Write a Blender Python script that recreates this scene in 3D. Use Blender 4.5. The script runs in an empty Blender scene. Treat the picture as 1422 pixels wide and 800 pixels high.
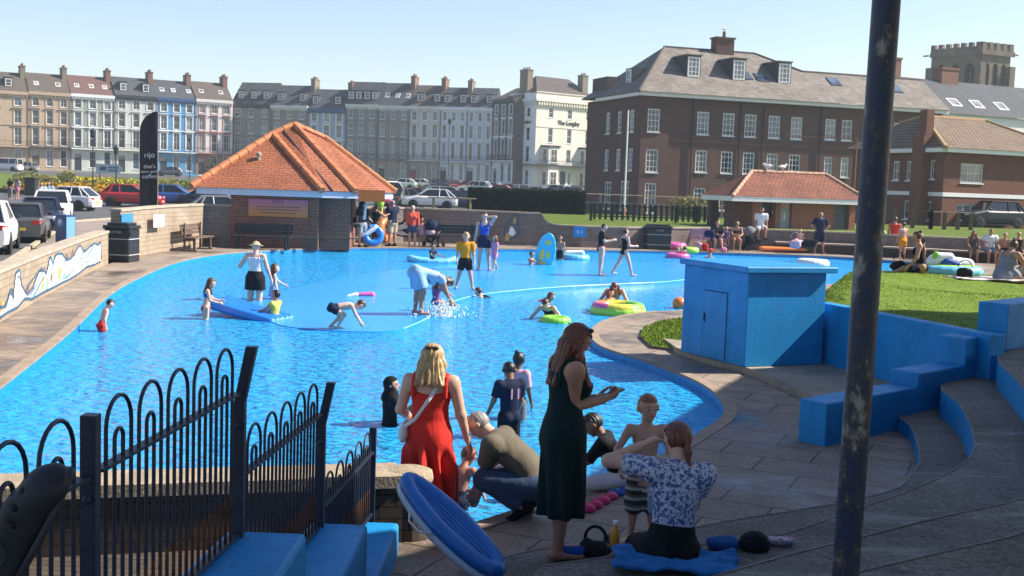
import bpy, bmesh, math, random
import numpy as np
from mathutils import Vector, Matrix
random.seed(7); RNG = np.random.default_rng(7)
sc = bpy.context.scene
COL = sc.collection
R = math.radians
# ---------------------------------------------------------------- camera model (photo 1422 x 800)
F, PW, PH, EYE = 1600.0, 1422.0, 800.0, 2.65
pitch = math.atan(147.0 / F); roll = math.atan(0.035)
_f = np.array([0, math.cos(pitch), -math.sin(pitch)])
_u0 = np.array([0, math.sin(pitch), math.cos(pitch)]); _r0 = np.array([1.0, 0, 0])
_r = math.cos(roll) * _r0 + math.sin(roll) * _u0
_u = -math.sin(roll) * _r0 + math.cos(roll) * _u0
def ray(px, py): return _f + (px - PW / 2) / F * _r - (py - PH / 2) / F * _u
def P(px, py, z=0.0):                      # where that sight line meets the level z
    d = ray(px, py); t = (z - EYE) / d[2]
    return Vector((d[0] * t, d[1] * t, z))
def D(px, py, y):                          # the point at distance y along it
    d = ray(px, py); t = y / d[1]
    return Vector((d[0] * t, y, EYE + d[2] * t))
cam = bpy.data.cameras.new('camera'); co = bpy.data.objects.new('camera', cam); COL.objects.link(co)
cam.sensor_width = 36; cam.lens = 36 * F / PW; cam.clip_end = 5000; cam.clip_start = 0.1
m = Matrix.Identity(4)
for i in range(3):
    m[i][0] = _r[i]; m[i][1] = _u[i]; m[i][2] = -_f[i]
m[2][3] = EYE
co.matrix_world = m; sc.camera = co
# ---------------------------------------------------------------- light
SUN_EL, SUN_AZ = 41.0, 9.0     # the sun stands at +X, a little beyond the pool
w = bpy.data.worlds.new('World'); sc.world = w; w.use_nodes = True
nt = w.node_tree; bg = nt.nodes['Background']
sky = nt.nodes.new('ShaderNodeTexSky'); sky.sky_type = 'NISHITA'; sky.sun_disc = False
sky.sun_elevation = R(SUN_EL); sky.sun_rotation = R(90 - SUN_AZ); sky.air_density = 1.0; sky.dust_density = 0.6; sky.ozone_density = 1.2
tint = nt.nodes.new('ShaderNodeMix'); tint.data_type = 'RGBA'; tint.blend_type = 'MULTIPLY'; tint.inputs[0].default_value = 1; tint.inputs[7].default_value = (1.0, .955, 1.0, 1)
nt.links.new(sky.outputs[0], tint.inputs[6]); nt.links.new(tint.outputs[2], bg.inputs[0]); bg.inputs[1].default_value = 0.095
sl = bpy.data.lights.new('sun', 'SUN'); so = bpy.data.objects.new('sun', sl); COL.objects.link(so)
sl.energy = 5.0; sl.angle = R(0.5); sl.color = (1, 0.93, 0.82)
sd = Vector((math.cos(R(SUN_EL)) * math.cos(R(SUN_AZ)), math.cos(R(SUN_EL)) * math.sin(R(SUN_AZ)), math.sin(R(SUN_EL))))
so.rotation_euler = sd.to_track_quat('Z', 'Y').to_euler()
so.location = (30, 0, 40)
sc.view_settings.view_transform = 'Standard'; sc.view_settings.look = 'None'; sc.view_settings.gamma = 1.0; sc.view_settings.exposure = 0.98
sc.cycles.max_bounces = 6; sc.cycles.transparent_max_bounces = 8; sc.cycles.caustics_reflective = False; sc.cycles.caustics_refractive = False
# ---------------------------------------------------------------- materials
MATS = {}
def nodes(name):
    m = bpy.data.materials.new(name); m.use_nodes = True
    t = m.node_tree; return m, t, t.nodes['Principled BSDF']
def N(t, ty, **kw):
    n = t.nodes.new(ty)
    for k, v in kw.items():
        if k.startswith('i_'):
            key = k[2:]; n.inputs[int(key) if key.isdigit() else key.replace('_', ' ')].default_value = v
        else: setattr(n, k, v)
    return n
def c4(c): return (c[0], c[1], c[2], 1)
def mix(t, fac, a, b, mode='MIX'):
    n = t.nodes.new('ShaderNodeMix'); n.data_type = 'RGBA'; n.blend_type = mode
    for i, v in ((0, fac), (6, a), (7, b)):
        if isinstance(v, (int, float)): n.inputs[i].default_value = v
        elif isinstance(v, tuple): n.inputs[i].default_value = v
        else: t.links.new(v, n.inputs[i])
    return n.outputs[2]
def ramp(t, src, stops):
    n = t.nodes.new('ShaderNodeValToRGB'); e = n.color_ramp.elements
    while len(e) < len(stops): e.new(0.5)
    for el, (p, c) in zip(e, stops): el.position = p; el.color = c4(c) if len(c) == 3 else c
    t.links.new(src, n.inputs[0]); return n.outputs[0]
def coords(t, kind='Object', scale=(1, 1, 1)):
    tc = N(t, 'ShaderNodeTexCoord'); mp = N(t, 'ShaderNodeMapping')
    mp.inputs['Scale'].default_value = scale
    t.links.new(tc.outputs[kind], mp.inputs[0]); return mp.outputs[0]
def noise(t, vec, scale, detail=4, rough=.55):
    n = N(t, 'ShaderNodeTexNoise'); n.inputs['Scale'].default_value = scale; n.inputs['Detail'].default_value = detail
    n.inputs['Roughness'].default_value = rough; t.links.new(vec, n.inputs['Vector']); return n.outputs['Fac']
def bump(t, b, src, strength, dist):
    n = N(t, 'ShaderNodeBump'); n.inputs['Strength'].default_value = strength; n.inputs['Distance'].default_value = dist
    t.links.new(src, n.inputs['Height']); t.links.new(n.outputs[0], b.inputs['Normal'])
def plain(name, col, rough=.7, var=.18, scale=6, bstr=.2, bd=.01, metal=0, spec=.4, coat=0, kind='Object', stretch=(1, 1, 1), col2=None):
    """one colour with the unevenness, dirt and grain a real surface has"""
    if name in MATS: return MATS[name]
    m, t, b = nodes(name); v = coords(t, kind, stretch)
    n1 = noise(t, v, scale, 5); n2 = noise(t, v, scale * 7, 3)
    lo = tuple(x * (1 - var) for x in col); hi = tuple(min(1, x * (1 + var)) for x in (col2 or col))
    c = ramp(t, n1, [(.3, lo), (.7, hi)])
    c = mix(t, .35 * min(1, var * 3), c, ramp(t, n2, [(.35, tuple(x * .6 for x in col)), (.65, hi)]))
    t.links.new(c, b.inputs['Base Color'])
    b.inputs['Roughness'].default_value = rough; b.inputs['Metallic'].default_value = metal
    b.inputs['Specular IOR Level'].default_value = spec; b.inputs['Coat Weight'].default_value = coat
    if bstr: bump(t, b, n2, bstr, bd)
    MATS[name] = m; return m
def brick(name, c1, c2, mortar, bw=.225, bh=.075, ms=.012, rough=.9, var=.25, offset=.5, bd=.006):
    if name in MATS: return MATS[name]
    m, t, b = nodes(name); v = coords(t, 'UV')
    br = N(t, 'ShaderNodeTexBrick'); br.offset = offset
    for k, x in (('Color1', c4(c1)), ('Color2', c4(c2)), ('Mortar', c4(mortar)), ('Scale', 1), ('Mortar Size', ms / 2), ('Brick Width', bw), ('Row Height', bh), ('Bias', 0.0), ('Mortar Smooth', .1)):
        br.inputs[k].default_value = x
    t.links.new(v, br.inputs['Vector'])
    vo = coords(t, 'Object'); n = noise(t, vo, .9, 6, .65); n2 = noise(t, vo, 14, 3)
    c = mix(t, var, br.outputs[0], ramp(t, n, [(.3, (.25, .22, .2)), (.7, (1, 1, 1))]), 'MULTIPLY')
    c = mix(t, .25, c, ramp(t, n2, [(.3, (.5, .48, .46)), (.65, (1, 1, 1))]), 'MULTIPLY')
    t.links.new(c, b.inputs['Base Color']); b.inputs['Roughness'].default_value = rough; b.inputs['Specular IOR Level'].default_value = .2
    inv = N(t, 'ShaderNodeMath', operation='SUBTRACT'); inv.inputs[0].default_value = 1; t.links.new(br.outputs['Fac'], inv.inputs[1])
    ad = N(t, 'ShaderNodeMath', operation='MULTIPLY_ADD'); t.links.new(n2, ad.inputs[0]); ad.inputs[1].default_value = .5; t.links.new(inv.outputs[0], ad.inputs[2])
    bump(t, b, ad.outputs[0], .7, bd)
    MATS[name] = m; return m
def flat(name, col, rough=.5, **kw): return plain(name, col, rough, var=.06, bstr=.05, **kw)
# ---------------------------------------------------------------- mesh building
def setp(o, label=None, cat=None, group=None, kind=None):
    if label: o['label'] = label
    if cat: o['category'] = cat
    if group: o['group'] = group
    if kind: o['kind'] = kind
    return o
def empty(name, label, cat, loc=(0, 0, 0), rz=0.0, group=None):
    o = bpy.data.objects.new(name, None); COL.objects.link(o); o.empty_display_size = .1
    o.location = loc; o.rotation_euler = (0, 0, rz); return setp(o, label, cat, group)
def meshobj(name, verts, faces, mat, parent=None, smooth=False, midx=None, uv=True):
    me = bpy.data.meshes.new(name); me.from_pydata([tuple(v) for v in verts], [], [tuple(int(i) for i in f) for f in faces]); 
    for mm in (mat if isinstance(mat, (list, tuple)) else [mat]): me.materials.append(mm)
    if midx is not None: me.polygons.foreach_set('material_index', midx)
    if smooth: me.polygons.foreach_set('use_smooth', [True] * len(me.polygons))
    if uv and len(me.polygons) < 60000: box_uv(me)
    me.update(); o = bpy.data.objects.new(name, me); COL.objects.link(o)
    if parent is not None: o.parent = parent
    return o
def box_uv(me):
    ul = me.uv_layers.new(name='UVMap'); n = len(me.loops); co = np.empty(len(me.vertices) * 3); me.vertices.foreach_get('co', co); co = co.reshape(-1, 3)
    vi = np.empty(n, dtype=np.int32); me.loops.foreach_get('vertex_index', vi)
    pn = np.empty(len(me.polygons) * 3); me.polygons.foreach_get('normal', pn); pn = pn.reshape(-1, 3)
    lt = np.empty(len(me.polygons), dtype=np.int32); me.polygons.foreach_get('loop_total', lt)
    nn = np.repeat(pn, lt, axis=0)
    hl = np.hypot(nn[:, 0], nn[:, 1]); flatf = hl < .25
    tx = np.where(flatf, 1, -nn[:, 1] / np.maximum(hl, 1e-6)); ty = np.where(flatf, 0, nn[:, 0] / np.maximum(hl, 1e-6))
    p = co[vi]; u = p[:, 0] * tx + p[:, 1] * ty
    # v runs up the slope
    bx = -nn[:, 2] * ty * 0 ; sl = np.maximum(np.sqrt(np.maximum(0, 1 - nn[:, 2] ** 2)), .25)
    v = np.where(flatf, p[:, 1], p[:, 2] / sl)
    out = np.empty(n * 2); out[0::2] = u; out[1::2] = v; ul.data.foreach_set('uv', out)
class MB:
    def __init__(s): s.v = []; s.f = []; s.m = []; s.cur = 0
    def quad(s, a, b, c, d): 
        n = len(s.v); s.v += [tuple(a), tuple(b), tuple(c), tuple(d)]; s.f.append((n, n + 1, n + 2, n + 3)); s.m.append(s.cur)
    def poly(s, pts):
        n = len(s.v); s.v += [tuple(p) for p in pts]; s.f.append(tuple(range(n, n + len(pts)))); s.m.append(s.cur)
    def box(s, x0, x1, y0, y1, z0, z1, M=None):
        n = len(s.v); c = [(x, y, z) for x in (x0, x1) for y in (y0, y1) for z in (z0, z1)]
        if M is not None: c = [tuple(M @ Vector(p)) for p in c]
        s.v += c
        for f in ((0, 1, 3, 2), (4, 6, 7, 5), (0, 4, 5, 1), (2, 3, 7, 6), (0, 2, 6, 4), (1, 5, 7, 3)): s.f.append(tuple(n + i for i in f)); s.m.append(s.cur)
        return s
    def prism(s, poly, z0, z1, top=None):
        """an outline in plan, raised from z0 to z1 (numbers or per-point lists)"""
        k = len(poly); a = sum(poly[i][0] * poly[(i + 1) % k][1] - poly[(i + 1) % k][0] * poly[i][1] for i in range(k))
        if a < 0: 
            poly = poly[::-1]
            if not isinstance(z1, (int, float)): z1 = z1[::-1]
            if not isinstance(z0, (int, float)): z0 = z0[::-1]
        n = len(s.v); Z0 = [z0] * k if isinstance(z0, (int, float)) else z0; Z1 = [z1] * k if isinstance(z1, (int, float)) else z1
        s.v += [(p[0], p[1], z) for p, z in zip(poly, Z0)] + [(p[0], p[1], z) for p, z in zip(poly, Z1)]
        for i in range(k): j = (i + 1) % k; s.f.append((n + i, n + j, n + k + j, n + k + i)); s.m.append(s.cur)
        s.f.append(tuple(n + k + i for i in range(k))); s.m.append(s.cur); s.f.append(tuple(n + i for i in reversed(range(k)))); s.m.append(s.cur)
        return s
    def tube(s, pts, r, seg=8, closed=False, cap=True):
        pts = [Vector(p) for p in pts]; k = len(pts); rs = r if isinstance(r, (list, tuple)) else [r] * k
        n = len(s.v); up = None
        for i, p in enumerate(pts):
            a = pts[i - 1] if (i > 0 or closed) else p; b = pts[(i + 1) % k] if (i < k - 1 or closed) else p
            t = (b - a).normalized()
            if up is None: up = Vector((0, 0, 1)) if abs(t.z) < .9 else Vector((1, 0, 0))
            sx = t.cross(up).normalized(); up = sx.cross(t).normalized()
            for q in range(seg):
                an = 2 * math.pi * q / seg; s.v.append(tuple(p + (sx * math.cos(an) + up * math.sin(an)) * rs[i]))
        for i in range(k if closed else k - 1):
            j = (i + 1) % k
            for q in range(seg):
                q2 = (q + 1) % seg; s.f.append((n + i * seg + q, n + i * seg + q2, n + j * seg + q2, n + j * seg + q)); s.m.append(s.cur)
        if cap and not closed:
            s.f.append(tuple(n + q for q in reversed(range(seg)))); s.m.append(s.cur); s.f.append(tuple(n + (k - 1) * seg + q for q in range(seg))); s.m.append(s.cur)
        return s
    def lathe(s, prof, c=(0, 0, 0), seg=16, axis='z', a0=0, sy=1.0):
        n = len(s.v); k = len(prof)
        for (r, h) in prof:
            for q in range(seg):
                a = 2 * math.pi * q / seg + a0; x, y = r * math.cos(a), r * math.sin(a) * sy
                p = {'z': (x, y, h), 'y': (x, h, -y), 'x': (h, x, y)}[axis]; s.v.append((p[0] + c[0], p[1] + c[1], p[2] + c[2]))
        for i in range(k - 1):
            for q in range(seg):
                q2 = (q + 1) % seg; s.f.append((n + i * seg + q, n + i * seg + q2, n + (i + 1) * seg + q2, n + (i + 1) * seg + q)); s.m.append(s.cur)
        if prof[0][0] > 1e-4: s.f.append(tuple(n + q for q in reversed(range(seg)))); s.m.append(s.cur)
        if prof[-1][0] > 1e-4: s.f.append(tuple(n + (k - 1) * seg + q for q in range(seg))); s.m.append(s.cur)
        return s
    def torus(s, c, Rr, r, seg=28, sr=10, M=None, sy=1.0):
        n = len(s.v)
        for i in range(seg):
            a = 2 * math.pi * i / seg
            for j in range(sr):
                b = 2 * math.pi * j / sr; p = Vector(((Rr + r * math.cos(b)) * math.cos(a), (Rr + r * math.cos(b)) * math.sin(a) * sy, r * math.sin(b)))
                if M is not None: p = M @ p
                s.v.append((p[0] + c[0], p[1] + c[1], p[2] + c[2]))
        for i in range(seg):
            for j in range(sr):
                i2, j2 = (i + 1) % seg, (j + 1) % sr
                s.f.append((n + i * sr + j, n + i2 * sr + j, n + i2 * sr + j2, n + i * sr + j2)); s.m.append(s.cur if not hasattr(s, 'alt') else s.alt[(i * len(s.alt)) // seg])
        return s
    def build(s, name, mat, parent=None, smooth=False, bevel=0, bseg=1):
        o = meshobj(name, s.v, s.f, mat, parent, smooth, s.m if isinstance(mat, (list, tuple)) else None)
        if bevel:
            b = o.modifiers.new('bevel', 'BEVEL'); b.width = bevel; b.segments = bseg; b.limit_method = 'ANGLE'; b.angle_limit = R(40)
        return o
def copy_tree(o, parent=None, **kw):
    c = o.copy(); COL.objects.link(c)
    if parent is not None: c.parent = parent; c.matrix_parent_inverse = o.matrix_parent_inverse
    for ch in list(o.children): copy_tree(ch, c)
    return c
def sheet(name, outer, mat, z=0.0, holes=(), cut=0, hf=None, thick=0):
    """a level sheet with holes; cut = grid size for following the height function hf"""
    bm = bmesh.new(); es = []
    for loop in [outer] + list(holes):
        vs = [bm.verts.new((p[0], p[1], 0)) for p in loop]
        for i in range(len(vs)): es.append(bm.edges.new((vs[i], vs[(i + 1) % len(vs)])))
    bmesh.ops.triangle_fill(bm, use_beauty=True, use_dissolve=False, edges=es, normal=(0, 0, 1))
    if cut:
        xs = [p[0] for p in outer]; ys = [p[1] for p in outer]
        for ax, lo, hi in ((0, min(xs), max(xs)), (1, min(ys), max(ys))):
            k = int(lo // cut) + 1
            while k * cut < hi:
                n = [0, 0, 0]; n[ax] = 1; c = [0, 0, 0]; c[ax] = k * cut
                bmesh.ops.bisect_plane(bm, geom=bm.verts[:] + bm.edges[:] + bm.faces[:], plane_co=c, plane_no=n); k += 1
    for v in bm.verts: v.co.z = z + (hf(v.co.x, v.co.y) if hf else 0)
    bmesh.ops.recalc_face_normals(bm, faces=bm.faces[:])
    for f in bm.faces:
        if f.normal.z < 0: f.normal_flip()
    me = bpy.data.meshes.new(name); bm.to_mesh(me); bm.free(); me.materials.append(mat); box_uv(me)
    if hf: me.polygons.foreach_set('use_smooth', [True] * len(me.polygons))
    o = bpy.data.objects.new(name, me); COL.objects.link(o); return o
def smoothstep(a, b, x):
    t = min(1, max(0, (x - a) / (b - a))); return t * t * (3 - 2 * t)
def spline(pts, n=6, closed=False):
    out = []; k = len(pts)
    g = lambda i: pts[i % k] if closed else pts[min(max(i, 0), k - 1)]
    for i in range(k if closed else k - 1):
        p0, p1, p2, p3 = (np.array(g(i + d), float) for d in (-1, 0, 1, 2))
        for q in range(n):
            t = q / n; out.append(tuple(.5 * (2 * p1 + (p2 - p0) * t + (2 * p0 - 5 * p1 + 4 * p2 - p3) * t * t + (3 * p1 - p0 - 3 * p2 + p3) * t ** 3)))
    if not closed: out.append(tuple(float(x) for x in pts[-1]))
    return out
def text_mesh(name, body, size, mat, parent, M, align='CENTER', thick=.01):
    cu = bpy.data.curves.new('lettering', 'FONT'); cu.body = body; cu.size = size; cu.align_x = align; cu.extrude = thick
    o = bpy.data.objects.new('lettering', cu); COL.objects.link(o); dg = bpy.context.evaluated_depsgraph_get()
    me = bpy.data.meshes.new_from_object(o.evaluated_get(dg)); bpy.data.objects.remove(o)
    me.transform(M); me.materials.clear(); me.materials.append(mat); r = bpy.data.objects.new(name, me); COL.objects.link(r); r.parent = parent; return r
# stand a flat drawing (x right, y up) upright facing -Y
UPR = Matrix.Rotation(R(90), 4, 'X')
# ---------------------------------------------------------------- organic shapes: signed distances turned into one surface
def nets(v, o, h):
    n = np.array(v.shape); cs = np.zeros(tuple(n - 1) + (3,), np.float32); cnt = np.zeros(tuple(n - 1), np.float32); crs = []
    for ax in range(3):
        a = [slice(None)] * 3; b = [slice(None)] * 3; a[ax] = slice(0, -1); b[ax] = slice(1, None)
        va, vb = v[tuple(a)], v[tuple(b)]; cr = (va < 0) != (vb < 0)
        t = np.where(cr, va / np.where(cr, va - vb, 1), 0); crs.append((cr, va < 0))
        o1, o2 = [i for i in range(3) if i != ax]
        for d1 in (0, 1):
            for d2 in (0, 1):
                s = [slice(None)] * 3; s[o1] = slice(d1, n[o1] - 1 + d1); s[o2] = slice(d2, n[o2] - 1 + d2); s = tuple(s)
                c = cr[s]; cnt += c; cs[..., ax] += c * t[s]; cs[..., o1] += c * d1; cs[..., o2] += c * d2
    mk = cnt > 0; idx = np.full(mk.shape, -1, np.int64); idx[mk] = np.arange(mk.sum())
    verts = (np.argwhere(mk) + cs[mk] / cnt[mk][:, None]) * h + o; faces = []
    for ax in range(3):
        cr, ins = crs[ax]; o1, o2 = [i for i in range(3) if i != ax]
        q = np.argwhere(cr); q = q[(q[:, o1] > 0) & (q[:, o1] < n[o1] - 1) & (q[:, o2] > 0) & (q[:, o2] < n[o2] - 1)]
        if not len(q): continue
        e1 = np.zeros(3, int); e1[o1] = 1; e2 = np.zeros(3, int); e2[o2] = 1
        g = lambda p: idx[p[:, 0], p[:, 1], p[:, 2]]
        fc = np.stack([g(q - e1 - e2), g(q - e2), g(q), g(q - e1)], 1); fl = ins[q[:, 0], q[:, 1], q[:, 2]]
        if ax == 1: fl = ~fl
        fc[~fl] = fc[~fl][:, ::-1]; faces.append(fc)
    return verts, (np.concatenate(faces) if faces else np.zeros((0, 4), int))
V3 = lambda *a: np.array(a, float)
class Sdf:
    def __init__(s, k=.02): s.p = []; s.k = k; s.cuts = []; s.post = None
    def add(s, fn, lo, hi, clips=(), k=None, sub=False): s.p.append((fn, np.array(lo, float), np.array(hi, float), clips, s.k if k is None else k, sub)); return s
    def rc(s, a, b, r1, r2, sq=None, sf=1.0, clips=(), k=None):
        """rounded cone from a to b; sq = axis along which it is flattened by sf"""
        a = np.array(a, float); b = np.array(b, float); rm = max(r1, r2)
        def fn(p):
            A, B = a, b; q = p
            if sq is not None:
                q = p + ((p - a) @ sq)[..., None] * sq * (1 / sf - 1); B = b + ((b - a) @ sq) * sq * (1 / sf - 1)
            ba = B - A; l2 = ba @ ba + 1e-12; pa = q - A; l = math.sqrt(l2)
            dr = r1 - r2; y = (pa @ ba) / l; rad = np.sqrt(np.maximum((pa * pa).sum(-1) - y * y, 0))
            t = np.clip((y - rad * dr / max(l, 1e-6)) / l, 0, 1)
            return np.sqrt(rad * rad + (y - t * l) ** 2) - (r1 + (r2 - r1) * t)
        return s.add(fn, np.minimum(a, b) - rm, np.maximum(a, b) + rm, clips, k)
    def el(s, c, r, M=None, clips=(), k=None, sub=False):
        c = np.array(c, float); r = np.array(r, float); M = np.eye(3) if M is None else np.array(M, float)
        def fn(p):
            q = (p - c) @ M / r; k0 = np.sqrt((q * q).sum(-1)) + 1e-9; k1 = np.sqrt(((q / r) ** 2).sum(-1)) + 1e-9
            return k0 * (k0 - 1) / k1
        rm = r.max(); return s.add(fn, c - rm, c + rm, clips, k, sub)
    def bx(s, c, hf, r):
        c = np.array(c, float); hf = np.array(hf, float)
        def fn(p):
            q = np.abs(p - c) - hf + r; return np.sqrt((np.maximum(q, 0) ** 2).sum(-1)) + np.minimum(q.max(-1), 0) - r
        return s.add(fn, c - hf, c + hf)
    def mesh(s, vox):
        lo = np.min([q[1] for q in s.p], 0) - vox * 3; hi = np.max([q[2] for q in s.p], 0) + vox * 3
        n = np.ceil((hi - lo) / vox).astype(int) + 1
        v = np.full(tuple(n), 1.0, np.float32)
        ax = [lo[i] + np.arange(n[i]) * vox for i in range(3)]
        for fn, a, b, clips, k, sub in s.p:
            mg = vox * 2.5 + k
            i0 = np.maximum(0, np.floor((a - mg - lo) / vox).astype(int)); i1 = np.minimum(n, np.ceil((b + mg - lo) / vox).astype(int) + 1)
            sl = tuple(slice(x, y) for x, y in zip(i0, i1)); g = np.stack(np.meshgrid(*[ax[i][sl[i]] for i in range(3)], indexing='ij'), -1)
            d = fn(g)
            for (cp, cn) in clips: d = np.maximum(d, (g - np.array(cp)) @ np.array(cn))
            old = v[sl]
            if sub: v[sl] = np.maximum(old, -d); continue
            if k > 0:
                h = np.clip(.5 + .5 * (old - d) / k, 0, 1); v[sl] = old * (1 - h) + d * h - k * h * (1 - h)
            else: v[sl] = np.minimum(old, d)
        if s.cuts:
            g = np.stack(np.meshgrid(*ax, indexing='ij'), -1)
            for (cp, cn) in s.cuts: v = np.maximum(v, (g - np.array(cp)) @ np.array(cn))
        if s.post: g = np.stack(np.meshgrid(*ax, indexing='ij'), -1); v = v + s.post(g)
        v[0] = v[-1] = 1; v[:, 0] = v[:, -1] = 1; v[:, :, 0] = v[:, :, -1] = 1
        return nets(v, lo, vox)
    def build(s, name, vox, mat, parent=None):
        ve, fa = s.mesh(vox); return meshobj(name, ve, fa, mat, parent, smooth=True, uv=False)
# ================================================================ THE SETTING
M_brick = brick('red_brick', (.16, .08, .06), (.118, .065, .05), (.20, .165, .14))
M_kiosk = brick('kiosk_brick', (.30, .10, .055), (.17, .062, .045), (.36, .30, .25), ms=.016)
M_buff = brick('buff_block', (.44, .35, .255), (.38, .30, .215), (.27, .22, .17), bw=.44, bh=.14, ms=.014, var=.4)
M_grey_block = brick('grey_block', (.30, .25, .215), (.25, .205, .18), (.18, .15, .135), bw=.44, bh=.14, ms=.014, var=.5)
M_dark_block = brick('dark_block', (.115, .09, .07), (.085, .068, .055), (.045, .038, .033), bw=.24, bh=.09, ms=.014, var=.6)
M_coping = plain('coping', (.40, .33, .25), .9, .3, 5, .4, .01)
def worn_conc():
    m, t, b = nodes('worn_concrete'); v = coords(t); a = noise(t, v, .8, 7, .7); f = noise(t, v, 34, 5, .7); st = noise(t, coords(t, 'Object', (.35, 1.4, 1)), 1.9, 6, .72); sp = noise(t, v, 5.5, 5, .7)
    c = ramp(t, a, [(.28, (.095, .08, .065)), (.5, (.165, .14, .115)), (.72, (.23, .195, .16))])
    c = mix(t, .8, c, ramp(t, f, [(.36, (.30, .30, .30)), (.64, (1.5, 1.47, 1.42))]), 'MULTIPLY')
    c = mix(t, ramp(t, st, [(.56, (0, 0, 0)), (.66, (.6, .6, .6))]), c, (.30, .275, .25, 1)); c = mix(t, ramp(t, sp, [(.62, (0, 0, 0)), (.66, (.75, .75, .75))]), c, (.035, .03, .027, 1))
    t.links.new(c, b.inputs['Base Color']); t.links.new(ramp(t, st, [(.4, (.9, .9, .9)), (.75, (.55, .55, .55))]), b.inputs['Roughness']); bump(t, b, f, .8, .012); MATS['concrete'] = m; return m
M_conc = worn_conc()
def blue_mat(name, col, rough, bstr):
    m, t, b = nodes(name); v = coords(t); a = noise(t, v, 2.6, 6, .6); st = noise(t, coords(t, 'Object', (5, 5, .5)), 1.4, 5, .65); ch = noise(t, v, 16, 6, .75); f = noise(t, v, 26, 3)
    c = ramp(t, a, [(.3, tuple(x * .86 for x in col)), (.7, tuple(x * 1.1 for x in col))])
    c = mix(t, ramp(t, st, [(.5, (0, 0, 0)), (.75, (.42, .42, .42))]), c, (.012, .10, .20, 1)); c = mix(t, ramp(t, ch, [(.70, (0, 0, 0)), (.73, (.75, .75, .75))]), c, (.22, .27, .30, 1))
    t.links.new(c, b.inputs['Base Color']); t.links.new(ramp(t, a, [(.3, (rough + .15,) * 3), (.7, (rough - .05,) * 3)]), b.inputs['Roughness']); b.inputs['Specular IOR Level'].default_value = .4; bump(t, b, f, bstr, .01); MATS[name] = m; return m
M_blue = blue_mat('blue_paint', (.006, .23, .53), .42, .18)
M_bluewall = blue_mat('blue_masonry', (.006, .245, .56), .5, .32)
M_white = flat('white_paint', (.78, .78, .76), .5)
M_black = flat('black_plastic', (.02, .02, .022), .45)
M_dkmetal = plain('dark_metal', (.022, .028, .04), .5, .3, 20, .2, .003)
M_asph = plain('asphalt', (.085, .085, .088), .9, .2, .8, .3, .01)
M_pave = brick('pink_paving', (.36, .29, .26), (.32, .26, .235), (.22, .18, .165), bw=.2, bh=.1, ms=.008, var=.5)
M_timber = plain('weathered_timber', (.13, .085, .06), .8, .3, 8, .4, .004)
def paving():
    m, t, b = nodes('deck_paving'); v = coords(t, 'UV')
    br = N(t, 'ShaderNodeTexBrick'); br.offset = .5
    for k, x in (('Color1', (.33, .26, .20, 1)), ('Color2', (.265, .21, .165, 1)), ('Mortar', (.10, .075, .056, 1)), ('Scale', 1), ('Mortar Size', .012), ('Brick Width', .9), ('Row Height', .6), ('Mortar Smooth', .2)):
        br.inputs[k].default_value = x
    mp = N(t, 'ShaderNodeMapping'); mp.inputs['Rotation'].default_value = (0, 0, R(24)); t.links.new(v, mp.inputs[0]); t.links.new(mp.outputs[0], br.inputs['Vector'])
    o = coords(t); wet = noise(t, o, .42, 6, .62); fine = noise(t, o, 30, 3); mid = noise(t, o, 3.5, 5)
    c = mix(t, .5, br.outputs[0], ramp(t, mid, [(.3, (.45, .42, .4)), (.7, (1.15, 1.12, 1.1))]), 'MULTIPLY')
    c = mix(t, .5, c, ramp(t, fine, [(.36, (.42, .42, .42)), (.64, (1.3, 1.3, 1.3))]), 'MULTIPLY')
    wm = ramp(t, wet, [(.47, (0, 0, 0)), (.6, (1, 1, 1))])
    c2 = mix(t, wm, c, mix(t, 1.0, c, (.5, .47, .46, 1), 'MULTIPLY'))
    t.links.new(c2, b.inputs['Base Color'])
    t.links.new(ramp(t, wet, [(.47, (.85, .85, .85)), (.62, (.22, .22, .22))]), b.inputs['Roughness'])
    inv = N(t, 'ShaderNodeMath', operation='MULTIPLY_ADD'); t.links.new(br.outputs['Fac'], inv.inputs[0]); inv.inputs[1].default_value = -1; t.links.new(fine, inv.inputs[2])
    bump(t, b, inv.outputs[0], .5, .006); return m
M_deck = paving()
def grassmat(name, a, b_, scale=1.5):
    m, t, b = nodes(name); v = coords(t); n = noise(t, v, scale, 6, .7); n2 = noise(t, v, 40, 3)
    c = ramp(t, n, [(.3, a), (.7, b_)]); c = mix(t, .6, c, ramp(t, n2, [(.3, (.35, .4, .3)), (.7, (1.3, 1.25, 1.1))]), 'MULTIPLY')
    t.links.new(c, b.inputs['Base Color']); b.inputs['Roughness'].default_value = .8; b.inputs['Specular IOR Level'].default_value = .15
    bump(t, b, n2, .9, .05); return m
M_grass = grassmat('lawn', (.085, .135, .016), (.15, .20, .03))
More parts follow.
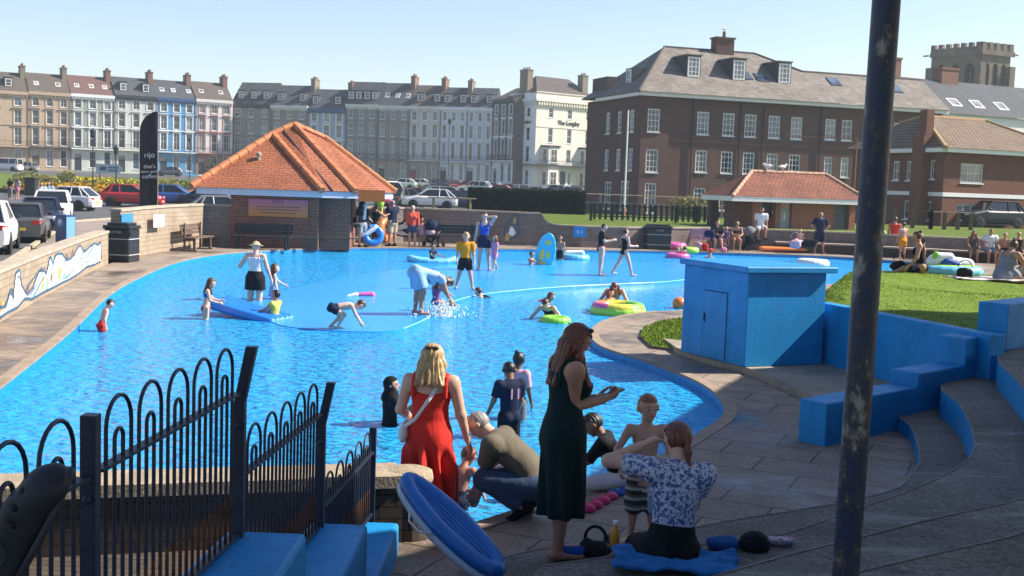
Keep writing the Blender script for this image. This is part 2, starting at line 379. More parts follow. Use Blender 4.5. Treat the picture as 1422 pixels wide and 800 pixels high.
def water_mat():
    m, t, b = nodes('pool_water'); t.nodes.remove(b); out = t.nodes['Material Output']
    o = coords(t, 'Object', (1.0, 1.6, 1)); n1 = noise(t, o, 4.0, 2, .5)
    o2 = coords(t, 'Object', (1.0, 1.3, 1)); n2 = noise(t, o2, 11, 1, .5)
    ad = N(t, 'ShaderNodeMath', operation='MULTIPLY_ADD'); t.links.new(n2, ad.inputs[0]); ad.inputs[1].default_value = .30; t.links.new(n1, ad.inputs[2])
    bp = N(t, 'ShaderNodeBump'); bp.inputs['Strength'].default_value = 1; bp.inputs['Distance'].default_value = .095; t.links.new(ad.outputs[0], bp.inputs['Height'])
    tr = N(t, 'ShaderNodeBsdfTransparent'); tr.inputs[0].default_value = (.88, .98, 1, 1)
    gl = N(t, 'ShaderNodeBsdfGlossy'); gl.inputs['Roughness'].default_value = .06; t.links.new(bp.outputs[0], gl.inputs['Normal'])
    fr = N(t, 'ShaderNodeFresnel'); fr.inputs[0].default_value = 1.33; t.links.new(bp.outputs[0], fr.inputs['Normal'])
    df = N(t, 'ShaderNodeBsdfDiffuse'); df.inputs[0].default_value = (.03, .43, .89, 1); bp2 = N(t, 'ShaderNodeBump'); bp2.inputs['Strength'].default_value = 1; bp2.inputs['Distance'].default_value = .125; n3 = noise(t, coords(t, 'Object', (1, 1.5, 1)), 5.5, 2, .5); t.links.new(n3, bp2.inputs['Height']); t.links.new(bp2.outputs[0], df.inputs['Normal'])
    m0 = N(t, 'ShaderNodeMixShader'); m0.inputs[0].default_value = .72; t.links.new(tr.outputs[0], m0.inputs[1]); t.links.new(df.outputs[0], m0.inputs[2])
    mx = N(t, 'ShaderNodeMixShader'); t.links.new(fr.outputs[0], mx.inputs[0]); t.links.new(m0.outputs[0], mx.inputs[1]); t.links.new(gl.outputs[0], mx.inputs[2])
    t.links.new(mx.outputs[0], out.inputs[0]); return m
M_water = water_mat()
M_pool = plain('pool_paint', (.010, .36, .90), .5, .12, .6, .1, .01)
def platmat():
    m, t, b = nodes('wet_blue_paint'); v = coords(t); n = noise(t, v, .5, 5, .6)
    t.links.new(ramp(t, n, [(.3, (.010, .27, .74)), (.7, (.013, .33, .84))]), b.inputs['Base Color'])
    b.inputs['Roughness'].default_value = .24; b.inputs['Specular IOR Level'].default_value = .35; n2 = noise(t, coords(t, 'Object', (1, 1.6, 1)), 4.5, 3); bump(t, b, n2, .7, .04); return m
M_plat = platmat()

def g(x, y):                                  # level of the ground outside the pool
    up = 1.35 * smoothstep(120, 192, y)
    a = smoothstep(-14, -7, x); near = -.22 * (1 - a) + .92 * a
    t = smoothstep(60, 95, y) if a < .5 else smoothstep(68, 88, y); return near * (1 - t) + .45 * t + up
xy = lambda *pts: [(p.x, p.y) for p in pts]
left_wall = [(-6.2, -20), (-6.3, 9), (-7.6, 15.5), (-8.6, 19.3), (-9.5, 23.3), (-10.5, 28), (-11.2, 31.8), (-11.45, 33.5), (-11.4, 37), (-10.95, 40.6)]
back_px = [(487, 337), (560, 336), (660, 338.5), (751, 341.3), (807, 343.5), (870, 345), (989, 345), (1090, 349), (1186, 353), (1230, 356), (1329, 361), (1422, 366), (1560, 374)]
back_wall = [(P(x, y).x, P(x, y).y) for x, y in back_px]
outer = left_wall + [(-9.7, 42.2)] + back_wall + [(45, 50), (45, -20)]
pool_px = [(0, 538), (98, 460), (151, 410), (196, 384), (249, 363), (312, 352), (397, 346.5), (500, 344), (660, 345), (760, 346), (960, 349.5), (1152, 356), (1244, 362), (1310, 368), (1335, 374), (1300, 381), (1238, 385), (1147, 396), (1060, 418), (945, 431), (905, 432.5), (862, 438), (832, 448), (819, 463), (835, 481), (891, 499), (947, 520), (984, 539), (1004, 560), (1002, 578), (984, 592), (947, 615), (900, 641), (840, 666), (790, 685), (751, 697), (690, 716), (650, 729)]
pp = [(P(x, y).x, P(x, y).y) for x, y in pool_px]
pool = [(-6.1, 11.0)] + spline(pp, 4) + [(-.48, 8.42), (-.60, 8.28), (-3.4, 7.55), (-5.4, 7.0)]
# pool deck, pool shell, water
setp(sheet('pool_deck', outer, M_deck, 0, [pool]), kind='structure')
setp(sheet('pool_floor', pool, M_pool, -.46), kind='structure')
mb = MB()
for i in range(len(pool)):
    a, b = pool[i], pool[(i + 1) % len(pool)]; mb.quad((a[0], a[1], -.46), (b[0], b[1], -.46), (b[0], b[1], -.03), (a[0], a[1], -.03))
setp(mb.build('pool_wall', M_blue), kind='structure')
# pale kerb stones round the pool
def offset_loop(loop, d):
    out = []; k = len(loop)
    for i in range(k):
        p0, p1, p2 = np.array(loop[i - 1]), np.array(loop[i]), np.array(loop[(i + 1) % k]); t = p2 - p0; t = t / (np.linalg.norm(t) + 1e-9)
        out.append(tuple(p1 + d * np.array((-t[1], t[0]))))
    return out
kin = pool; kout = offset_loop(pool, .16); mb = MB()
for i in range(len(pool) - 5):
    a, b, c, d = kin[i], kin[i + 1], kout[i + 1], kout[i]
    mb.quad((a[0], a[1], .006), (b[0], b[1], .006), (c[0], c[1], .006), (d[0], d[1], .006)); mb.quad((a[0], a[1], -.03), (b[0], b[1], -.03), (b[0], b[1], .006), (a[0], a[1], .006))
M_kerb = plain('kerb_stone', (.29, .215, .155), .8, .3, 2.5, .4, .01)
setp(mb.build('pool_kerb', M_kerb), kind='structure')
setp(sheet('pool_water', pool, M_water, -.12), kind='structure')
# the shallow paddling plateau in the middle
plat_px = [(330, 428), (352, 440), (378, 447), (400, 453), (450, 458), (495, 460), (532, 460), (560, 456), (592, 442), (617, 424), (650, 412), (697, 405), (780, 398), (860, 394), (935, 390), (975, 382), (990, 373), (960, 366), (880, 363), (780, 362), (700, 363), (620, 369), (540, 376), (470, 386), (410, 400), (360, 415)]
plat = spline([(P(x, y, -.1).x, P(x, y, -.1).y) for x, y in plat_px], 3, True)
mb = MB(); mb.prism(plat, -.46, -.105)
setp(mb.build('paddling_plateau', M_plat), kind='structure')
M_rim = flat('rim_paint', (.22, .58, .86), .3)
pr_ = [(P(x, y, -.1).x, P(x, y, -.1).y) for x, y in plat_px[7:17]]; mb = MB(); pr_ = spline(pr_, 5)
mb.tube([(x, y, -.108) for x, y in pr_], .014, 6); setp(mb.build('plateau_rim', M_rim), kind='structure')
# ground outside
ter = [(-130, -20)] + left_wall + [(-9.7, 42.2)] + back_wall + [(45, 50), (130, 50), (130, 262), (-130, 262)]
setp(sheet('lawn', ter, M_grass, -.02, cut=5, hf=g), kind='structure')
setp(sheet('ground', [(-700, 255), (700, 255), (700, 620), (-700, 620)], M_grass, 1.75), kind='structure')
setp(sheet('near_ground', [(-700, -300), (700, -300), (700, 256), (-700, 256)], M_grass, -1.2), kind='structure')
setp(sheet('street', [(-60, -20), (-9, -20), (-13, 27), (-14.3, 32), (-18.9, 46.5), (-23, 60), (-22, 66), (-14, 70), (14, 74), (15, 92), (-30, 93), (-60, 90)], M_asph, -.012, cut=5, hf=g), kind='structure')
setp(sheet('pavement', [(-8.9, -20), (-6.5, -20), (-6.6, 9), (-7.9, 15.5), (-8.9, 19.3), (-9.8, 23.3), (-10.8, 28), (-11.5, 31.8), (-11.8, 33.5), (-12, 52), (-13, 69.5), (-22, 65.8), (-22.8, 60), (-18.7, 46.5), (-14.1, 32), (-12.8, 27)], M_pave, .0, cut=5, hf=g), kind='structure')
mb = MB(); kl = [(-8.95, -20), (-12.9, 27), (-14.2, 32), (-18.8, 46.5), (-22.9, 60), (-22.2, 65.6)]
for a, b in zip(kl, kl[1:]):
    d = Vector((b[0] - a[0], b[1] - a[1], 0)).normalized(); nn = Vector((-d.y, d.x, 0)) * .14
    za, zb = g(*a) - .02, g(*b) - .02; a3, b3 = Vector((a[0], a[1], za)), Vector((b[0], b[1], zb)); hh = Vector((0, 0, .11))
    mb.quad(a3 + nn, b3 + nn, b3 + nn + hh, a3 + nn + hh); mb.quad(a3 + hh, b3 + hh, b3 + nn + hh, a3 + nn + hh); mb.quad(a3, b3, b3 + hh, a3 + hh)
setp(mb.build('street_kerb', M_coping), kind='structure')
setp(sheet('garden_path', [(-60, 94), (-35, 95), (-30, 97), (-34, 101), (-60, 102)], M_pave, .0, cut=5, hf=g), kind='structure')
setp(sheet('terrace_road', [(-130, 168), (40, 160), (40, 190), (-10, 200), (-60, 205), (-130, 186)], M_asph, .0, cut=5, hf=g), kind='structure')
# ---------------------------------------------------------------- walls
def wall_thing(name, label, pts, base, tops, thick, mat, cope=M_coping, side=1, cat='wall', ch=.07, over=.03):
    """a wall along pts; tops gives the height at each point; side is where the thickness goes"""
    t = empty(name, label, cat, (pts[0][0], pts[0][1], 0)); o3 = np.array([pts[0][0], pts[0][1], 0])
    off = []; k = len(pts)
    for i in range(k):
        a = np.array(pts[max(i - 1, 0)]); b = np.array(pts[min(i + 1, k - 1)]); d = (b - a) / np.linalg.norm(b - a); off.append(np.array((-d[1], d[0])) * side)
    def strip(mb, lo, hi, t0, t1):
        V = []
        for p, n, l, h in zip(pts, off, lo, hi):
            q0 = np.array(p) + n * t0; q1 = np.array(p) + n * t1
            V.append([np.array([q0[0], q0[1], l]) - o3, np.array([q0[0], q0[1], h]) - o3, np.array([q1[0], q1[1], h]) - o3, np.array([q1[0], q1[1], l]) - o3])
        for A, B in zip(V, V[1:]):
            for e in range(4):
                e2 = (e + 1) % 4
                q = (A[e], B[e], B[e2], A[e2]); mb.quad(*(q if side < 0 else q[::-1]))
        for Q, rev in ((V[0], side > 0), (V[-1], side < 0)): mb.quad(*(Q[::-1] if rev else Q))
    m1 = MB(); strip(m1, [base] * k, [x - ch for x in tops], 0, thick); m1.build('masonry', mat, t)
    m2 = MB(); strip(m2, [x - ch + .002 for x in tops], tops, -over, thick + over); m2.build('coping', cope, t)
    return t
W1 = wall_thing('mural_wall', 'long low buff block wall painted with a breaking wave mural', left_wall[1:7], -.3, [.9, .9, .9, .91, .92, .93], .28, M_buff, side=1)
W2 = wall_thing('boundary_wall', 'taller buff block wall behind the slatted bench, between litter bin and kiosk', left_wall[7:10], -.3, [1.47, 1.5, 1.52], .28, M_buff, side=1)
wall_thing('boundary_wall', 'short shaded grey block wall joining the hut with the big red roof', [(-11.15, 41.0), (-9.72, 41.35)], -.3, [1.5, 1.5], .28, M_grey_block, side=1)
# back wall: high, a swept step down, then low
bw = [back_wall[1], back_wall[2], (P(735, 340.8).x, P(735, 340.8).y)]
bx = [P(x, 340.8 + (x - 735) * .033) for x in (742, 749, 752, 755, 760, 768, 778, 795)]
wall_thing('boundary_wall', 'grey block wall along the far edge of the pool with a swept step in its top', [(back_wall[0][0], back_wall[0][1])] + bw + [(p.x, p.y) for p in bx] + [back_wall[4], back_wall[5], back_wall[6]], -.3, [1.45, 1.45, 1.43, 1.4, 1.4, 1.4, 1.3, 1.16, 1.03, .95, .92, .92, .92, .92, .94], .3, M_grey_block, side=1)
wall_thing('boundary_wall', 'dark grey block wall with a seat ledge in front of the small hut', [back_wall[6], back_wall[7], back_wall[8], back_wall[9]], -.3, [.94, .96, .97, .97], .3, M_grey_block, side=1)
wall_thing('boundary_wall', 'dark block wall with a seat ledge beyond the steel pole, below the lawn', [back_wall[9], back_wall[10], back_wall[11], back_wall[12]], -.3, [.97, .97, .97, .97], .3, M_grey_block, side=1)
led = [P(1075, 349.5), P(1186, 354), P(1230, 357), P(1329, 362.5), P(1422, 367.5), P(1560, 376)]
wall_thing('seat_ledge', 'long low masonry seat ledge with pale slab top in front of the dark back wall', [(p.x, p.y - .25) for p in led], -.05, [.46] * 6, .5, M_dark_block, side=1, cat='seat')
# near low wall between fence and pool (its top catches the sun)
wall_thing('poolside_wall', 'low dark stone wall with worn sunlit top behind the bow top railings', [(-7.5, 6.35), (-3.4, 7.52), (-1.4, 8.05), (-.74, 8.22)], -.46, [.5, .5, .5, .5], .36, M_dark_block, plain('worn_coping', (.33, .26, .18), .9, .4, 6, .6, .02), side=1, ch=.09, over=.025)
mb = MB(); c = Vector((-.72, 8.40, 0)); 
mb.lathe([(.175, -.46), (.175, .41)], (0, 0, 0), 20); pl = mb.build('stone_pier', M_dark_block); pl.location = c; setp(pl, 'rounded dark stone pier ending the low wall beside the leaning inflatable', 'pier')
mb = MB(); mb.lathe([(.182, .412), (.186, .44), (.178, .49), (.14, .505), (0, .505)], (0, 0, 0), 20); mb.build('coping', MATS['worn_coping'], pl, True)
# murals -------------------------------------------------------------------------
def mural_sheet(name, polys, root, base_pt, dirv, nrm):
    """painted shapes lie on the wall face; polys = list of (material, [(s, z)...], layer)"""
    byl = {}
    for mat, pts, lay in polys: byl.setdefault(mat.name, (mat, []))[1].append((pts, lay))
    for mn, (mat, ls) in byl.items():
        mb = MB()
        for pts, lay in ls:
            if callable(base_pt): mb.poly([base_pt(s, z, .006 + .002 * lay) for s, z in pts])
        mb.build(name, mat, root)
lw = [np.array(p) for p in left_wall[1:7]]; cum = [0]
for a, b in zip(lw, lw[1:]): cum.append(cum[-1] + float(np.linalg.norm(b - a)))
def on_left(s, z, e):
    for i in range(len(lw) - 1):
        if s <= cum[i + 1] or i == len(lw) - 2:
            d = (lw[i + 1] - lw[i]) / (cum[i + 1] - cum[i]); p = lw[i] + d * (s - cum[i]) + np.array((d[1], -d[0])) * e
            return np.array((p[0] - lw[0][0], p[1] - lw[0][1], z))
_stab = []
for k in range(1200):
    s = cum[-1] * k / 1200; v = on_left(s, 0, 0) + np.array((lw[0][0], lw[0][1], -EYE)); _stab.append((PW / 2 + F * (v @ _r) / (v @ _f), s) if v @ _f > 1 else (-1e6, s))
_sx = np.array([q[0] for q in _stab])
def s_of(px, py): return _stab[int(np.argmin(np.abs(_sx - px)))][1]      # run along the wall for a photo column
M_mw = flat('mural_white', (.80, .80, .78), .8); M_ml = flat('mural_line', (.05, .10, .17), .8); M_mc = flat('mural_blue', (.30, .55, .66), .8); M_mo = flat('mural_ochre', (.55, .33, .10), .8); M_mb = flat('mural_brown', (.20, .11, .08), .8); M_mt = flat('mural_teal', (.20, .42, .36), .8)
up_f = lambda t: max(.12, (t - .38) * 1.5)
def fr(px, t):                       # photo column and share of the wall height
    return (s_of(px, 0), .06 + t * .78)
up_ = [(0, .55), (8, .52), (14, .70), (18, .60), (22, .95), (27, .98), (30, .72), (34, .60), (38, .52), (46, .60), (54, .82), (60, .80), (64, .72), (69, .99), (73, .86), (77, .98), (81, .99), (86, .95), (92, .80), (98, .80), (104, .86), (108, .96), (111, .99), (116, .82), (120, .84), (126, .90), (131, .93), (136, .86), (139, .90), (141, .5)]
lo_ = [(139, .15), (132, .12), (120, .16), (108, .06), (96, .04), (86, .05), (72, .05), (58, .06), (44, .05), (34, .16), (24, .05), (10, .06), (0, .04)]
up_ = [(a, up_f(b)) for a, b in up_]
pol = []
def strip_polys(mat, pts, w, lay):
    for (a, b) in zip(pts, pts[1:]):
        d = np.array(b) - np.array(a); n = np.array((-d[1], d[0])) / (np.linalg.norm(d) + 1e-9) * w; pol.append((mat, [np.array(a) - n, np.array(b) - n, np.array(b) + n, np.array(a) + n], lay))
# white body as quads between upper and lower edges
import bisect
def interp(tab, x):
    tab = sorted(tab); xs = [q[0] for q in tab]; i = min(max(bisect.bisect(xs, x) - 1, 0), len(xs) - 2); t = (x - xs[i]) / (xs[i + 1] - xs[i]); return tab[i][1] * (1 - t) + tab[i + 1][1] * t
xs_ = [i * .75 for i in range(int(140 / .75) + 1)]
for a, b in zip(xs_, xs_[1:]): pol.append((M_mw, [fr(a, interp(lo_, a)), fr(b, interp(lo_, b)), fr(b, interp(up_, b)), fr(a, interp(up_, a))], 0))
strip_polys(M_ml, [fr(*q) for q in up_], .03, 2); strip_polys(M_ml, [fr(*q) for q in lo_], .03, 2)
for q in ([(4, .2), (10, .35), (15, .55), (19, .35), (16, .25)], [(22, .35), (25, .75), (29, .55), (27, .35)], [(34, .3), (40, .45), (52, .62), (58, .72)], [(40, .15), (50, .35), (62, .7)], [(46, .1), (56, .35), (66, .62), (69, .9)], [(72, .3), (74, .7), (78, .9)], [(82, .2), (86, .5), (92, .7)], [(90, .12), (97, .2), (104, .35), (110, .8)], [(108, .25), (113, .5), (118, .75)], [(112, .25), (120, .45), (129, .8)], [(118, .28), (127, .45), (134, .8)], [(126, .3), (132, .5), (138, .85)]):
    strip_polys(M_ml, [fr(*x) for x in spline(q, 4)], .019, 2)
for c_, q in ((M_mc, [(42, .10), (52, .30), (60, .52), (56, .28), (48, .08)]), (M_mc, [(110, .45), (113, .8), (116, .7), (113, .4)]), (M_mc, [(70, .55), (72, .92), (75, .7), (73, .5)]), (M_mc, [(122, .5), (129, .78), (131, .72), (125, .48)]), (M_mt, [(62, .1), (65, .4), (68, .3), (66, .08)]), (M_mt, [(84, .1), (88, .32), (95, .12)]), (M_mo, [(56, .1), (59, .4), (62, .45), (60, .12)]), (M_mo, [(79, .2), (81, .55), (85, .45), (83, .2)]), (M_mo, [(0, .15), (2, .4), (6, .3), (4, .15)]), (M_mb, [(69, .3), (71, .5), (73, .32), (71, .2)]), (M_mb, [(36, .2), (39, .45), (42, .5), (39, .25)]), (M_mb, [(88, .6), (92, .85), (96, .62), (92, .7)]), (M_mb, [(97, .6), (101, .88), (105, .62), (101, .7)])):
    pol.append((c_, [fr(*x) for x in q], 1))
mural_sheet('wave_mural', pol, W1, on_left, None, None)
# painted figure on the back wall and the black and white painted ring
def emblem(name, label, px, py, y, shapes, cat='mural'):
    """flat painted shapes on the back wall in metres about a centre, x right, z up"""
    c = D(px, py, y); root = empty(name, label, cat, c)
    for i, (mat, pts) in enumerate(shapes):
        mb = MB(); mb.poly([(x, -.004 - .003 * i, z) for x, z in pts]); mb.build('painted_patch', mat, root)
    return root
# ---------------------------------------------------------------- steps (terraced concrete tiers)
def edge(px, z): return [(P(x, y, z).x, P(x, y, z).y) for x, y in px]
def ext(pts):                    # carry a tier edge on to the side, out of the picture
    a, b = np.array(pts[0]), np.array(pts[1]); d = (a - b) / np.linalg.norm(a - b); return pts
T1 = edge([(1300, 566), (1249, 577), (1262, 590), (1272, 612), (1276, 640), (1262, 662), (1240, 680), (1161, 699), (1080, 712), (1000, 725), (900, 744), (820, 753), (750, 762), (700, 773), (640, 788)], .15)
T2 = edge([(1360, 517), (1306, 536), (1330, 560), (1346, 590), (1352, 622), (1335, 645), (1300, 664), (1259, 682), (1200, 703), (1161, 716), (1086, 741), (1000, 752), (925, 762), (850, 772), (750, 786)], .45)
T3 = edge([(1470, 480), (1384, 492), (1425, 545), (1440, 620), (1435, 678), (1422, 690), (1380, 702), (1311, 716), (1195, 745), (1086, 772), (1000, 797), (900, 830)], .75)
T4 = [(a[0] + .0, a[1] - 1.0) for a in edge([(1560, 640), (1490, 690), (1422, 734), (1311, 760), (1195, 790), (1086, 825), (950, 880)], .75)]
T4 = edge([(1560, 640), (1490, 700), (1422, 738), (1311, 765), (1195, 792), (1086, 825), (950, 880)], 1.05)
def tier(pts, z, name, zb, lw_=.0):
    p = spline(pts, 3); x_end, y_end = p[-1]
    poly = p + [(x_end - .25, min(y_end - .6, 5.5)), (-.72, 3.0), (-.72, -3), (14, -3), (14, p[0][1] - 1.5)]
    mb = MB(); mb.cur = 0; mb.poly([(a, b, z) for a, b in poly][::-1] if sum(poly[i][0] * poly[(i + 1) % len(poly)][1] - poly[(i + 1) % len(poly)][0] * poly[i][1] for i in range(len(poly))) < 0 else [(a, b, z) for a, b in poly])
    mb.cur = 1
    for a, b in zip(p, p[1:]): mb.quad((a[0], a[1], zb), (b[0], b[1], zb), (b[0], b[1], z), (a[0], a[1], z))
    mb.cur = 2; q = offset_loop(p + [(0, 0)], .0)
    for a, b in zip(p, p[1:]):
        d = Vector((b[0] - a[0], b[1] - a[1], 0)).normalized(); n = Vector((-d.y, d.x, 0)) * .017
        if (Vector((5, 3, 0)) - Vector((a[0], a[1], 0))).dot(n) < 0: n = -n
        mb.quad((a[0], a[1], z + .004), (b[0], b[1], z + .004), (b[0] + n.x, b[1] + n.y, z + .004), (a[0] + n.x, a[1] + n.y, z + .004))
    o = mb.build(name, [M_conc, M_blue, M_nose]); return setp(o, kind='structure')
M_nose = plain('step_nosing', (.21, .19, .165), .85, .6, 3, .4, .01)
tier(T1, .15, 'terrace_step', -.02); tier(T2, .45, 'terrace_step', .1); tier(T3, .75, 'terrace_step', .4); tier(T4, 1.05, 'terrace_step', .7)
# ---------------------------------------------------------------- blue stepped wall by the tiers
wd = Vector((.74, .673, 0)).normalized(); wn = Vector((-wd.y, wd.x, 0)); w0 = Vector((3.34, 11.9, 0))
def blk(mb, s0, s1, z1, z0=-.05, th=.34, t0=0):
    a = w0 + wd * s0 + wn * t0; b = w0 + wd * s1 + wn * t0; c_ = b + wn * (th - t0); d = a + wn * (th - t0)
    mb.prism([(a.x, a.y), (b.x, b.y), (c_.x, c_.y), (d.x, d.y)], z0, z1)
sw = MB(); blk(sw, 0, 1.88, .46); blk(sw, 1.882, 2.98, .62, th=.36); blk(sw, 2.982, 4.05, .95, th=.38); blk(sw, 4.052, 7.5, 1.32, th=.40)
o = sw.build('stepped_wall', M_bluewall, bevel=.018, bseg=2); setp(o, 'blue painted wall stepping up beside the curved concrete tiers', 'wall')
# retaining wall of the lawn, plinth, hut
R0, R1 = P(1148, 422, 1.0), P(1356, 465, .97)
rw = Vector((R1.x - R0.x, R1.y - R0.y, 0)).normalized(); rn = Vector((-rw.y, rw.x, 0))
if rn.y < 0: rn = -rn
rn = Vector((rn.x, rn.y, 0)); 
a, b = Vector((R0.x, R0.y, 0)) - rw * .25, Vector((R1.x, R1.y, 0)) + rw * .25
nrm = Vector((-rw.y, rw.x, 0)); nrm = nrm if nrm.x > 0 else -nrm
mb = MB(); q = [a, b, b + nrm * .22, a + nrm * .22]; mb.prism([(p.x, p.y) for p in q], .02, 1.0)
setp(mb.build('retaining_wall', M_bluewall, bevel=.015), 'plain blue retaining wall holding up the grass mound beside the hut', 'wall')
pl_px = [(1127, 553), (1033, 512), (945, 489), (930, 482), (1000, 470), (1150, 480), (1250, 540)]
pl_w = [(P(x, y, .1).x, P(x, y, .1).y) for x, y in [(1127, 549), (1080, 528), (1033, 509), (985, 497), (940, 483)]]
kb = spline(pl_w, 4); back = [(2.6, 19.4), (4.9, 18.0), (5.9, 14.4), (5.0, 13.5), (4.0, 12.65)]
mb = MB(); mb.prism(kb + back, -.02, .10); setp(mb.build('concrete_plinth', plain('plinth_concrete', (.30, .25, .19), .85, .35, 1.5, .4, .01)), kind='structure')
bl, bf, br_ = P(945, 488, .1), P(1033, 510, .1), P(1141, 506.3, .1)
hut = empty('pump_hut', 'small flat roofed blue painted hut at the edge of the pool', 'hut', (bf.x, bf.y, .1))
L = Vector((bl.x - bf.x, bl.y - bf.y, 0)); Rr_ = Vector((br_.x - bf.x, br_.y - bf.y, 0)); Hh = 1.37
mb = MB(); mb.prism([(0, 0), (Rr_.x, Rr_.y), (Rr_.x + L.x, Rr_.y + L.y), (L.x, L.y)], 0, Hh); mb.build('wall', M_bluewall, hut, bevel=.012)
eL, eR = L.normalized() * .1, Rr_.normalized() * .1
mb = MB(); cs = [(-eL - eR), (Rr_ + eR * 1.2 - eL), (Rr_ + L + eR + eL), (L + eL - eR * .3)]; mb.prism([(p.x, p.y) for p in cs], Hh + .002, Hh + .09); mb.build('roof_slab', M_blue, hut, bevel=.012)
def on_face(base, dirv, out, s0, s1, z0, z1, d0, d1, name, mat, par):
    mb = MB(); q = [base + dirv * s0 + out * d0, base + dirv * s1 + out * d0, base + dirv * s1 + out * d1, base + dirv * s0 + out * d1]; mb.prism([(p.x, p.y) for p in q], z0, z1); return mb.build(name, mat, par, bevel=.004)
dl = L.normalized(); ol = Vector((-dl.y, dl.x, 0)); ol = ol if ol.x < 0 else -ol
dr = on_face(Vector((0, 0, 0)), dl, ol, .46, 1.02, .02, 1.02, -.002, .012, 'door', M_blue, hut)
M_bdk = flat('dark_gap', (.004, .03, .10), .7)
for (s0, s1, z0, z1) in ((.445, .458, .02, 1.035), (1.022, 1.035, .02, 1.035), (.458, 1.022, 1.022, 1.035)): on_face(Vector((0, 0, 0)), dl, ol, s0, s1, z0, z1, -.002, .004, 'door_gap', M_bdk, dr)
on_face(Vector((0, 0, 0)), dl, ol, .97, .99, .55, .68, .012, .03, 'handle', M_black, dr)
dR = Rr_.normalized(); oR = Vector((dR.y, -dR.x, 0)); v_ = on_face(Vector((0, 0, 0)), dR, oR, .32, .48, 1.12, 1.24, -.002, .014, 'air_vent', M_blue, hut)
# ---------------------------------------------------------------- grass mound
def mound(x, y):
    a = Vector((x, y, 0)); s = (a - Vector((R0.x, R0.y, 0))).dot(nrm)      # in from the retaining wall
    e = smoothstep(27.8, 25.6, y) * smoothstep(4.3, 5.6, x + .0 * y - .35 * max(0, y - 18) + 0.6)
    bumpy = .03 * math.sin(x * 1.7 + y) + .025 * math.sin(y * 1.3 - x * .6)
    return .92 * e + bumpy * e + .05 * smoothstep(0, 4, s) * e - .02
gm = [(R0.x + .02, R0.y + .25), (R1.x + .12, R1.y), (6.05, 14.62), (8.9, 17.2), (30, 17), (30, 29), (8, 29), (4.6, 24.5), (4.2, 20), (4.35, 17.3)]
M_mound = grassmat('mound_grass', (.14, .225, .02), (.22, .32, .04), 2.2)
setp(sheet('grass_mound', gm, M_mound, .0, cut=.5, hf=mound), kind='structure')
gl_px = [(893, 455), (915, 446), (950, 441), (1010, 440), (1040, 452), (945, 485), (905, 480), (889, 466)]
gl_w = [(P(x, y, .05).x, P(x, y, .05).y) for x, y in gl_px]
setp(sheet('grass_patch', gl_w, M_mound, .05), kind='structure')
mb = MB(); mb.prism(gl_w, -.01, .049); setp(mb.build('grass_patch_edge', M_conc), kind='structure')
# blades standing out of the mound and the patch
vs, fs = [], []
def inside(p, poly):
    r = False; j = len(poly) - 1
    for i in range(len(poly)):
        if (poly[i][1] > p[1]) != (poly[j][1] > p[1]) and p[0] < (poly[j][0] - poly[i][0]) * (p[1] - poly[i][1]) / (poly[j][1] - poly[i][1]) + poly[i][0]: r = not r
        j = i
    return r
def blades(poly, n, hf, h):
    xs = [p[0] for p in poly]; ys = [p[1] for p in poly]; k = 0
    while k < n:
        x = random.uniform(min(xs), min(14, max(xs))); y = random.uniform(min(ys), max(ys))
        if not inside((x, y), poly): continue
        k += 1; a = random.uniform(0, 6.28); hh = h * random.uniform(.5, 1.4); wv = .010; z = hf(x, y) - .01; b = len(vs)
        lx, ly = random.uniform(-.6, .6) * hh, random.uniform(-.6, .6) * hh
        vs.extend([(x - wv * math.cos(a), y - wv * math.sin(a), z), (x + wv * math.cos(a), y + wv * math.sin(a), z), (x + lx, y + ly, z + hh)]); fs.append((b, b + 1, b + 2))
blades(gm, 60000, mound, .020); blades(gl_w, 9000, lambda x, y: .05, .045)
setp(meshobj('grass', vs, fs, grassmat('grass_blade', (.16, .25, .025), (.25, .345, .05), 3), uv=False), 'short mown grass on the mound and beside the blue hut', 'grass', kind='stuff')
# ================================================================ BUILDINGS
def glassmat(name, col, rough=.08):
    m, t, b = nodes(name); v = coords(t); n = noise(t, v, .8, 2)
    t.links.new(ramp(t, n, [(.35, tuple(x * .5 for x in col)), (.65, tuple(min(1, x * 1.5) for x in col))]), b.inputs['Base Color']); b.inputs['Roughness'].default_value = rough; b.inputs['Specular IOR Level'].default_value = .8
    MATS[name] = m; return m
M_glass = glassmat('window_glass', (.03, .04, .05)); M_glass2 = glassmat('curtained_glass', (.22, .22, .21), .15); M_glass3 = glassmat('bluish_glass', (.07, .11, .16))
def slate(name, c1, c2, rw=.5, rh=.28, mor=.35, var=.4):
    return brick(name, c1, c2, tuple(x * mor for x in c1), bw=rw, bh=rh, ms=.03, rough=.75, var=var, bd=.015)
M_slate = slate('dark_slate', (.095, .10, .115), (.075, .08, .092)); M_slate2 = slate('brown_slate', (.15, .12, .10), (.12, .10, .085)); M_slate3 = slate('red_slate', (.20, .11, .095), (.16, .09, .08))
M_slateL = slate('pale_stone_slate', (.30, .265, .23), (.21, .185, .16), .4, .24, .45, .5)
M_tile = brick('orange_tile', (.46, .165, .085), (.39, .135, .07), (.12, .04, .025), bw=.30, bh=.135, ms=.02, rough=.7, var=.5, bd=.03)
M_tile_old = brick('weathered_tile', (.36, .135, .085), (.27, .105, .07), (.10, .045, .03), bw=.22, bh=.16, ms=.03, rough=.8, var=.6, bd=.03)
M_tile_brown = brick('brown_concrete_tile', (.30, .22, .15), (.24, .175, .12), (.07, .05, .04), bw=.33, bh=.30, ms=.07, rough=.8, var=.4, bd=.04)
M_chim = brick('chimney_brick', (.30, .15, .10), (.24, .12, .085), (.25, .2, .17)); M_chim2 = brick('buff_chimney', (.30, .24, .18), (.25, .20, .15), (.2, .17, .14))
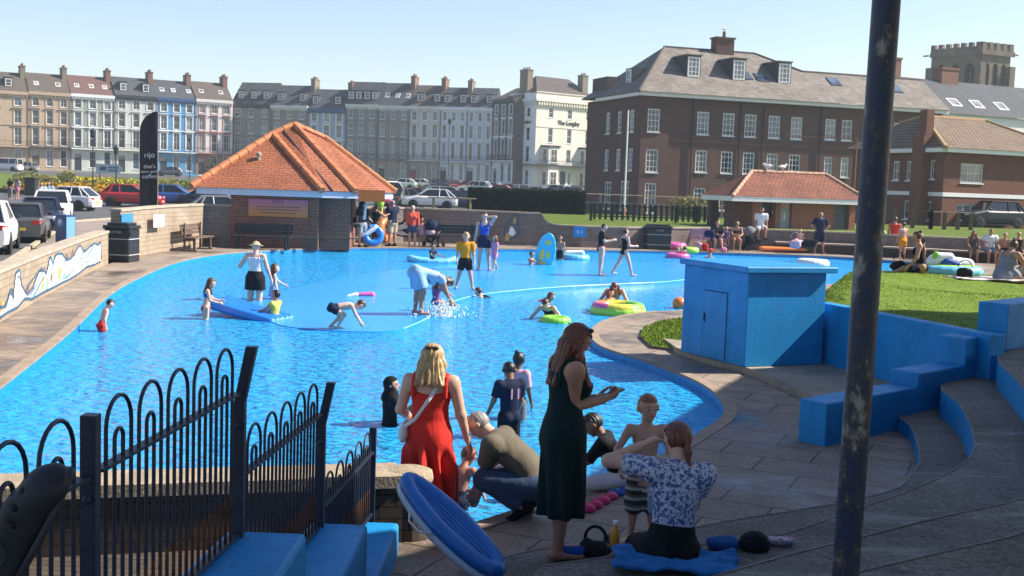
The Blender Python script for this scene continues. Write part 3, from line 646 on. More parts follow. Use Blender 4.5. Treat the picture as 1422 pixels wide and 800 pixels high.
def facade(mb, x0, x1, z0, z1, ops, rev=.12, y=0.0, M=None):
    """a wall facing -Y with real openings and reveals; ops = (x, z, w, h) with x the middle and z the bottom"""
    xs = sorted({x0, x1, *[o[0] - o[2] / 2 for o in ops], *[o[0] + o[2] / 2 for o in ops]}); zs = sorted({z0, z1, *[o[1] for o in ops], *[o[1] + o[3] for o in ops]})
    T = (lambda p: M @ Vector(p)) if M is not None else (lambda p: Vector(p))
    for i in range(len(xs) - 1):
        for j in range(len(zs) - 1):
            cx, cz = (xs[i] + xs[i + 1]) / 2, (zs[j] + zs[j + 1]) / 2
            if any(abs(cx - o[0]) < o[2] / 2 and o[1] < cz < o[1] + o[3] for o in ops): continue
            mb.quad(T((xs[i], y, zs[j])), T((xs[i + 1], y, zs[j])), T((xs[i + 1], y, zs[j + 1])), T((xs[i], y, zs[j + 1])))
    for o in ops:
        a, b, c, d = o[0] - o[2] / 2, o[0] + o[2] / 2, o[1], o[1] + o[3]
        mb.quad(T((a, y, c)), T((a, y, d)), T((a, y + rev, d)), T((a, y + rev, c))); mb.quad(T((b, y, d)), T((b, y, c)), T((b, y + rev, c)), T((b, y + rev, d)))
        mb.quad(T((a, y, d)), T((b, y, d)), T((b, y + rev, d)), T((a, y + rev, d))); mb.quad(T((b, y, c)), T((a, y, c)), T((a, y + rev, c)), T((b, y + rev, c)))
WCACHE = {}
def window(par, x, z, w_, h_, frame=None, glass=None, bars=(1, 2), rev=.12, M=None, y=0.0, surround=None, name='window', fr=.07, sill=True):
    frame = frame or M_white; glass = glass or random.choice([M_glass, M_glass, M_glass, M_glass2, M_glass3])
    key = (round(w_, 2), round(h_, 2), bars, rev, fr, sill)
    if key not in WCACHE:
        mb = MB(); mb.cur = 0; yb = rev - .05
        for (a, b, c, d) in ((-w_ / 2, -w_ / 2 + fr, 0, h_), (w_ / 2 - fr, w_ / 2, 0, h_), (-w_ / 2 + fr, w_ / 2 - fr, 0, fr), (-w_ / 2 + fr, w_ / 2 - fr, h_ - fr, h_)): mb.box(a, b, yb, rev, c, d)
        bt = fr * .45
        for i in range(1, bars[0] + 0):
            xx = -w_ / 2 + w_ * i / bars[0]; mb.box(xx - bt / 2, xx + bt / 2, yb + .012, rev - .004, fr, h_ - fr)
        for j in range(1, bars[1]):
            zz = h_ * j / bars[1]; mb.box(-w_ / 2 + fr, w_ / 2 - fr, yb + .018, rev - .008, zz - bt / 2, zz + bt / 2)
        if sill: mb.box(-w_ / 2 - .05, w_ / 2 + .05, -.07, rev - .052, -.07, -.003)
        mb.cur = 1; mb.quad((-w_ / 2 + fr, rev - .006, fr), (w_ / 2 - fr, rev - .006, fr), (w_ / 2 - fr, rev - .006, h_ - fr), (-w_ / 2 + fr, rev - .006, h_ - fr))
        me = bpy.data.meshes.new('window'); me.from_pydata(mb.v, [], mb.f); me.materials.append(frame); me.materials.append(glass); me.polygons.foreach_set('material_index', mb.m); me.update(); WCACHE[key] = me
    o = bpy.data.objects.new(name, WCACHE[key]); COL.objects.link(o); o.parent = par
    L = Matrix.Translation((x, y, z)); o.matrix_local = (M @ L) if M is not None else L
    for i, mm in enumerate((frame, glass)): o.material_slots[i].link = 'OBJECT'; o.material_slots[i].material = mm
    return o
def chimney(par, x, y, z, w_, d, h, mat, pots=3, name='chimney'):
    mb = MB(); mb.box(x - w_ / 2, x + w_ / 2, y - d / 2, y + d / 2, z - 1.5, z + h); mb.box(x - w_ / 2 - .08, x + w_ / 2 + .08, y - d / 2 - .08, y + d / 2 + .08, z + h + .001, z + h + .18)
    c = mb.build(name, mat, par)
    if pots:
        m2 = MB()
        for i in range(pots):
            yy = y - d / 2 + d * (i + .5) / pots; m2.lathe([(.14, z + h + .182), (.11, z + h + .6)], (x, yy, 0), 8)
        m2.build('chimney_pots', M_chim, c)
    return c
# ---------------------------------------------------------------- the terrace
def house(label, A, B, H, wall, roof, trim, ground=None, rows=None, nwin=3, roofrise=3.6, dorm=None, sky=0, cornice=None, chim=None, balcony=True, door=0, doorcol=None, depth=9.5, frame=None, base=None, group='terraced houses along the far road', lowstep=True, cornw=.35):
    A, B = Vector((A[0], A[1], 0)), Vector((B[0], B[1], 0)); d = (B - A); Wd = d.length; rz = math.atan2(d.y, d.x); base = g(A.x, A.y) if base is None else base
    t = empty('terraced_house', label, 'house', (A.x, A.y, base), rz, group)
    rows = rows or [(.75, 2.9), (4.35, 3.0), (8.0, 2.35), (11.0, 1.55)]
    xs = [Wd * (i + .5) / nwin for i in range(nwin)]; ww = min(1.15, Wd / nwin * .48); k = H / 13.3
    ops = []; spec = []
    for r, (z, h) in enumerate(rows):
        for i, x in enumerate(xs):
            if r == 0 and i == door: spec.append(('door', x, .25, 1.15, 2.9)); ops.append((x, .25, 1.15, 2.9)); continue
            ops.append((x, z * k, ww, h * k)); spec.append(('window', x, z * k, ww, h * k))
    lo, hi = [o for o in ops if o[1] < 3.9 * k], [o for o in ops if o[1] >= 3.9 * k]
    ck = 4.0 * k
    mb = MB(); facade(mb, 0, Wd, ck, H, hi); mb.quad((0, depth, 0), (0, 0, 0), (0, 0, H), (0, depth, H)); mb.quad((Wd, 0, 0), (Wd, depth, 0), (Wd, depth, H), (Wd, 0, H)); mb.quad((Wd, depth, 0), (0, depth, 0), (0, depth, H), (Wd, depth, H))
    mb.build('wall', wall, t)
    mb = MB(); facade(mb, 0, Wd, -1.5, ck, lo); mb.build('ground_floor', ground or wall, t)
    for (kd, x, z, w_, h) in spec:
        if kd == 'window': window(t, x, z, w_, h, frame=frame or M_white, bars=(2, 2) if random.random() < .5 else (1, 2), fr=.10)
        else:
            m1 = MB(); m1.box(x - w_ / 2 + .02, x + w_ / 2 - .02, .08, .118, z, z + h - .7); dd = m1.build('door', doorcol or M_dkmetal, t); m1 = MB(); m1.box(x - w_ / 2 + .02, x + w_ / 2 - .02, .09, .115, z + h - .66, z + h - .02); m1.build('fanlight', M_glass2, dd)
    # trim: architraves, string courses, cornice
    mb = MB()
    for (kd, x, z, w_, h) in spec:
        if z < ck: continue
        e = .17
        for (a, b, c, dd) in ((-w_ / 2 - e, -w_ / 2, -.02, h), (w_ / 2, w_ / 2 + e, -.02, h), (-w_ / 2 - e, w_ / 2 + e, h + .002, h + .22)): mb.box(x + a, x + b, -.06, .002, z + c, z + dd)
        if 7 * k < z < 10 * k or z < 5.5 * k: mb.box(x - w_ / 2 - .3, x + w_ / 2 + .3, -.22, -.062, z + h + .225, z + h + .36)
    mb.build('window_surrounds', trim, t)
    mb = MB(); mb.box(0.02, Wd - .02, -cornw, -.002, H - .42, H + .12); mb.box(0.02, Wd - .02, -.1, -.003, H - .75, H - .424)
    n = int(Wd / .55)
    for i in range(n): mb.box((i + .3) * Wd / n, (i + .7) * Wd / n, -cornw + .08, -.104, H - .74, H - .425)
    mb.build('cornice', cornice or trim, t); mb = MB(); mb.box(0.02, Wd - .02, -.09, -.004, 7.62 * k, 7.8 * k); mb.build('string_course', trim, t)
    if balcony:
        mb = MB(); mb.box(0.03, Wd - .03, -.75, -.005, ck - .12, ck + .05); mb.build('balcony', trim if balcony == 1 else M_dkmetal, t)
        mb = MB(); mb.box(.05, Wd - .05, -.74, -.70, ck + .95, ck + 1.0); mb.box(.05, Wd - .05, -.74, -.70, ck + .2, ck + .24)
        for i in range(int(Wd / .16)): x = .06 + i * .16; mb.box(x, x + .022, -.735, -.71, ck + .06, ck + .96)
        mb.build('balcony_railing', M_dkmetal, t)
    mb = MB(); y1, zr = depth / 2, H + roofrise
    mb.quad((0, -.2, H + .1), (Wd, -.2, H + .1), (Wd, y1, zr), (0, y1, zr)); mb.quad((Wd, depth + .2, H + .1), (0, depth + .2, H + .1), (0, y1, zr), (Wd, y1, zr))
    mb.poly([(0, depth, H), (0, 0, H), (0, y1, zr - .05)]); mb.poly([(Wd, 0, H), (Wd, depth, H), (Wd, y1, zr - .05)]); rf = mb.build('roof', roof, t)
    sl = roofrise / (y1 + .2)
    if dorm:
        for xf in dorm:
            x = xf * Wd; yb = .9; z = H + .1 + sl * (yb + .2); dw, dh = 1.25, 1.5; ytop = yb + dh / sl
            m1 = MB(); m1.prism([(x - dw / 2, yb), (x + dw / 2, yb), (x + dw / 2, min(ytop, y1)), (x - dw / 2, min(ytop, y1))], z - .2, z + dh); dmo = m1.build('dormer', M_slate, t)
            m1 = MB(); m1.box(x - dw / 2 - .08, x + dw / 2 + .08, yb - .1, min(ytop, y1), z + dh + .002, z + dh + .14); m1.build('dormer_roof', M_dkmetal, dmo); window(dmo, x, z + .1, dw - .25, dh - .25, rev=.04, y=yb - .042, fr=.12, sill=False)
    for i in range(sky):
        x = Wd * (i + .5) / sky + random.uniform(-.3, .3); yy = 1.5; z = H + .1 + sl * (yy + .2); m1 = MB(); h2 = .9
        p = [Vector((x - .4, yy, z + .06)), Vector((x + .4, yy, z + .06)), Vector((x + .4, yy + h2, z + .06 + sl * h2)), Vector((x - .4, yy + h2, z + .06 + sl * h2))]
        m1.cur = 0; m1.prism([(q.x, q.y) for q in p], [q.z - .08 for q in p], [q.z for q in p]); m1.cur = 1; c = sum(p, Vector()) / 4
        m1.quad(*[c + (q - c) * .8 + Vector((0, 0, .012)) for q in p]); m1.build('skylight', [M_white, M_glass2], t)
    if chim: chimney(t, Wd - .45, y1, zr - .4, .8, 2.6, 1.45, chim, 4)
    for s in ((.06,) if lowstep else ()):
        mb = MB(); mb.tube([(s, -.12, 0), (s, -.12, H - .45)], .06, 6); mb.build('downpipe', M_dkmetal, t)
    # light well wall and railing in front
    mb = MB(); mb.box(.02, Wd - .02, -2.3, -2.1, -1, .25); mb.build('area_wall', wall, t)
    return t
cr = lambda n, c, v=.12: plain(n, c, .85, v, .6, .15, .01)
C_tan = cr('tan_stone', (.47, .35, .24)); C_sage = cr('sage_render', (.30, .315, .26)); C_cream = cr('pale_green_render', (.56, .57, .52)); C_blue = cr('blue_render', (.09, .27, .50)); C_rose = cr('rose_trim', (.34, .13, .12)); C_off = cr('offwhite_render', (.68, .65, .62)); C_grey = cr('grey_stone', (.25, .245, .235), .2); C_grey2 = cr('brown_grey_stone', (.27, .245, .215), .2); C_slb = cr('blue_grey_render', (.32, .38, .48)); C_lb = cr('pale_blue_render', (.56, .61, .70)); C_wh = cr('white_render', (.76, .76, .76), .08); C_navy = flat('navy_trim', (.02, .08, .2)); C_dark = cr('dark_brick_render', (.10, .085, .08)); C_cr2 = cr('cream_render', (.70, .64, .54)); C_buff = cr('buff_stone', (.36, .29, .22), .2)
def rowpts(px0, d0, px1, d1, pxs):
    a, b = D(px0, 240, d0), D(px1, 240, d1); out = []
    A, B = np.array((a.x, a.y)), np.array((b.x, b.y))
    for px in pxs:
        r = ray(px, 245); n = np.array((r[1], -r[0])); t = -(A @ n) / ((B - A) @ n); out.append(tuple(A + (B - A) * t))
    return out
Lp = rowpts(0, 196, 322, 216, [-78, -20, 40, 98, 159, 218, 271, 322])
house('tan stone terraced house cut off by the edge of the view', Lp[0], Lp[1], 13.0, C_tan, M_slate2, C_tan, sky=1, chim=M_chim2, cornice=C_tan)
house('tan stone terraced house with a small roof dormer and two windows per floor', Lp[1], Lp[2], 13.1, C_tan, M_slate2, C_tan, nwin=2, dorm=[.55], chim=M_chim2)
house('tan stone terraced house with brown slates and two white skylights', Lp[2], Lp[3], 13.3, C_tan, M_slate2, C_tan, sky=2, chim=M_chim2, balcony=2, doorcol=M_timber)
house('sage green terraced house with white window surrounds and reddish slates', Lp[3], Lp[4], 13.4, C_sage, M_slate3, C_wh, sky=3, chim=M_chim, ground=C_cream)
house('pale green terraced house with a dark cornice and two white dormers', Lp[4], Lp[5], 13.7, C_cream, M_slate, C_off, dorm=[.22, .75], cornice=M_dkmetal, chim=M_chim)
house('bright blue terraced house with white trim behind the feather flag', Lp[5], Lp[6], 13.7, C_blue, M_slate, C_wh, sky=3, cornice=C_navy, chim=M_chim)
house('pale terraced house with rose pink window bands beside the blue house', Lp[6], Lp[7], 13.9, C_off, M_slate2, C_rose, sky=2, chim=M_chim, ground=C_rose, cornice=C_off)
Cp = rowpts(323, 217.5, 682, 208, [320, 375, 426, 478, 522, 566, 609, 646, 682])
house('grey stone terraced house with three white dormers next to the rose trimmed house', Cp[0], Cp[1], 13.6, C_grey, M_slate, C_grey, dorm=[.2, .52, .83], cornice=M_dkmetal, roofrise=4.4, chim=None)
house('brown grey terraced house with a white cornice behind the roof peak of the hut', Cp[1], Cp[2], 13.4, C_grey2, M_slate, C_grey2, dorm=[.2, .8], cornice=C_off, roofrise=4.2, chim=M_chim2)
house('blue grey rendered terraced house with white window surrounds', Cp[2], Cp[3], 13.0, C_slb, M_slate, C_wh, dorm=[.15, .75], cornice=C_navy, chim=M_chim, roofrise=4.0)
house('grey stone terraced house with a band of four dormer windows', Cp[3], Cp[4], 13.9, C_grey, M_slate, C_grey, dorm=[.12, .36, .62, .86], cornice=C_off, roofrise=4.6, ground=C_buff, chim=None)
house('grey stone terraced house with flat skylights and white cornice', Cp[4], Cp[5], 13.8, C_grey, M_slate, C_grey2, sky=3, cornice=C_off, roofrise=4.6, ground=C_buff, chim=M_chim)
house('cream grey terraced house with a red door', Cp[5], Cp[6], 13.8, C_cream, M_slate2, C_off, dorm=[.3, .85], cornice=C_off, roofrise=4.3, ground=C_buff, chim=M_chim, doorcol=flat('red_door', (.30, .03, .03)))
house('pale blue terraced house with a dark downpipe and pitched dormers', Cp[6], Cp[7], 13.8, C_lb, M_slate, C_wh, dorm=[.2, .8], nwin=3, cornice=C_wh, roofrise=4.0, ground=C_wh, chim=M_chim2)
house('pale blue terraced house with a white ground floor beside the dark brick one', Cp[7], Cp[8], 13.8, C_lb, M_slate, C_wh, dorm=[.2, .8], nwin=3, cornice=C_wh, roofrise=4.0, ground=C_wh)
Dp = rowpts(682, 208, 712, 201, [682, 711.5])
house('narrow dark brick terraced house with white bands squeezed beside the hotel', Dp[0], Dp[1], 15.2, C_dark, M_slate2, C_wh, nwin=3, cornice=M_slate, roofrise=2.5, ground=C_wh, depth=9)
# ---------------------------------------------------------------- the corner hotel
def hotel():
    c0 = D(741, 262, 200); z0 = g(c0.x, c0.y) - .1; ang = R(38); t = empty('corner_hotel', 'cream corner hotel with bay windows and The Langley in black letters', 'hotel', (c0.x, c0.y, z0), ang); Wd, H = 14.8, 15.4; dl = 6.2
    ops = [(x, z, 1.0, h) for x in (3.3, 7.6, 11.9) for z, h in ((12.3, 1.7), (8.0, 2.5))] + [(7.6, 4.6, 1.0, 2.3)] + [(6.5, .4, 1.3, 2.7), (8.0, .7, .8, 2.3)]
    mb = MB(); facade(mb, 0, Wd, -2, H, ops); ML = Matrix.Rotation(R(-83), 4, 'Z') @ Matrix.Translation((-dl, 0, 0))
    opl = [(1.7, z, .9, h) for z, h in ((12.3, 1.6), (8.2, 2.3), (4.5, 2.8), (.6, 2.6))] + [(4.3, z, .9, h) for z, h in ((12.3, 1.6), (8.2, 2.3), (4.5, 2.8), (.6, 2.6))]
    mb.build('front_wall', C_cr2, t); mb = MB(); facade(mb, 0, dl, -2, H, opl, M=ML); mb.build('side_wall', C_wh, t); mb = MB(); e = ML @ Vector((0, 0, 0)); mb.quad((Wd, 0, -2), (Wd, 10, -2), (Wd, 10, H), (Wd, 0, H)); mb.quad((Wd, 10, -2), (e.x + 2, 10, -2), (e.x + 2, 10, H), (Wd, 10, H)); mb.quad((e.x + 2, 10, -2), (e.x, e.y, -2), (e.x, e.y, H), (e.x + 2, 10, H)); mb.build('rear_wall', C_wh, t)
    for x, z, w_, h in ops[:7] + ops[8:]: window(t, x, z, w_, h, bars=(1, 2), glass=M_glass, fr=.09)
    m1 = MB(); m1.box(5.9, 7.1, .07, .115, .4, 3.08); m1.build('entrance_door', M_black, t)
    for x, z, w_, h in opl: window(t, x, z, w_, h, bars=(1, 2), M=ML, fr=.09)
    for bx0 in (3.3, 11.9):
        mb = MB(); pl_ = [(bx0 - 1.9, 0), (bx0 - 1.2, -1.2), (bx0 + 1.2, -1.2), (bx0 + 1.9, 0)]; mb.prism(pl_, -1.5, 7.2); by = mb.build('bay', C_cr2, t)
        mb = MB(); mb.prism([(bx0 - 2.1, -.002), (bx0 - 1.32, -1.4), (bx0 + 1.32, -1.4), (bx0 + 2.1, -.002)], 7.202, 7.5); mb.build('bay_roof', M_dkmetal, by)
        for z in (.6, 4.5):
            window(by, bx0, z, 1.5, 2.4, y=-1.24, rev=.04, bars=(2, 2), glass=M_glass, fr=.1)
            for s in (-1, 1):
                a = math.atan2(1.2, .7); Mx = Matrix.Translation((bx0 + s * 1.55, -.6, 0)) @ Matrix.Rotation(s * (math.pi / 2 - math.atan2(.7, 1.2)), 4, 'Z'); window(by, 0, z, .8, 2.4, y=-.045, rev=.04, M=Mx, bars=(1, 2), glass=M_glass, fr=.09)
    mb = MB(); mb.box(-.5, Wd + .3, -.55, -.002, H - .4, H); n = 26
    for i in range(n): x = Wd * (i + .5) / n; mb.box(x - .14, x + .14, -.45, -.003, H - 1.05, H - .402)
    mb.box(-.2, Wd + .1, -.1, -.004, H + .001, H + 1.1); mb.box(-.2, Wd + .1, -.25, .1, H + 1.102, H + 1.25); mb.build('cornice', C_cr2, t); mb = MB(); mb.box(0, Wd, -.08, -.005, 10.6, 10.8); mb.build('string_course', C_cr2, t)
    mb = MB(); mb.box(-.3, dl + .5, -.5, -.004, H - .42, H - .02, ML); mb.box(-.2, dl, -.1, -.002, H + .001, H + 1.0, ML)
    for i in range(11): x = dl * (i + .5) / 11; mb.box(x - .14, x + .14, -.42, -.003, H - 1.05, H - .422, ML)
    mb.build('side_cornice', C_wh, t)
    mb = MB(); mb.box(-.4, Wd + .3, -1.6, -.006, 4.0, 4.15); ba = mb.build('balcony', M_dkmetal, t); mb = MB(); mb.box(-.4, Wd + .2, -1.62, -1.58, 4.9, 4.95)
    for i in range(70): x = -.4 + i * Wd / 69; mb.box(x, x + .03, -1.61, -1.585, 4.16, 4.9)
    mb.build('balcony_railing', M_dkmetal, ba)
    mb = MB(); mb.box(0, dl + .3, -1.2, -.006, 3.98, 4.13, ML); mb.box(0, dl + .3, -1.2, -1.16, 4.9, 4.95, ML); mb.build('side_balcony', M_dkmetal, t)
    mb = MB(); zb = H + .6; zt = H + 4.4; q = [(.2, .2, zb), (Wd - .2, .2, zb), (Wd - .2, 10, zb), (e.x + 1.0, e.y + .8, zb)]; r0, r1 = (3.6, 5.0, zt), (11.4, 5.2, zt)
    mb.quad(q[0], q[1], r1, r0); mb.poly([q[1], q[2], r1]); mb.quad(q[2], q[3], r0, r1); mb.poly([q[3], q[0], r0]); mb.build('roof', slate('hotel_slate', (.13, .105, .10), (.10, .085, .085)), t)
    chimney(t, .9, 4.2, zt - 1.6, 1.2, 2.2, 2.2, M_chim2, 4); chimney(t, Wd - 2.2, 2.6, zt - 2.2, 1.3, 1.4, 2.7, M_chim2, 3)
    text_mesh('lettering', 'The Langley', 1.05, M_black, t, Matrix.Translation((7.4, -.07, 11.25)) @ UPR, thick=.04)
    text_mesh('lettering', 'The Langley', .82, M_black, t, ML @ Matrix.Translation((3.1, -.07, 11.2)) @ UPR, thick=.04)
    mb = MB(); mb.box(-.5, Wd + 1.5, -4.6, -4.4, -2, .75); mb.build('front_garden_wall', M_black, t)
hotel()
house('small plain rendered house behind the hotel roof', D(826, 262, 214)[:2], D(846, 262, 222)[:2], 12.0, C_off, M_slate2, C_off, nwin=1, balcony=False, chim=M_chim2, group=None, rows=[(.75, 2.3), (4.35, 2.2), (8.0, 1.8)], door=-1)
# ---------------------------------------------------------------- the brick apartment block
def block():
    c0 = D(884, 288, 88); z0 = .45; ang = R(18); t = empty('brick_apartment_block', 'three storey dark brick building with pale slate hipped roof and white dormers', 'building', (c0.x, c0.y, z0), ang); H, L1 = 9.15, 27.2; dS = 8.2
    gm_ = lambda: random.choice([M_glass, M_glass3, M_glass2, M_glass])
    X = lambda px, z=5: None
    def locx(px):                               # photo column to distance along the front
        r = ray(px, 200); dv = np.array((math.cos(ang), math.sin(ang))); n = np.array((r[1], -r[0])); c = np.array((c0.x, c0.y)); return -(c @ n) / (dv @ n)
    cols = [locx(p) for p in (975, 1010.5, 1041, 1074, 1105)]; c2 = [locx(1152), locx(1175)]; xb = locx(905); c3 = locx(1246)
    ops = []
    for x in cols: ops += [(x, 6.35, 1.02, 1.75), (x, 3.45, 1.02, 1.7)]
    ops += [(cols[0], .55, 1.02, 1.7), (cols[1], .55, 1.02, 1.7), (cols[2], .55, 1.02, 1.7), (cols[3], .55, 1.02, 1.7)]
    for x in c2: ops += [(x, 6.45, .95, 1.65), (x, 3.5, .75, 1.6)]
    ops += [(c3, 6.5, .8, 1.6), (c3, 3.5, .8, 1.6)]
    xr = locx(927); mb = MB(); facade(mb, xr, L1, -1, H, ops, rev=.1)
    ob = [(xb, 6.35, 1.02, 1.75), (xb, 3.3, 1.02, 1.75), (xb, .2, .95, 2.3)]; facade(mb, 0, xr, -1, H, ob, rev=.1, y=-.18); mb.quad((xr, -.18, -1), (xr, 0, -1), (xr, 0, H), (xr, -.18, H))
    mb.quad((L1, 0, -1), (L1, 11, -1), (L1, 11, H), (L1, 0, H)); mb.quad((L1, 11, -1), (0, 11, -1), (0, 11, H), (L1, 11, H))
    ML = Matrix.Translation((0, -.18, 0)) @ Matrix.Rotation(R(-90), 4, 'Z') @ Matrix.Translation((-dS, 0, 0))
    ol_ = [(x, z, .85, 1.7) for x in (1.6, 4.0, 6.4) for z in (6.35, 3.4)] + [(5.6, .3, 1.7, 2.3), (2.2, .3, 1.5, 2.2)]
    facade(mb, 0, dS, -1, H, ol_, rev=.1, M=ML); mb.quad((0, 11, -1), tuple(ML @ Vector((0, 0, -1))), tuple(ML @ Vector((0, 0, H))), (0, 11, H)); mb.build('wall', M_brick, t)
    for x, z, w_, h in ops: window(t, x, z, w_, h, bars=(3, 4) if w_ > 1 else (2, 3), glass=gm_(), rev=.1, fr=.095)
    for x, z, w_, h in ob: window(t, x, z, w_, h, bars=(3, 4), glass=M_glass, rev=.1, y=-.18, fr=.095)
    for x, z, w_, h in ol_: window(t, x, z, w_, h, bars=(3, 4), glass=gm_(), rev=.1, M=ML, fr=.095)
    mb = MB(); mb.box(-.35, L1 + .2, -.55, -.19, H - .12, H + .16); mb.box(-.34, dS + .2, -.4, -.002, H - .12, H + .15, ML); mb.build('eaves', M_white, t)
    mb = MB(); mb.box(-.001, L1, -.05, -.003, 5.75, 5.83); mb.build('string_course', M_chim, t)
    # roof: high hip on the left, lower ridge running on to the right
    ze, zr = H + .165, H + 4.35; xh = locx(1105); e = .55
    A, B_, C_, D_ = (-e, -.18 - e, ze), (L1 + .2, -.18 - e, ze), (L1 + .2, 11.4, ze), (-e, 11.4, ze)
    r0, r1 = (4.2, 5.4, zr), (locx(1088), 5.4, zr); r2 = (locx(1130) + .6, 5.4, ze + 2.75); r3 = (L1 + .2, 5.4, ze + 2.75)
    sl = (zr - ze) / (5.4 + .18 + e)
    k1 = (r2[0], -.18 - e + (r2[2] - ze) / sl, r2[2])
    mb = MB(); mb.poly([A, (r2[0] + .3, A[1], ze), r2 if False else k1, r1, r0]); mb.poly([(r2[0] + .3, A[1], ze), B_, (r3[0], k1[1], r3[2]), k1]); mb.quad(k1, (r3[0], k1[1], r3[2]), (r3[0], 6, r3[2] + .01), (k1[0], 6, k1[2] + .01)); mb.poly([r1, k1, (k1[0], 6, k1[2] + .01)])
    mb.poly([D_, A, r0]); mb.quad(C_, D_, r0, r1); mb.poly([B_, C_, (r3[0], k1[1], r3[2])])
    mb.build('roof', M_slateL, t)
    mb = MB(); mb.tube([A, r0, r1, k1, (r3[0], k1[1], r3[2])], .11, 6); mb.build('ridge_tiles', M_slate2, t)
    for px, w_ in ((958, 1.25), (1022, 1.25), (1086, 1.25)):
        r = ray(px, 108); x = locx(px) + .75; yb = 1.5; z = ze + sl * (yb + .18 + e); dh = 1.65; m1 = MB(); yt = yb + dh / sl
        m1.prism([(x - .62, yb), (x + .62, yb), (x + .62, yt), (x - .62, yt)], z - .3, z + dh); dm = m1.build('dormer', M_slate, t); m1 = MB(); m1.box(x - .7, x + .7, yb - .12, yt, z + dh + .001, z + dh + .1); m1.build('dormer_roof', M_slateL, dm); window(dm, x, z + .02, 1.05, dh - .12, rev=.04, y=yb - .045, bars=(3, 4), fr=.12, sill=False, glass=M_glass2)
    # dormer on the hidden left slope and flat dormers at the back
    m1 = MB(); m1.box(.6, 3.2, 3.2, 4.6, H + .3, H + 2.3); dm = m1.build('dormer', M_slate, t); window(dm, 0, 0, 1.0, 1.6, rev=.04, M=Matrix.Translation((.6, 3.9, H + .6)) @ Matrix.Rotation(R(-90), 4, 'Z'), y=-.045, fr=.12, sill=False)
    m1 = MB(); m1.box(.2, 4.6, 7.4, 10.6, H + .2, H + 1.9); m1.build('roof_box', M_slate2, t)
    for px, y0 in ((1040, 1.6), (1062, 1.5), (1166, 1.6), (1249, 1.2)):
        x = locx(px) + .5; z = ze + sl * (y0 + .18 + e); w2 = .5; h2 = 1.0; m1 = MB(); p = [Vector((x - w2, y0, z + .08)), Vector((x + w2, y0, z + .08)), Vector((x + w2, y0 + h2, z + .08 + sl * h2)), Vector((x - w2, y0 + h2, z + .08 + sl * h2))]
        m1.prism([(q.x, q.y) for q in p], [q.z - .1 for q in p], [q.z for q in p]); m1.cur = 1; c = sum(p, Vector()) / 4; m1.quad(*[c + (q - c) * .84 + Vector((0, 0, .012)) for q in p]); m1.build('skylight', [M_dkmetal, M_glass3], t)
    ch = MB(); x = locx(1026) + 1.0; ch.box(x - .8, x + .8, 4.9, 5.9, zr - .6, zr + .95); ch.box(x - .9, x + .9, 4.8, 6.0, zr + .952, zr + 1.08); cc = ch.build('chimney', M_brick, t); m1 = MB(); m1.lathe([(.16, zr + 1.082), (.13, zr + 1.6)], (x + .1, 5.4, 0), 8); m1.build('chimney_pot', M_chim, cc)
    for px in (960, 1026, 1058, 1138): m1 = MB(); xx = locx(px); m1.tube([(xx, -.09, 0), (xx, -.09, H - .2)], .055, 6); m1.build('downpipe', M_black, t)
    # gull on the pot
    s = Sdf(.02); s.el((0, 0, 0), (.2, .09, .09)); s.el((.2, 0, .1), (.07, .06, .06)); s.rc((.2, 0, .1), (.31, 0, .09), .03, .012); s.rc((-.1, 0, .01), (-.36, 0, .0), .06, .015, V3(0, 0, 1), .5); s.rc((.02, .03, -.05), (.02, .03, -.2), .016, .012); s.rc((.02, -.03, -.05), (.02, -.03, -.2), .016, .012)
    gl = s.build('gull', .025, M_white); gl.matrix_world = Matrix.Translation((c0.x, c0.y, z0)) @ Matrix.Rotation(ang, 4, 'Z') @ Matrix.Translation((x + .1, 5.4, zr + 1.8)); setp(gl, 'gull standing on the chimney pot of the brick building', 'bird')
    return t
block()
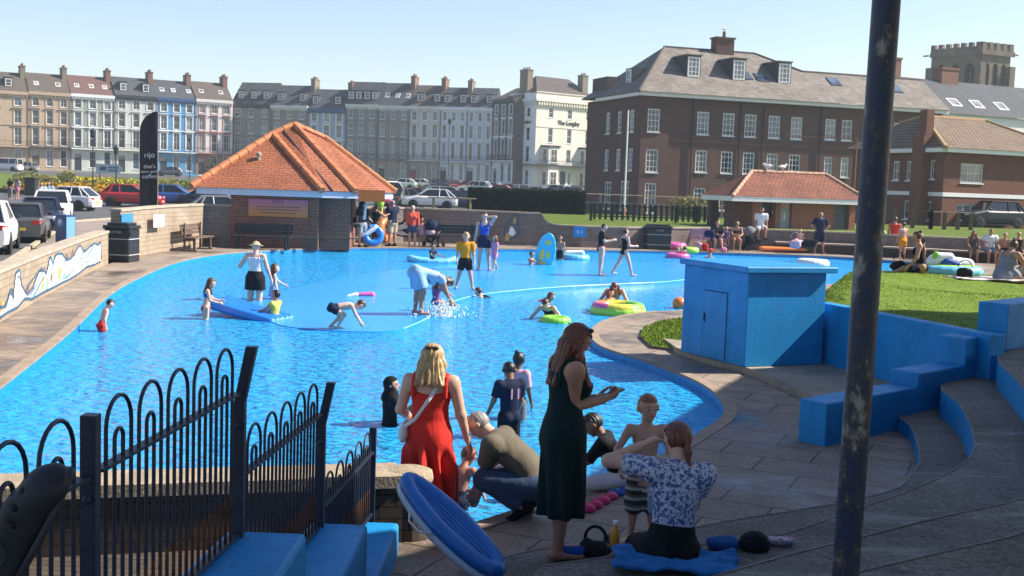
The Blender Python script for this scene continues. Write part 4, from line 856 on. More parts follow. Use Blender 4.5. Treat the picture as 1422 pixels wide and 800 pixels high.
# ---------------------------------------------------------------- the two storey brick house on the right
def villa():
    c0 = D(1306, 312, 72); z0 = .45; ang = R(25); t = empty('brick_house', 'two storey red brick house with brown tiled hipped roof and tall chimney', 'house', (c0.x, c0.y, z0), ang); H, L1, dS = 5.15, 11, 5.5
    Mb = brick('house_brick', (.22, .085, .055), (.165, .068, .047), (.22, .17, .14))
    ops = [(2.35, 3.15, 1.95, 1.2), (2.2, .6, 1.95, 1.2), (8.4, 3.15, 1.9, 1.2), (8.4, .6, 1.9, 1.2)]
    mb = MB(); facade(mb, 0, L1, -1, H, ops); ML = Matrix.Rotation(R(-96), 4, 'Z') @ Matrix.Translation((-dS, 0, 0)); opl = [(.8, 3.2, .7, 1.25), (2.2, 3.2, .75, 1.25), (4.4, 3.3, .5, 1.2), (2.2, .7, .75, 1.2), (4.3, .7, .5, 1.2)]
    facade(mb, 0, dS, -1, H, opl, M=ML); e = ML @ Vector((0, 0, 0)); mb.quad((L1, 0, -1), (L1, 9, -1), (L1, 9, H), (L1, 0, H)); mb.quad((e.x, 9, -1), (e.x, e.y, -1), (e.x, e.y, H), (e.x, 9, H)); mb.build('wall', Mb, t)
    for x, z, w_, h in ops: window(t, x, z, w_, h, bars=(3, 2), glass=M_glass2, fr=.08)
    for x, z, w_, h in opl: window(t, x, z, w_, h, bars=(2, 2), glass=M_glass, M=ML, fr=.08)
    mb = MB(); mb.box(-.02, L1, -.04, -.003, 2.25, 2.5); mb.box(0, dS, -.04, -.003, 2.25, 2.5, ML); mb.build('white_band', M_white, t)
    mb = MB(); mb.box(-.3, L1 + .4, -.5, -.003, H - .16, H + .1); mb.box(-.2, dS + .3, -.5, -.004, H - .17, H + .09, ML); mb.build('eaves', M_white, t)
    ze, zr = H + .11, H + 2.3; q = [(-.6, -.6, ze), (L1 + .5, -.6, ze), (L1 + .5, 9.3, ze), (e.x - .5, 9.3, ze), (e.x - .55, e.y - .1, ze)]; r0, r1 = (2.1, 4.2, zr), (7.6, 4.2, zr); r2 = (e.x + 2.2, 7, zr - .3)
    mb = MB(); mb.quad(q[0], q[1], r1, r0); mb.poly([q[1], q[2], r1]); mb.poly([q[4], q[0], r0, r2]); mb.poly([q[3], q[4], r2]); mb.poly([q[2], q[3], r2, r0, r1]); mb.build('roof', M_tile_brown, t)
    M_hip = plain('ochre_hip_tile', (.42, .26, .12), .8, .25); mb = MB(); mb.tube([q[0], r0, r1, q[1]], .13, 6); mb.tube([r0, r2], .12, 6); mb.build('hip_tiles', M_hip, t)
    Mc = ML @ Vector((dS - 2.1, 0, 0)); mb = MB(); mb.box(Mc.x - .75, Mc.x + .35, Mc.y - .75, Mc.y + .2, -1, H + .9); mb.box(Mc.x - .45, Mc.x + .15, Mc.y - .6, Mc.y, H + .902, H + 2.5); mb.build('chimney', Mb, t)
    mb = MB(); p = ML @ Vector((2.85, -.1, 0)); mb.tube([(p.x, p.y, 0), (p.x, p.y, H - .2)], .055, 6); mb.build('downpipe', M_black, t)
villa()
# long white house with slate roof, behind
def longhouse():
    a, b = D(1272, 200, 112), D(1500, 210, 122); d = b - a; ang = math.atan2(d.y, d.x); L_ = math.hypot(d.x, d.y); t = empty('white_house', 'long white house with dark slate roof and three skylights below the church tower', 'house', (a.x, a.y, .4), ang)
    H = 10.4; mb = MB(); ops = [(11.6, 8.3, 1.2, 1.3), (9.2, 8.3, 1.1, 1.3), (5, 8.3, 1.1, 1.3)]; facade(mb, 0, L_, -1, H, ops); mb.quad((0, 9, -1), (0, 0, -1), (0, 0, H), (0, 9, H)); mb.poly([(0, 9, H), (0, 0, H), (0, 4.5, H + 3.6)]); mb.build('wall', C_wh, t)
    for x, z, w_, h in ops: window(t, x, z, w_, h, fr=.1, bars=(2, 2))
    mb = MB(); mb.quad((-.2, -.3, H), (L_, -.3, H), (L_, 4.5, H + 3.7), (-.2, 4.5, H + 3.7)); mb.quad((L_, 9.3, H), (-.2, 9.3, H), (-.2, 4.5, H + 3.7), (L_, 4.5, H + 3.7)); mb.build('roof', M_slate, t)
    for px in (1330, 1360, 1393):
        r = ray(px, 146); x = (px - 1272) / (1500 - 1272) * L_ * 1.02; yy = .8; z = H + (yy + .3) * .77; m1 = MB(); p = [Vector((x - .7, yy, z + .07)), Vector((x + .7, yy, z + .07)), Vector((x + .7, yy + 1.0, z + .07 + .77)), Vector((x - .7, yy + 1.0, z + .07 + .77))]
        m1.prism([(q.x, q.y) for q in p], [q.z - .1 for q in p], [q.z for q in p]); m1.cur = 1; c = sum(p, Vector()) / 4; m1.quad(*[c + (q - c) * .82 + Vector((0, 0, .012)) for q in p]); m1.build('skylight', [M_white, M_glass2], t)
    chimney(t, .6, 4.5, H + 3.2, 1.5, 1.0, 2.1, M_chim, 3); chimney(t, 8.0, 4.5, H + 3.2, 2.3, 1.0, 1.6, M_chim, 0)
longhouse()
# church tower
def tower():
    c0 = D(1354, 200, 165); ang = R(24); t = empty('church_tower', 'square stone church tower with battlements and three tall belfry arches each side', 'tower', (c0.x, c0.y, 0), ang); Ms = plain('tower_stone', (.17, .13, .10), .9, .35, .5, .5, .05)
    wl, wr = 8.0, 5.6; ztop = 24.1
    def arch_poly(x, z, w_, h, n=8):
        pts = [(x - w_ / 2, z), (x - w_ / 2, z + h - w_ * .9)]
        for i in range(1, n): a = i / n; pts.append((x - w_ / 2 + w_ / 2 * (1 - math.cos(a * math.pi / 2)) * 1.0, z + h - w_ * .9 + w_ * .9 * math.sin(a * math.pi / 2)))
        pts.append((x, z + h)); return pts + [(2 * x - p[0], p[1]) for p in reversed(pts[:-1])]
    def face(Lf, M, mb, n):
        # wall with pointed openings: fan of polygons around each arch
        edges = []; za, zb = 15.6, 22.4; w_ = Lf / (n + .9) * .72; xs = [Lf * (i + .5 + .25) / (n + .5) for i in range(n)]
        T = lambda x, z, y=0: M @ Vector((x, y, z))
        mb.quad(T(0, 0), T(Lf, 0), T(Lf, za), T(0, za)); mb.quad(T(0, zb), T(Lf, zb), T(Lf, ztop - .0), T(0, ztop)); cur = 0
        for x in xs:
            ap = arch_poly(x, za, w_, zb - za - .6); half = len(ap) // 2; l, r = x - w_ / 2, x + w_ / 2
            mb.quad(T(cur, za), T(l, za), T(l, zb), T(cur, zb)); left = ap[1:half + 1]; right = ap[half:-1]
            for a, b in zip(left, left[1:]): mb.quad(T(*a), T(*b), T(b[0], zb), T(a[0], zb))
            for a, b in zip(right, right[1:]): mb.quad(T(*a), T(*b), T(b[0], zb), T(a[0], zb))
            for a, b in zip(ap, ap[1:]): mb.quad(T(a[0], a[1]), T(a[0], a[1], .7), T(b[0], b[1], .7), T(b[0], b[1])) 
            mb.cur = 1; mb.poly([T(p[0], p[1], .65) for p in ap]); mb.cur = 2
            for e in (0,): mb.box(x - .09, x + .09, .3, .5, za, zb - 1.0, M)
            mb.cur = 0; cur = r
        mb.quad(T(cur, za), T(Lf, za), T(Lf, zb), T(cur, zb))
    mb = MB(); face(wr, Matrix.Identity(4), mb, 3); ML = Matrix.Rotation(R(-78), 4, 'Z') @ Matrix.Translation((-wl, 0, 0)); face(wl, ML, mb, 3)
    bk = ML @ Vector((0, 0, 0)); mb.quad((wr, 0, 0), (wr, wl, 0), (wr, wl, ztop), (wr, 0, ztop)); mb.quad((bk.x, bk.y, ztop - .5), (0, 0, ztop - .5), (wr, 0, ztop - .5), (wr, wl, ztop - .5)); mb.build('shaft', [Ms, flat('louvre_dark', (.05, .042, .038), .9), Ms], t)
    mb = MB(); mb.box(-.5, wr + .5, -.3, -.01, ztop - 1.2, ztop - .5); mb.box(-.1, wl + .4, -.3, -.01, ztop - 1.21, ztop - .52, ML)
    for i in range(5): x = -.1 + (wr + .2) * i / 4.5; mb.box(x, x + .7, -.3, .3, ztop - .5, ztop + .55)
    for i in range(7): x = (wl) * i / 6.6; mb.box(x, x + .68, -.3, .3, ztop - .52, ztop + .55, ML)
    mb.box(-.3, wr + .3, -.2, .2, ztop - .7, ztop - .02); mb.box(0, wl, -.2, .2, ztop - .72, ztop - .03, ML); mb.build('battlements', Ms, t)
    mb = MB()
    for x in (0, wr): mb.box(x - .5, x + .5, -.55, .3, 0, 21.5)
    mb.box(-.5, .6, -.55, .2, 0, 21.4, ML); mb.build('buttress', Ms, t)
    mb = MB(); mb.box(-1.2, -.3, -.35, -.1, ztop - 1.0, ztop - .8, ML); mb.box(wr + .3, wr + 1.1, -.35, -.1, ztop - 1.0, ztop - .8); mb.build('gargoyle', Ms, t)
tower()
# ---------------------------------------------------------------- the kiosk with the orange tiled roof
def kiosk():
    a = D(320, 343.5, 41.2); a.z = 0; ang = R(5); t = empty('kiosk', 'small brick kiosk with steep orange tiled hipped roof beside the pool', 'kiosk', (a.x, a.y, 0), ang); Lf = 3.05
    dep, L2 = 4.4, Lf + 1.15; H = 2.12
    mb = MB(); mb.prism([(0, 0), (Lf, 0), (Lf, .55), (L2, .55), (L2, dep), (0, dep)], -.05, H); mb.build('wall', M_kiosk, t)
    ze = 2.1; e = .55; zr = 4.62; fA, fB = (-1.25, -e), (Lf + .25, -e); 
    q = [(-1.3, -.5), (Lf + .2, -.5), (Lf + 1.35, .02), (Lf + 2.3, .5), (Lf + 2.75, 2.2), (Lf + 2.3, dep + .9), (-1.3, dep + .9)]
    ap = Vector((1.95, 2.3, 4.50))
    sc_ = brick('tile', (1, 1, 1), (1, 1, 1), (1, 1, 1)) if False else None
    ap1, ap2 = Vector((1.2, 1.9, 4.10)), Vector((3.05, 2.8, 4.06))
    V_ = lambda p, z=ze: Vector((p[0], p[1], z))
    mb = MB(); mb.poly([V_(q[0]), V_(q[1]), ap1]); mb.poly([V_(q[1]), V_(q[2]), ap, ap1]); mb.poly([V_(q[2]), V_(q[3]), ap2, ap]); mb.poly([V_(q[3]), V_(q[4]), ap2]); mb.poly([V_(q[4]), V_(q[5]), ap2]); mb.poly([V_(q[5]), V_(q[6]), ap, ap2]); mb.poly([V_(q[6]), V_(q[0]), ap1, ap])
    rf = mb.build('roof', M_tile, t)
    M_rdg = plain('ridge_tile', (.46, .15, .07), .7, .3, 4, .3, .01, col2=(.5, .19, .07))
    def ridge(p0, p1, r):
        mb = MB(); n = max(2, int((p1 - p0).length / .42)); d = (p1 - p0) / n
        for i in range(n): mb.tube([p0 + d * i, p0 + d * (i + 1.03)], [r * 1.06, r * .93], 8)
        mb.build('hip_ridge', M_rdg, rf, False)
    up = Vector((0, 0, .02))
    for p0, p1 in ((V_(q[0]), ap1), (V_(q[1]), ap1), (V_(q[2]), ap), (ap1, ap), (ap, ap2), (V_(q[4]), ap2)): ridge(p0 + up, p1 + up, .13 if p0.z < 3 else .12)
    mb = MB(); d0 = V_(q[1]) + (V_(q[2]) - V_(q[1])) * .3; d1 = ap1 + (ap - ap1) * .45; mb.tube([d0 + up, d1 + up], .045, 6); mb.build('valley', flat('valley_lead', (.05, .04, .035)), rf)
    # fascia
    M_fas = flat('fascia_paint', (.52, .57, .66), .5)
    mb = MB()
    ring = [V_(p) for p in q]; c = sum(ring, Vector()) / len(ring)
    for A, B in zip(ring, ring[1:] + ring[:1]):
        A2, B2 = c + (A - c) * .965, c + (B - c) * .965; mb.prism([(A2.x, A2.y), (B2.x, B2.y), (c.x + (B2.x - c.x) * .98, c.y + (B2.y - c.y) * .98), (c.x + (A2.x - c.x) * .98, c.y + (A2.y - c.y) * .98)], ze - .24, ze - .012)
    mb.prism([tuple((c + (p - c) * .94).xy) for p in ring], ze - .2, ze - .16); fa = mb.build('fascia', M_fas, t)
    for txt, xx in (('BEACH', .9 - .9), ('SNACKS', 1.55), ('ICES', Lf - .55)): pass
    mb = MB(); mb.box(-.02, .24, -.012, .0, .0, 0)
    # flue
    fz = Vector((.85, .75, 0)); zz = ze + (zr - .55 - ze) * .5; mb = MB(); mb.lathe([(.06, zz - .35), (.06, zz + .2)], (fz.x, fz.y, 0), 10); mb.lathe([(.1, zz + .2), (.1, zz + .3), (.03, zz + .34)], (fz.x, fz.y, 0), 10); mb.box(fz.x - .16, fz.x + .16, fz.y - .16, fz.y + .16, zz - .32, zz - .2); mb.build('flue', M_coping, t)
    # sign board
    s0, s1 = .62, 2.72
    m_, tt, bb = nodes('sunset_sign'); v = coords(tt, 'Generated'); sx = N(tt, 'ShaderNodeSeparateXYZ'); tt.links.new(v, sx.inputs[0]); tt.links.new(ramp(tt, sx.outputs[2], [(0, (.56, .22, .03)), (.45, (.50, .20, .10)), (1, (.45, .13, .25))]), bb.inputs['Base Color']); bb.inputs['Roughness'].default_value = .5
    mb = MB(); mb.box(s0, s1, -.05, -.002, 1.12, 1.74); sg = mb.build('sign_board', m_, t)
    M_ink = flat('sign_ink', (.10, .03, .07))
    for txt, z, sz in (('POOL', 1.60, .12), ('Paddling pool open daily', 1.47, .085), ('Supervise children at all times', 1.36, .08), ('No diving please', 1.24, .075)): pass
    for zz, w0_ in ((1.47, .74), (1.37, .80), (1.26, .6)):
        mb = MB(); x = (s0 + s1) / 2 - w0_
        while x < (s0 + s1) / 2 + w0_: wl_ = random.uniform(.05, .22); mb.box(x, x + wl_, -.053, -.0505, zz - .016, zz + .016); x += wl_ + .035
        mb.build('printed_line', M_ink, sg)
    text_mesh('lettering', 'ROCK', .15, M_ink, sg, Matrix.Translation(((s0 + s1) / 2, -.052, 1.60)) @ UPR, thick=.002)
    # brick pier edge and counter opening on the right hand side
    mb = MB(); mb.box(L2 + .002, L2 + .04, .75, 1.9, .95, 1.9); mb.build('serving_hatch', M_black, t)
    mb = MB(); mb.box(L2 + .042, L2 + .35, .7, 1.95, .88, .94); mb.build('counter', M_timber, t)
    mb = MB(); mb.box(Lf - .24, Lf + .045, -.035, .3, -.04, 2.0); mb.build('corner_pier', M_kiosk, t)
    mb = MB(); mb.box(-.1, L2 + .35, -.42, -.3, .42, .46); mb.build('seat_rail', M_timber, t)
    for s in (.3, 1.7, 3.0): 
        mb = MB(); mb.box(s, s + .06, -.40, -.32, 0, .419); mb.build('rail_post', M_timber, t)
    return t
kiosk()
# ---------------------------------------------------------------- the small hut behind the far wall
def hut2():
    a = P(1045, 322, .6); a = D(1020, 318, 54.5); b = D(1186, 324, 56.4); ang = math.atan2(b.y - a.y, b.x - a.x); t = empty('brick_shelter', 'low brick hut with weathered red tiled roof and grey shutter behind the far wall', 'hut', (a.x, a.y, .3), ang); Lf = (b - a).length; H = 2.05
    x0 = -.55
    mb = MB(); facade(mb, .9, Lf, -.3, H, [(1.75, -.3, .75, 2.2), (2.15 + .55, .15, .62, 1.7), (Lf - .75, .05, .85, 1.9)], rev=.25); mb.quad((.9, 2.4, -.3), (.9, 0, -.3), (.9, 0, H), (.9, 2.4, H)); mb.quad((Lf, 0, -.3), (Lf, 2.4, -.3), (Lf, 2.4, H), (Lf, 0, H)); mb.build('wall', brick('hut_brick', (.42, .16, .09), (.36, .13, .075), (.33, .25, .2)), t)
    for yy in (.1, 1.9): mb = MB(); mb.box(-.32, .08, yy, yy + .4, -.3, H); mb.build('pillar', M_brick, t)
    mb = MB(); mb.box(1.4, 2.1, .24, .27, -.3, 1.88); mb.build('doorway', M_black, t); mb = MB(); mb.box(1.74, 2.09, .2, .237, -.2, 1.1); mb.build('red_box', flat('red_paint', (.25, .02, .025), .5), t)
    mb = MB(); mb.box(2.4, 3.0, .16, .22, .16, 1.5); nb = mb.build('notice_board', flat('grey_board', (.33, .36, .36), .6), t); mb = MB(); mb.box(2.66, 2.74, .15, .158, 1.0, 1.3); mb.build('notice', M_white, nb)
    mb = MB(); mb.box(Lf - 1.17, Lf - .33, .2, .24, .06, 1.94)
    for i in range(14): mb.box(Lf - 1.17, Lf - .33, .175, .2, .08 + i * .133, .17 + i * .133)
    mb.build('roller_shutter', flat('shutter_grey', (.10, .11, .12), .5, metal=.3), t)
    ze, e = H, .5; q = [(-.5, -.6), (Lf + .3, -.6), (Lf + .3, 2.7), (-.5, 2.7)]; r0, r1 = Vector((1.35, 1.1, ze + 1.22)), Vector((Lf - 1.1, 1.1, ze + 1.22))
    V_ = lambda p: Vector((p[0], p[1], ze + .02)); mb = MB(); mb.quad(V_(q[0]), V_(q[1]), r1, r0); mb.poly([V_(q[1]), V_(q[2]), r1]); mb.quad(V_(q[2]), V_(q[3]), r0, r1); mb.poly([V_(q[3]), V_(q[0]), r0]); rf = mb.build('roof', M_tile_old, t)
    M_rd2 = plain('pale_ridge', (.52, .30, .20), .8, .3, 6)
    mb = MB(); 
    for p0, p1 in ((V_(q[0]), r0), (r0, r1), (r1, V_(q[1]))):
        n = int((p1 - p0).length / .33); d = (p1 - p0) / n
        for i in range(n): mb.tube([p0 + d * i, p0 + d * (i + 1.02)], [.10, .085], 7)
    mb.build('ridge_tiles', M_rd2, rf)
    mb = MB(); mb.box(q[0][0] + .02, q[1][0] - .02, q[0][1] + .02, q[0][1] + .06, ze - .22, ze + .01); mb.box(q[0][0] + .02, q[0][0] + .06, q[0][1] + .062, q[2][1], ze - .22, ze + .01); mb.box(q[1][0] - .06, q[1][0] - .02, q[0][1] + .062, q[2][1], ze - .22, ze + .01); mb.box(q[0][0] + .07, q[1][0] - .07, q[0][1] + .07, q[2][1] - .07, ze - .1, ze - .06); mb.build('fascia', M_white, t)
    for i, x in enumerate((2.2, 3.0)):
        s = Sdf(.02); s.el((0, 0, 0), (.2, .09, .09)); s.el((.2, 0, .1), (.07, .06, .06)); s.rc((.2, 0, .1), (.31, 0, .09), .03, .012); s.rc((-.1, 0, .01), (-.36, 0, .0), .06, .015, V3(0, 0, 1), .5); s.rc((.02, .03, -.05), (.02, .03, -.2), .016, .012); s.rc((.02, -.03, -.05), (.02, -.03, -.2), .016, .012)
        o = s.build('gull', .025, M_white); o.matrix_world = Matrix.Translation((a.x, a.y, .3)) @ Matrix.Rotation(ang, 4, 'Z') @ Matrix.Translation((x, 1.1, ze + 1.5)) @ Matrix.Rotation(2.4 if i == 0 else .2, 4, 'Z')
        setp(o, ['gull facing away on the ridge of the low hut', 'second gull on the ridge of the low hut, nearer its middle'][i], 'bird', 'gulls on the hut roof')
hut2()
# stand-in roof out of view: outline shaped to shade the tiers and the fence
def shade_roof():
    t = empty('shade_roof', 'unseen stand-in roof beyond the tiers, shaped to cast the shade over the steps', 'shade_roof', (12, 6, 0)); zr = 6.4; o = Vector((12, 6, 0))
    k = zr / math.tan(R(SUN_EL)); sx, sy = k * math.cos(R(SUN_AZ)), k * math.sin(R(SUN_AZ))
    gline = [(-8, -8), (-6, 1), (-4.7, 4), (-3.7, 6), (-2.5, 7.05), (-1.25, 7.5), (-.4, 8.0), (.52, 9.3), (1.9, 12.6), (3.62, 16.4), (5.1, 17.2), (7.4, 17.8), (8.4, 16.6), (9.6, 16.2), (16, 18), (22, 10), (18, -8)]  # wanted shade edge on the ground, projected sunward to give the roof outline
    mb = MB(); mb.prism([(x + sx - o.x, y + sy - o.y) for x, y in gline], zr, zr + .25); mb.build('roof', M_conc, t)
    for x, y in ((4.5, 1), (16, 12), (20, 2), (11.5, -4)): mb = MB(); mb.tube([(x + sx - 5 - o.x, y - o.y, -.1), (x + sx - 5 - o.x, y - o.y, zr)], .09, 10); mb.build('post', M_blue, t)
shade_roof()
# ================================================================ THINGS
def Gp(px, py):
    z = 0.0
    for _ in range(8): p = P(px, py, z); z = g(p.x, p.y)
    return Vector((p.x, p.y, z))
def At(px, d, z=None):                         # on the ground at distance d in that photo column
    p = D(px, 260, d); return Vector((p.x, d, g(p.x, d) if z is None else z))
# ---------------------------------------------------------------- bow top railing in panels
M_fence = plain('railing_paint', (.012, .022, .045), .45, .35, 25, .35, .004, spec=.5)
M_rust = plain('rusty_railing', (.045, .022, .016), .75, .5, 14, .4, .004, col2=(.10, .045, .025))
fx = lambda y: -1.33 + (y - 3.62) * (.395 / 4.78)
def panel(label, y0, y1, zt, zb, n, hoop):
    t = empty('bow_top_railing', label, 'railing', (fx(y0), y0, zb), 0, 'bow top railing panels descending to the pool'); o = Vector((fx(y0), y0, zb))
    pt = lambda y, z: (fx(y) - o.x, y - o.y, z - o.z)
    for z, nm in ((zt, 'top_rail'), (zb, 'bottom_rail')):
        mb = MB(); A, B = Vector(pt(y0, z)), Vector(pt(y1, z)); d = (B - A).normalized(); n_ = Vector((d.y, -d.x, 0)); q = [A - n_ * .022, B - n_ * .022, B + n_ * .022, A + n_ * .022]; mb.prism([(p.x, p.y) for p in q], z - o.z - .005, z - o.z + .005); mb.build(nm, M_fence, t)
    pit = (y1 - y0 - .06) / n
    for i in range(n):
        c = y0 + .03 + pit * (i + .5)
        for hw, hh, nm in ((pit * .375, hoop, 'outer_hoop'), (pit * .125, hoop * .48, 'inner_hoop')):
            top = zt + hh - hw; pts = [pt(c - hw, zb - .03)] + [pt(c - hw, z) for z in (zb + .2, zt)] + [pt(c - hw * math.cos(a), top + hw * math.sin(a)) for a in [math.pi * k / 10 for k in range(11)]] + [pt(c + hw, z) for z in (zt, zb + .2, zb - .03)]
            mb = MB(); k = len(pts); mb.tube(pts, .0074, 7)
            ob = mb.build(nm, [M_fence, M_rust], t, True)
            zc = zb + (zt - zb) * .45 - o.z; ob.data.polygons.foreach_set('material_index', [1 if p.center.z < zc + .12 * math.sin(c * 40) else 0 for p in ob.data.polygons])
    return t
panel('nearest bow top railing panel, cut off by the edge of the view', 2.06, 3.57, 1.67, 1.02, 5, .22)
panel('tall bow top railing panel between the first two square posts', 3.67, 5.07, 1.67, 1.02, 5, .22)
panel('middle bow top railing panel, standing on the second blue step block', 5.17, 6.57, 1.277, .61, 5, .20)
panel('lowest bow top railing panel, ending at the stone pier by the pool', 6.67, 8.08, .697, .245, 5, .17)
for lab, y, zb, zt, lean in (('square railing post with a bolt, nearest the black clog', 3.62, .9, 1.865, 0), ('tallest square railing post with a bent tip', 5.12, .6, 1.876, .05), ('square railing post with bent tip between middle and lowest panels', 6.62, .2, 1.454, .05), ('short end post of the railing beside the stone pier', 8.12, .1, .87, 0)):
    r = empty('railing_post', lab, 'post', (fx(y), y, zb), 0, 'square posts of the bow top railing'); mb = MB(); h = zt - zb; s = .024 if y > 4 else .025
    n = [(-s, -s), (s, -s), (s, s), (-s, s)]; pts = []
    for z, dx in ((0, 0), (h * .8, 0), (h, lean)): pts.append([(x + dx, y_, z) for x, y_ in n])
    for A, B in zip(pts, pts[1:]):
        for i in range(4): j = (i + 1) % 4; mb.quad(A[i], A[j], B[j], B[i])
    mb.quad(*pts[-1]); mb.build('shaft', M_fence, r)
    if y < 7: mb = MB(); mb.lathe([(.016, 0), (.016, .01), (.009, .016), (0, .016)], (0, -s - .001, 0), 8, 'y'); b_ = mb.build('bolt', M_fence, r); b_.rotation_euler = (0, 0, math.pi); b_.location = (0, -.05, h * .72)
for lab, y0, y1, z, xr in (('lowest blue painted step block, beside the stone pier', 6.72, 7.97, .225, -.76), ('middle blue painted step block under the railing', 5.22, 6.715, .59, -.83), ('nearest blue painted step block at the foot of the railing', 3.0, 5.215, 1.0, -.93)):
    mb = MB(); mb.prism([(fx(y0) - .08, y0), (xr, y0), (xr + .02, y1), (fx(y1) - .08, y1)], -.3, z); setp(mb.build('step_block', M_bluewall, bevel=.025, bseg=2), lab, 'step', 'blue step blocks under the railing')
# ground behind the railing
setp(sheet('lower_yard', [(-9, 2), (-1.5, 2), (-1.2, 7.5), (-1.4, 7.98), (-3.4, 7.45), (-9, 5.8)], M_dark_block, .03), kind='structure')
# ---------------------------------------------------------------- steel pole
M_polep = None
def polemat():
    m, t, b = nodes('flaking_blue_paint'); v = coords(t, 'Object', (1, 1, .55)); n = noise(t, v, 9, 8, .75); n2 = noise(t, coords(t), 2.2, 3)
    a = N(t, 'ShaderNodeMath', operation='MULTIPLY_ADD'); t.links.new(n2, a.inputs[0]); a.inputs[1].default_value = .35; t.links.new(n, a.inputs[2])
    t.links.new(ramp(t, a.outputs[0], [(.0, (.005, .013, .045)), (.68, (.010, .022, .06)), (.73, (.05, .04, .035)), (.82, (.28, .27, .25))]), b.inputs['Base Color'])
    b.inputs['Roughness'].default_value = .42; bump(t, b, a.outputs[0], .8, .006); return m
M_polep = polemat()
pb, pt_ = D(1174, 800, 4.5), D(1231, 0, 4.5)
ax_ = (pt_ - pb); mb = MB(); r = empty('steel_pole', 'tall round steel pole with flaking dark blue paint standing on the steps', 'pole', (pb.x, pb.y, .75)); 
bot = pb + ax_ * ((.75 - pb.z) / ax_.z); top = pb + ax_ * ((6.0 - pb.z) / ax_.z); o = Vector((pb.x, pb.y, .75))
mb.tube([bot - o + (top - bot) * i / 24 for i in range(25)], .0535, 28); mb.build('shaft', M_polep, r, True)
mb = MB(); mb.tube([bot - o, bot - o + Vector((0, 0, .03))], .13, 20); mb.build('base_flange', M_polep, r); mb = MB(); mb.lathe([(.06, 0), (.16, .1), (.18, .35), (.12, .5), (0, .55)], tuple(top - o), 16); mb.build('lamp_head', M_white, r, True)
# ---------------------------------------------------------------- the clog swinging into view
M_clog = plain('clog_foam', (.017, .018, .026), .6, .2, 20, .1, .002)
def clog(vox, holes=True):
    """toe towards +Y, sole at z = 0, about 0.27 long"""
    s = Sdf(.018); s.rc((0, -.09, .03), (0, .02, .03), .042, .044, V3(0, 0, 1), .7); s.rc((0, .02, .03), (.006, .105, .03), .044, .05, V3(0, 0, 1), .72)
    s.rc((0, -.01, .05), (0, .04, .055), .038, .042); s.el((0, .085, .045), (.05, .055, .04)); s.rc((0, -.1, .03), (0, -.1, .06), .034, .03)
    s.el((0, -.055, .085), (.030, .062, .055), k=.006, sub=True)
    if holes:
        for x, y in ((-.028, .05), (0, .06), (.028, .05), (-.02, .085), (.02, .085), (-.034, .02), (.034, .02), (0, .105)): s.rc((x, y, .06), (x * 1.4, y + .01, .13), .0055, .0055, k=.001); s.p[-1] = s.p[-1][:5] + (True,)
    s.cuts.append(((0, 0, .006), (0, 0, -1))); return s.mesh(vox)
cl_root = empty('clog', 'black foam clog shoe swinging into view in front of the railing', 'shoe', D(46, 742, 2.35))
ve, fa = clog(.0045); shoe = meshobj('upper', ve, fa, M_clog, cl_root, True, uv=False)
mb = MB(); mb.tube([(.043 * math.cos(a), -.055 - .075 * math.sin(a) * .9, .075 - .02 * math.sin(a)) for a in [math.pi * k / 12 for k in range(13)]], .009, 8); st = mb.build('heel_strap', M_clog, cl_root, True)
mb = MB(); 
for s_ in (-1, 1): mb.lathe([(.011, 0), (.011, .006), (.006, .009), (0, .009)], (s_ * .043, -.055, .072), 10, 'x')
mb.build('strap_rivet', flat('rivet', (.06, .06, .07), .4), cl_root)
mb = MB(); ol_ = [(.052 * math.cos(t_) * (1.0 + .12 * math.sin(t_)), .012 + .137 * math.sin(t_), .012) for t_ in [2 * math.pi * k / 28 for k in range(28)]]; mb.tube(ol_, .008, 6, True); mb.build('sole_rim', flat('sole_rim', (.035, .037, .048), .6), cl_root, True)
# toe up and to the right, sole towards lower right
tdir = (D(88, 652, 2.35) - D(6, 806, 2.35)).normalized(); side_ = Vector((0, 1, 0)); upv = tdir.cross(side_).normalized(); upv = upv if upv.x < 0 else -upv; upv = (upv * .92 + Vector((0, -.38, 0))).normalized(); xx = tdir.cross(upv).normalized()
cl_root.matrix_world = Matrix.Translation(D(46, 742, 2.35) - upv * .02) @ Matrix(((xx.x, tdir.x, upv.x), (xx.y, tdir.y, upv.y), (xx.z, tdir.z, upv.z))).to_4x4() @ Matrix.Scale(1.06, 4)
# ---------------------------------------------------------------- leaning inflatable
M_lilo = plain('inflatable_blue', (.010, .145, .47), .33, .1, 5, .08, .004, spec=.5); M_liloW = plain('inflatable_pale', (.55, .62, .68), .4, .1)
lr = empty('inflatable_boat', 'blue inflatable dinghy leaning on the stone pier beside the railing', 'inflatable', D(624, 728, 7.0))
s = Sdf(.012); hl, hw = .45, .105; ring = [(math.sin(a) * hw * (1 - .15 * max(0, math.cos(a))), math.cos(a) * hl, 0) for a in [2 * math.pi * k / 24 for k in range(24)]]
for a_, b_ in zip(ring, ring[1:] + ring[:1]): s.rc(a_, b_, .05, .05, k=.004)
body = s.build('side_tube', .011, M_lilo, lr)
s = Sdf(.008)
for i in range(-3, 4): y = hl * .80 * math.sqrt(1 - (i / 4.2) ** 2); s.rc((i * .031, -y, .012), (i * .031, y, .012), .0135, .0135, k=.001)
s.rc((0, -hl * .8, -.012), (0, hl * .8, -.012), .10, .10, V3(0, 0, 1), .1, k=.001); s.build('ribbed_floor', .0065, M_lilo, lr)
s = Sdf(.004)
for a_, b_ in zip(ring, ring[1:] + ring[:1]): s.rc((a_[0] * 1.02, a_[1] * 1.02, -.06), (b_[0] * 1.02, b_[1] * 1.02, -.06), .045, .045)
s.build('pale_underside', .012, M_liloW, lr)
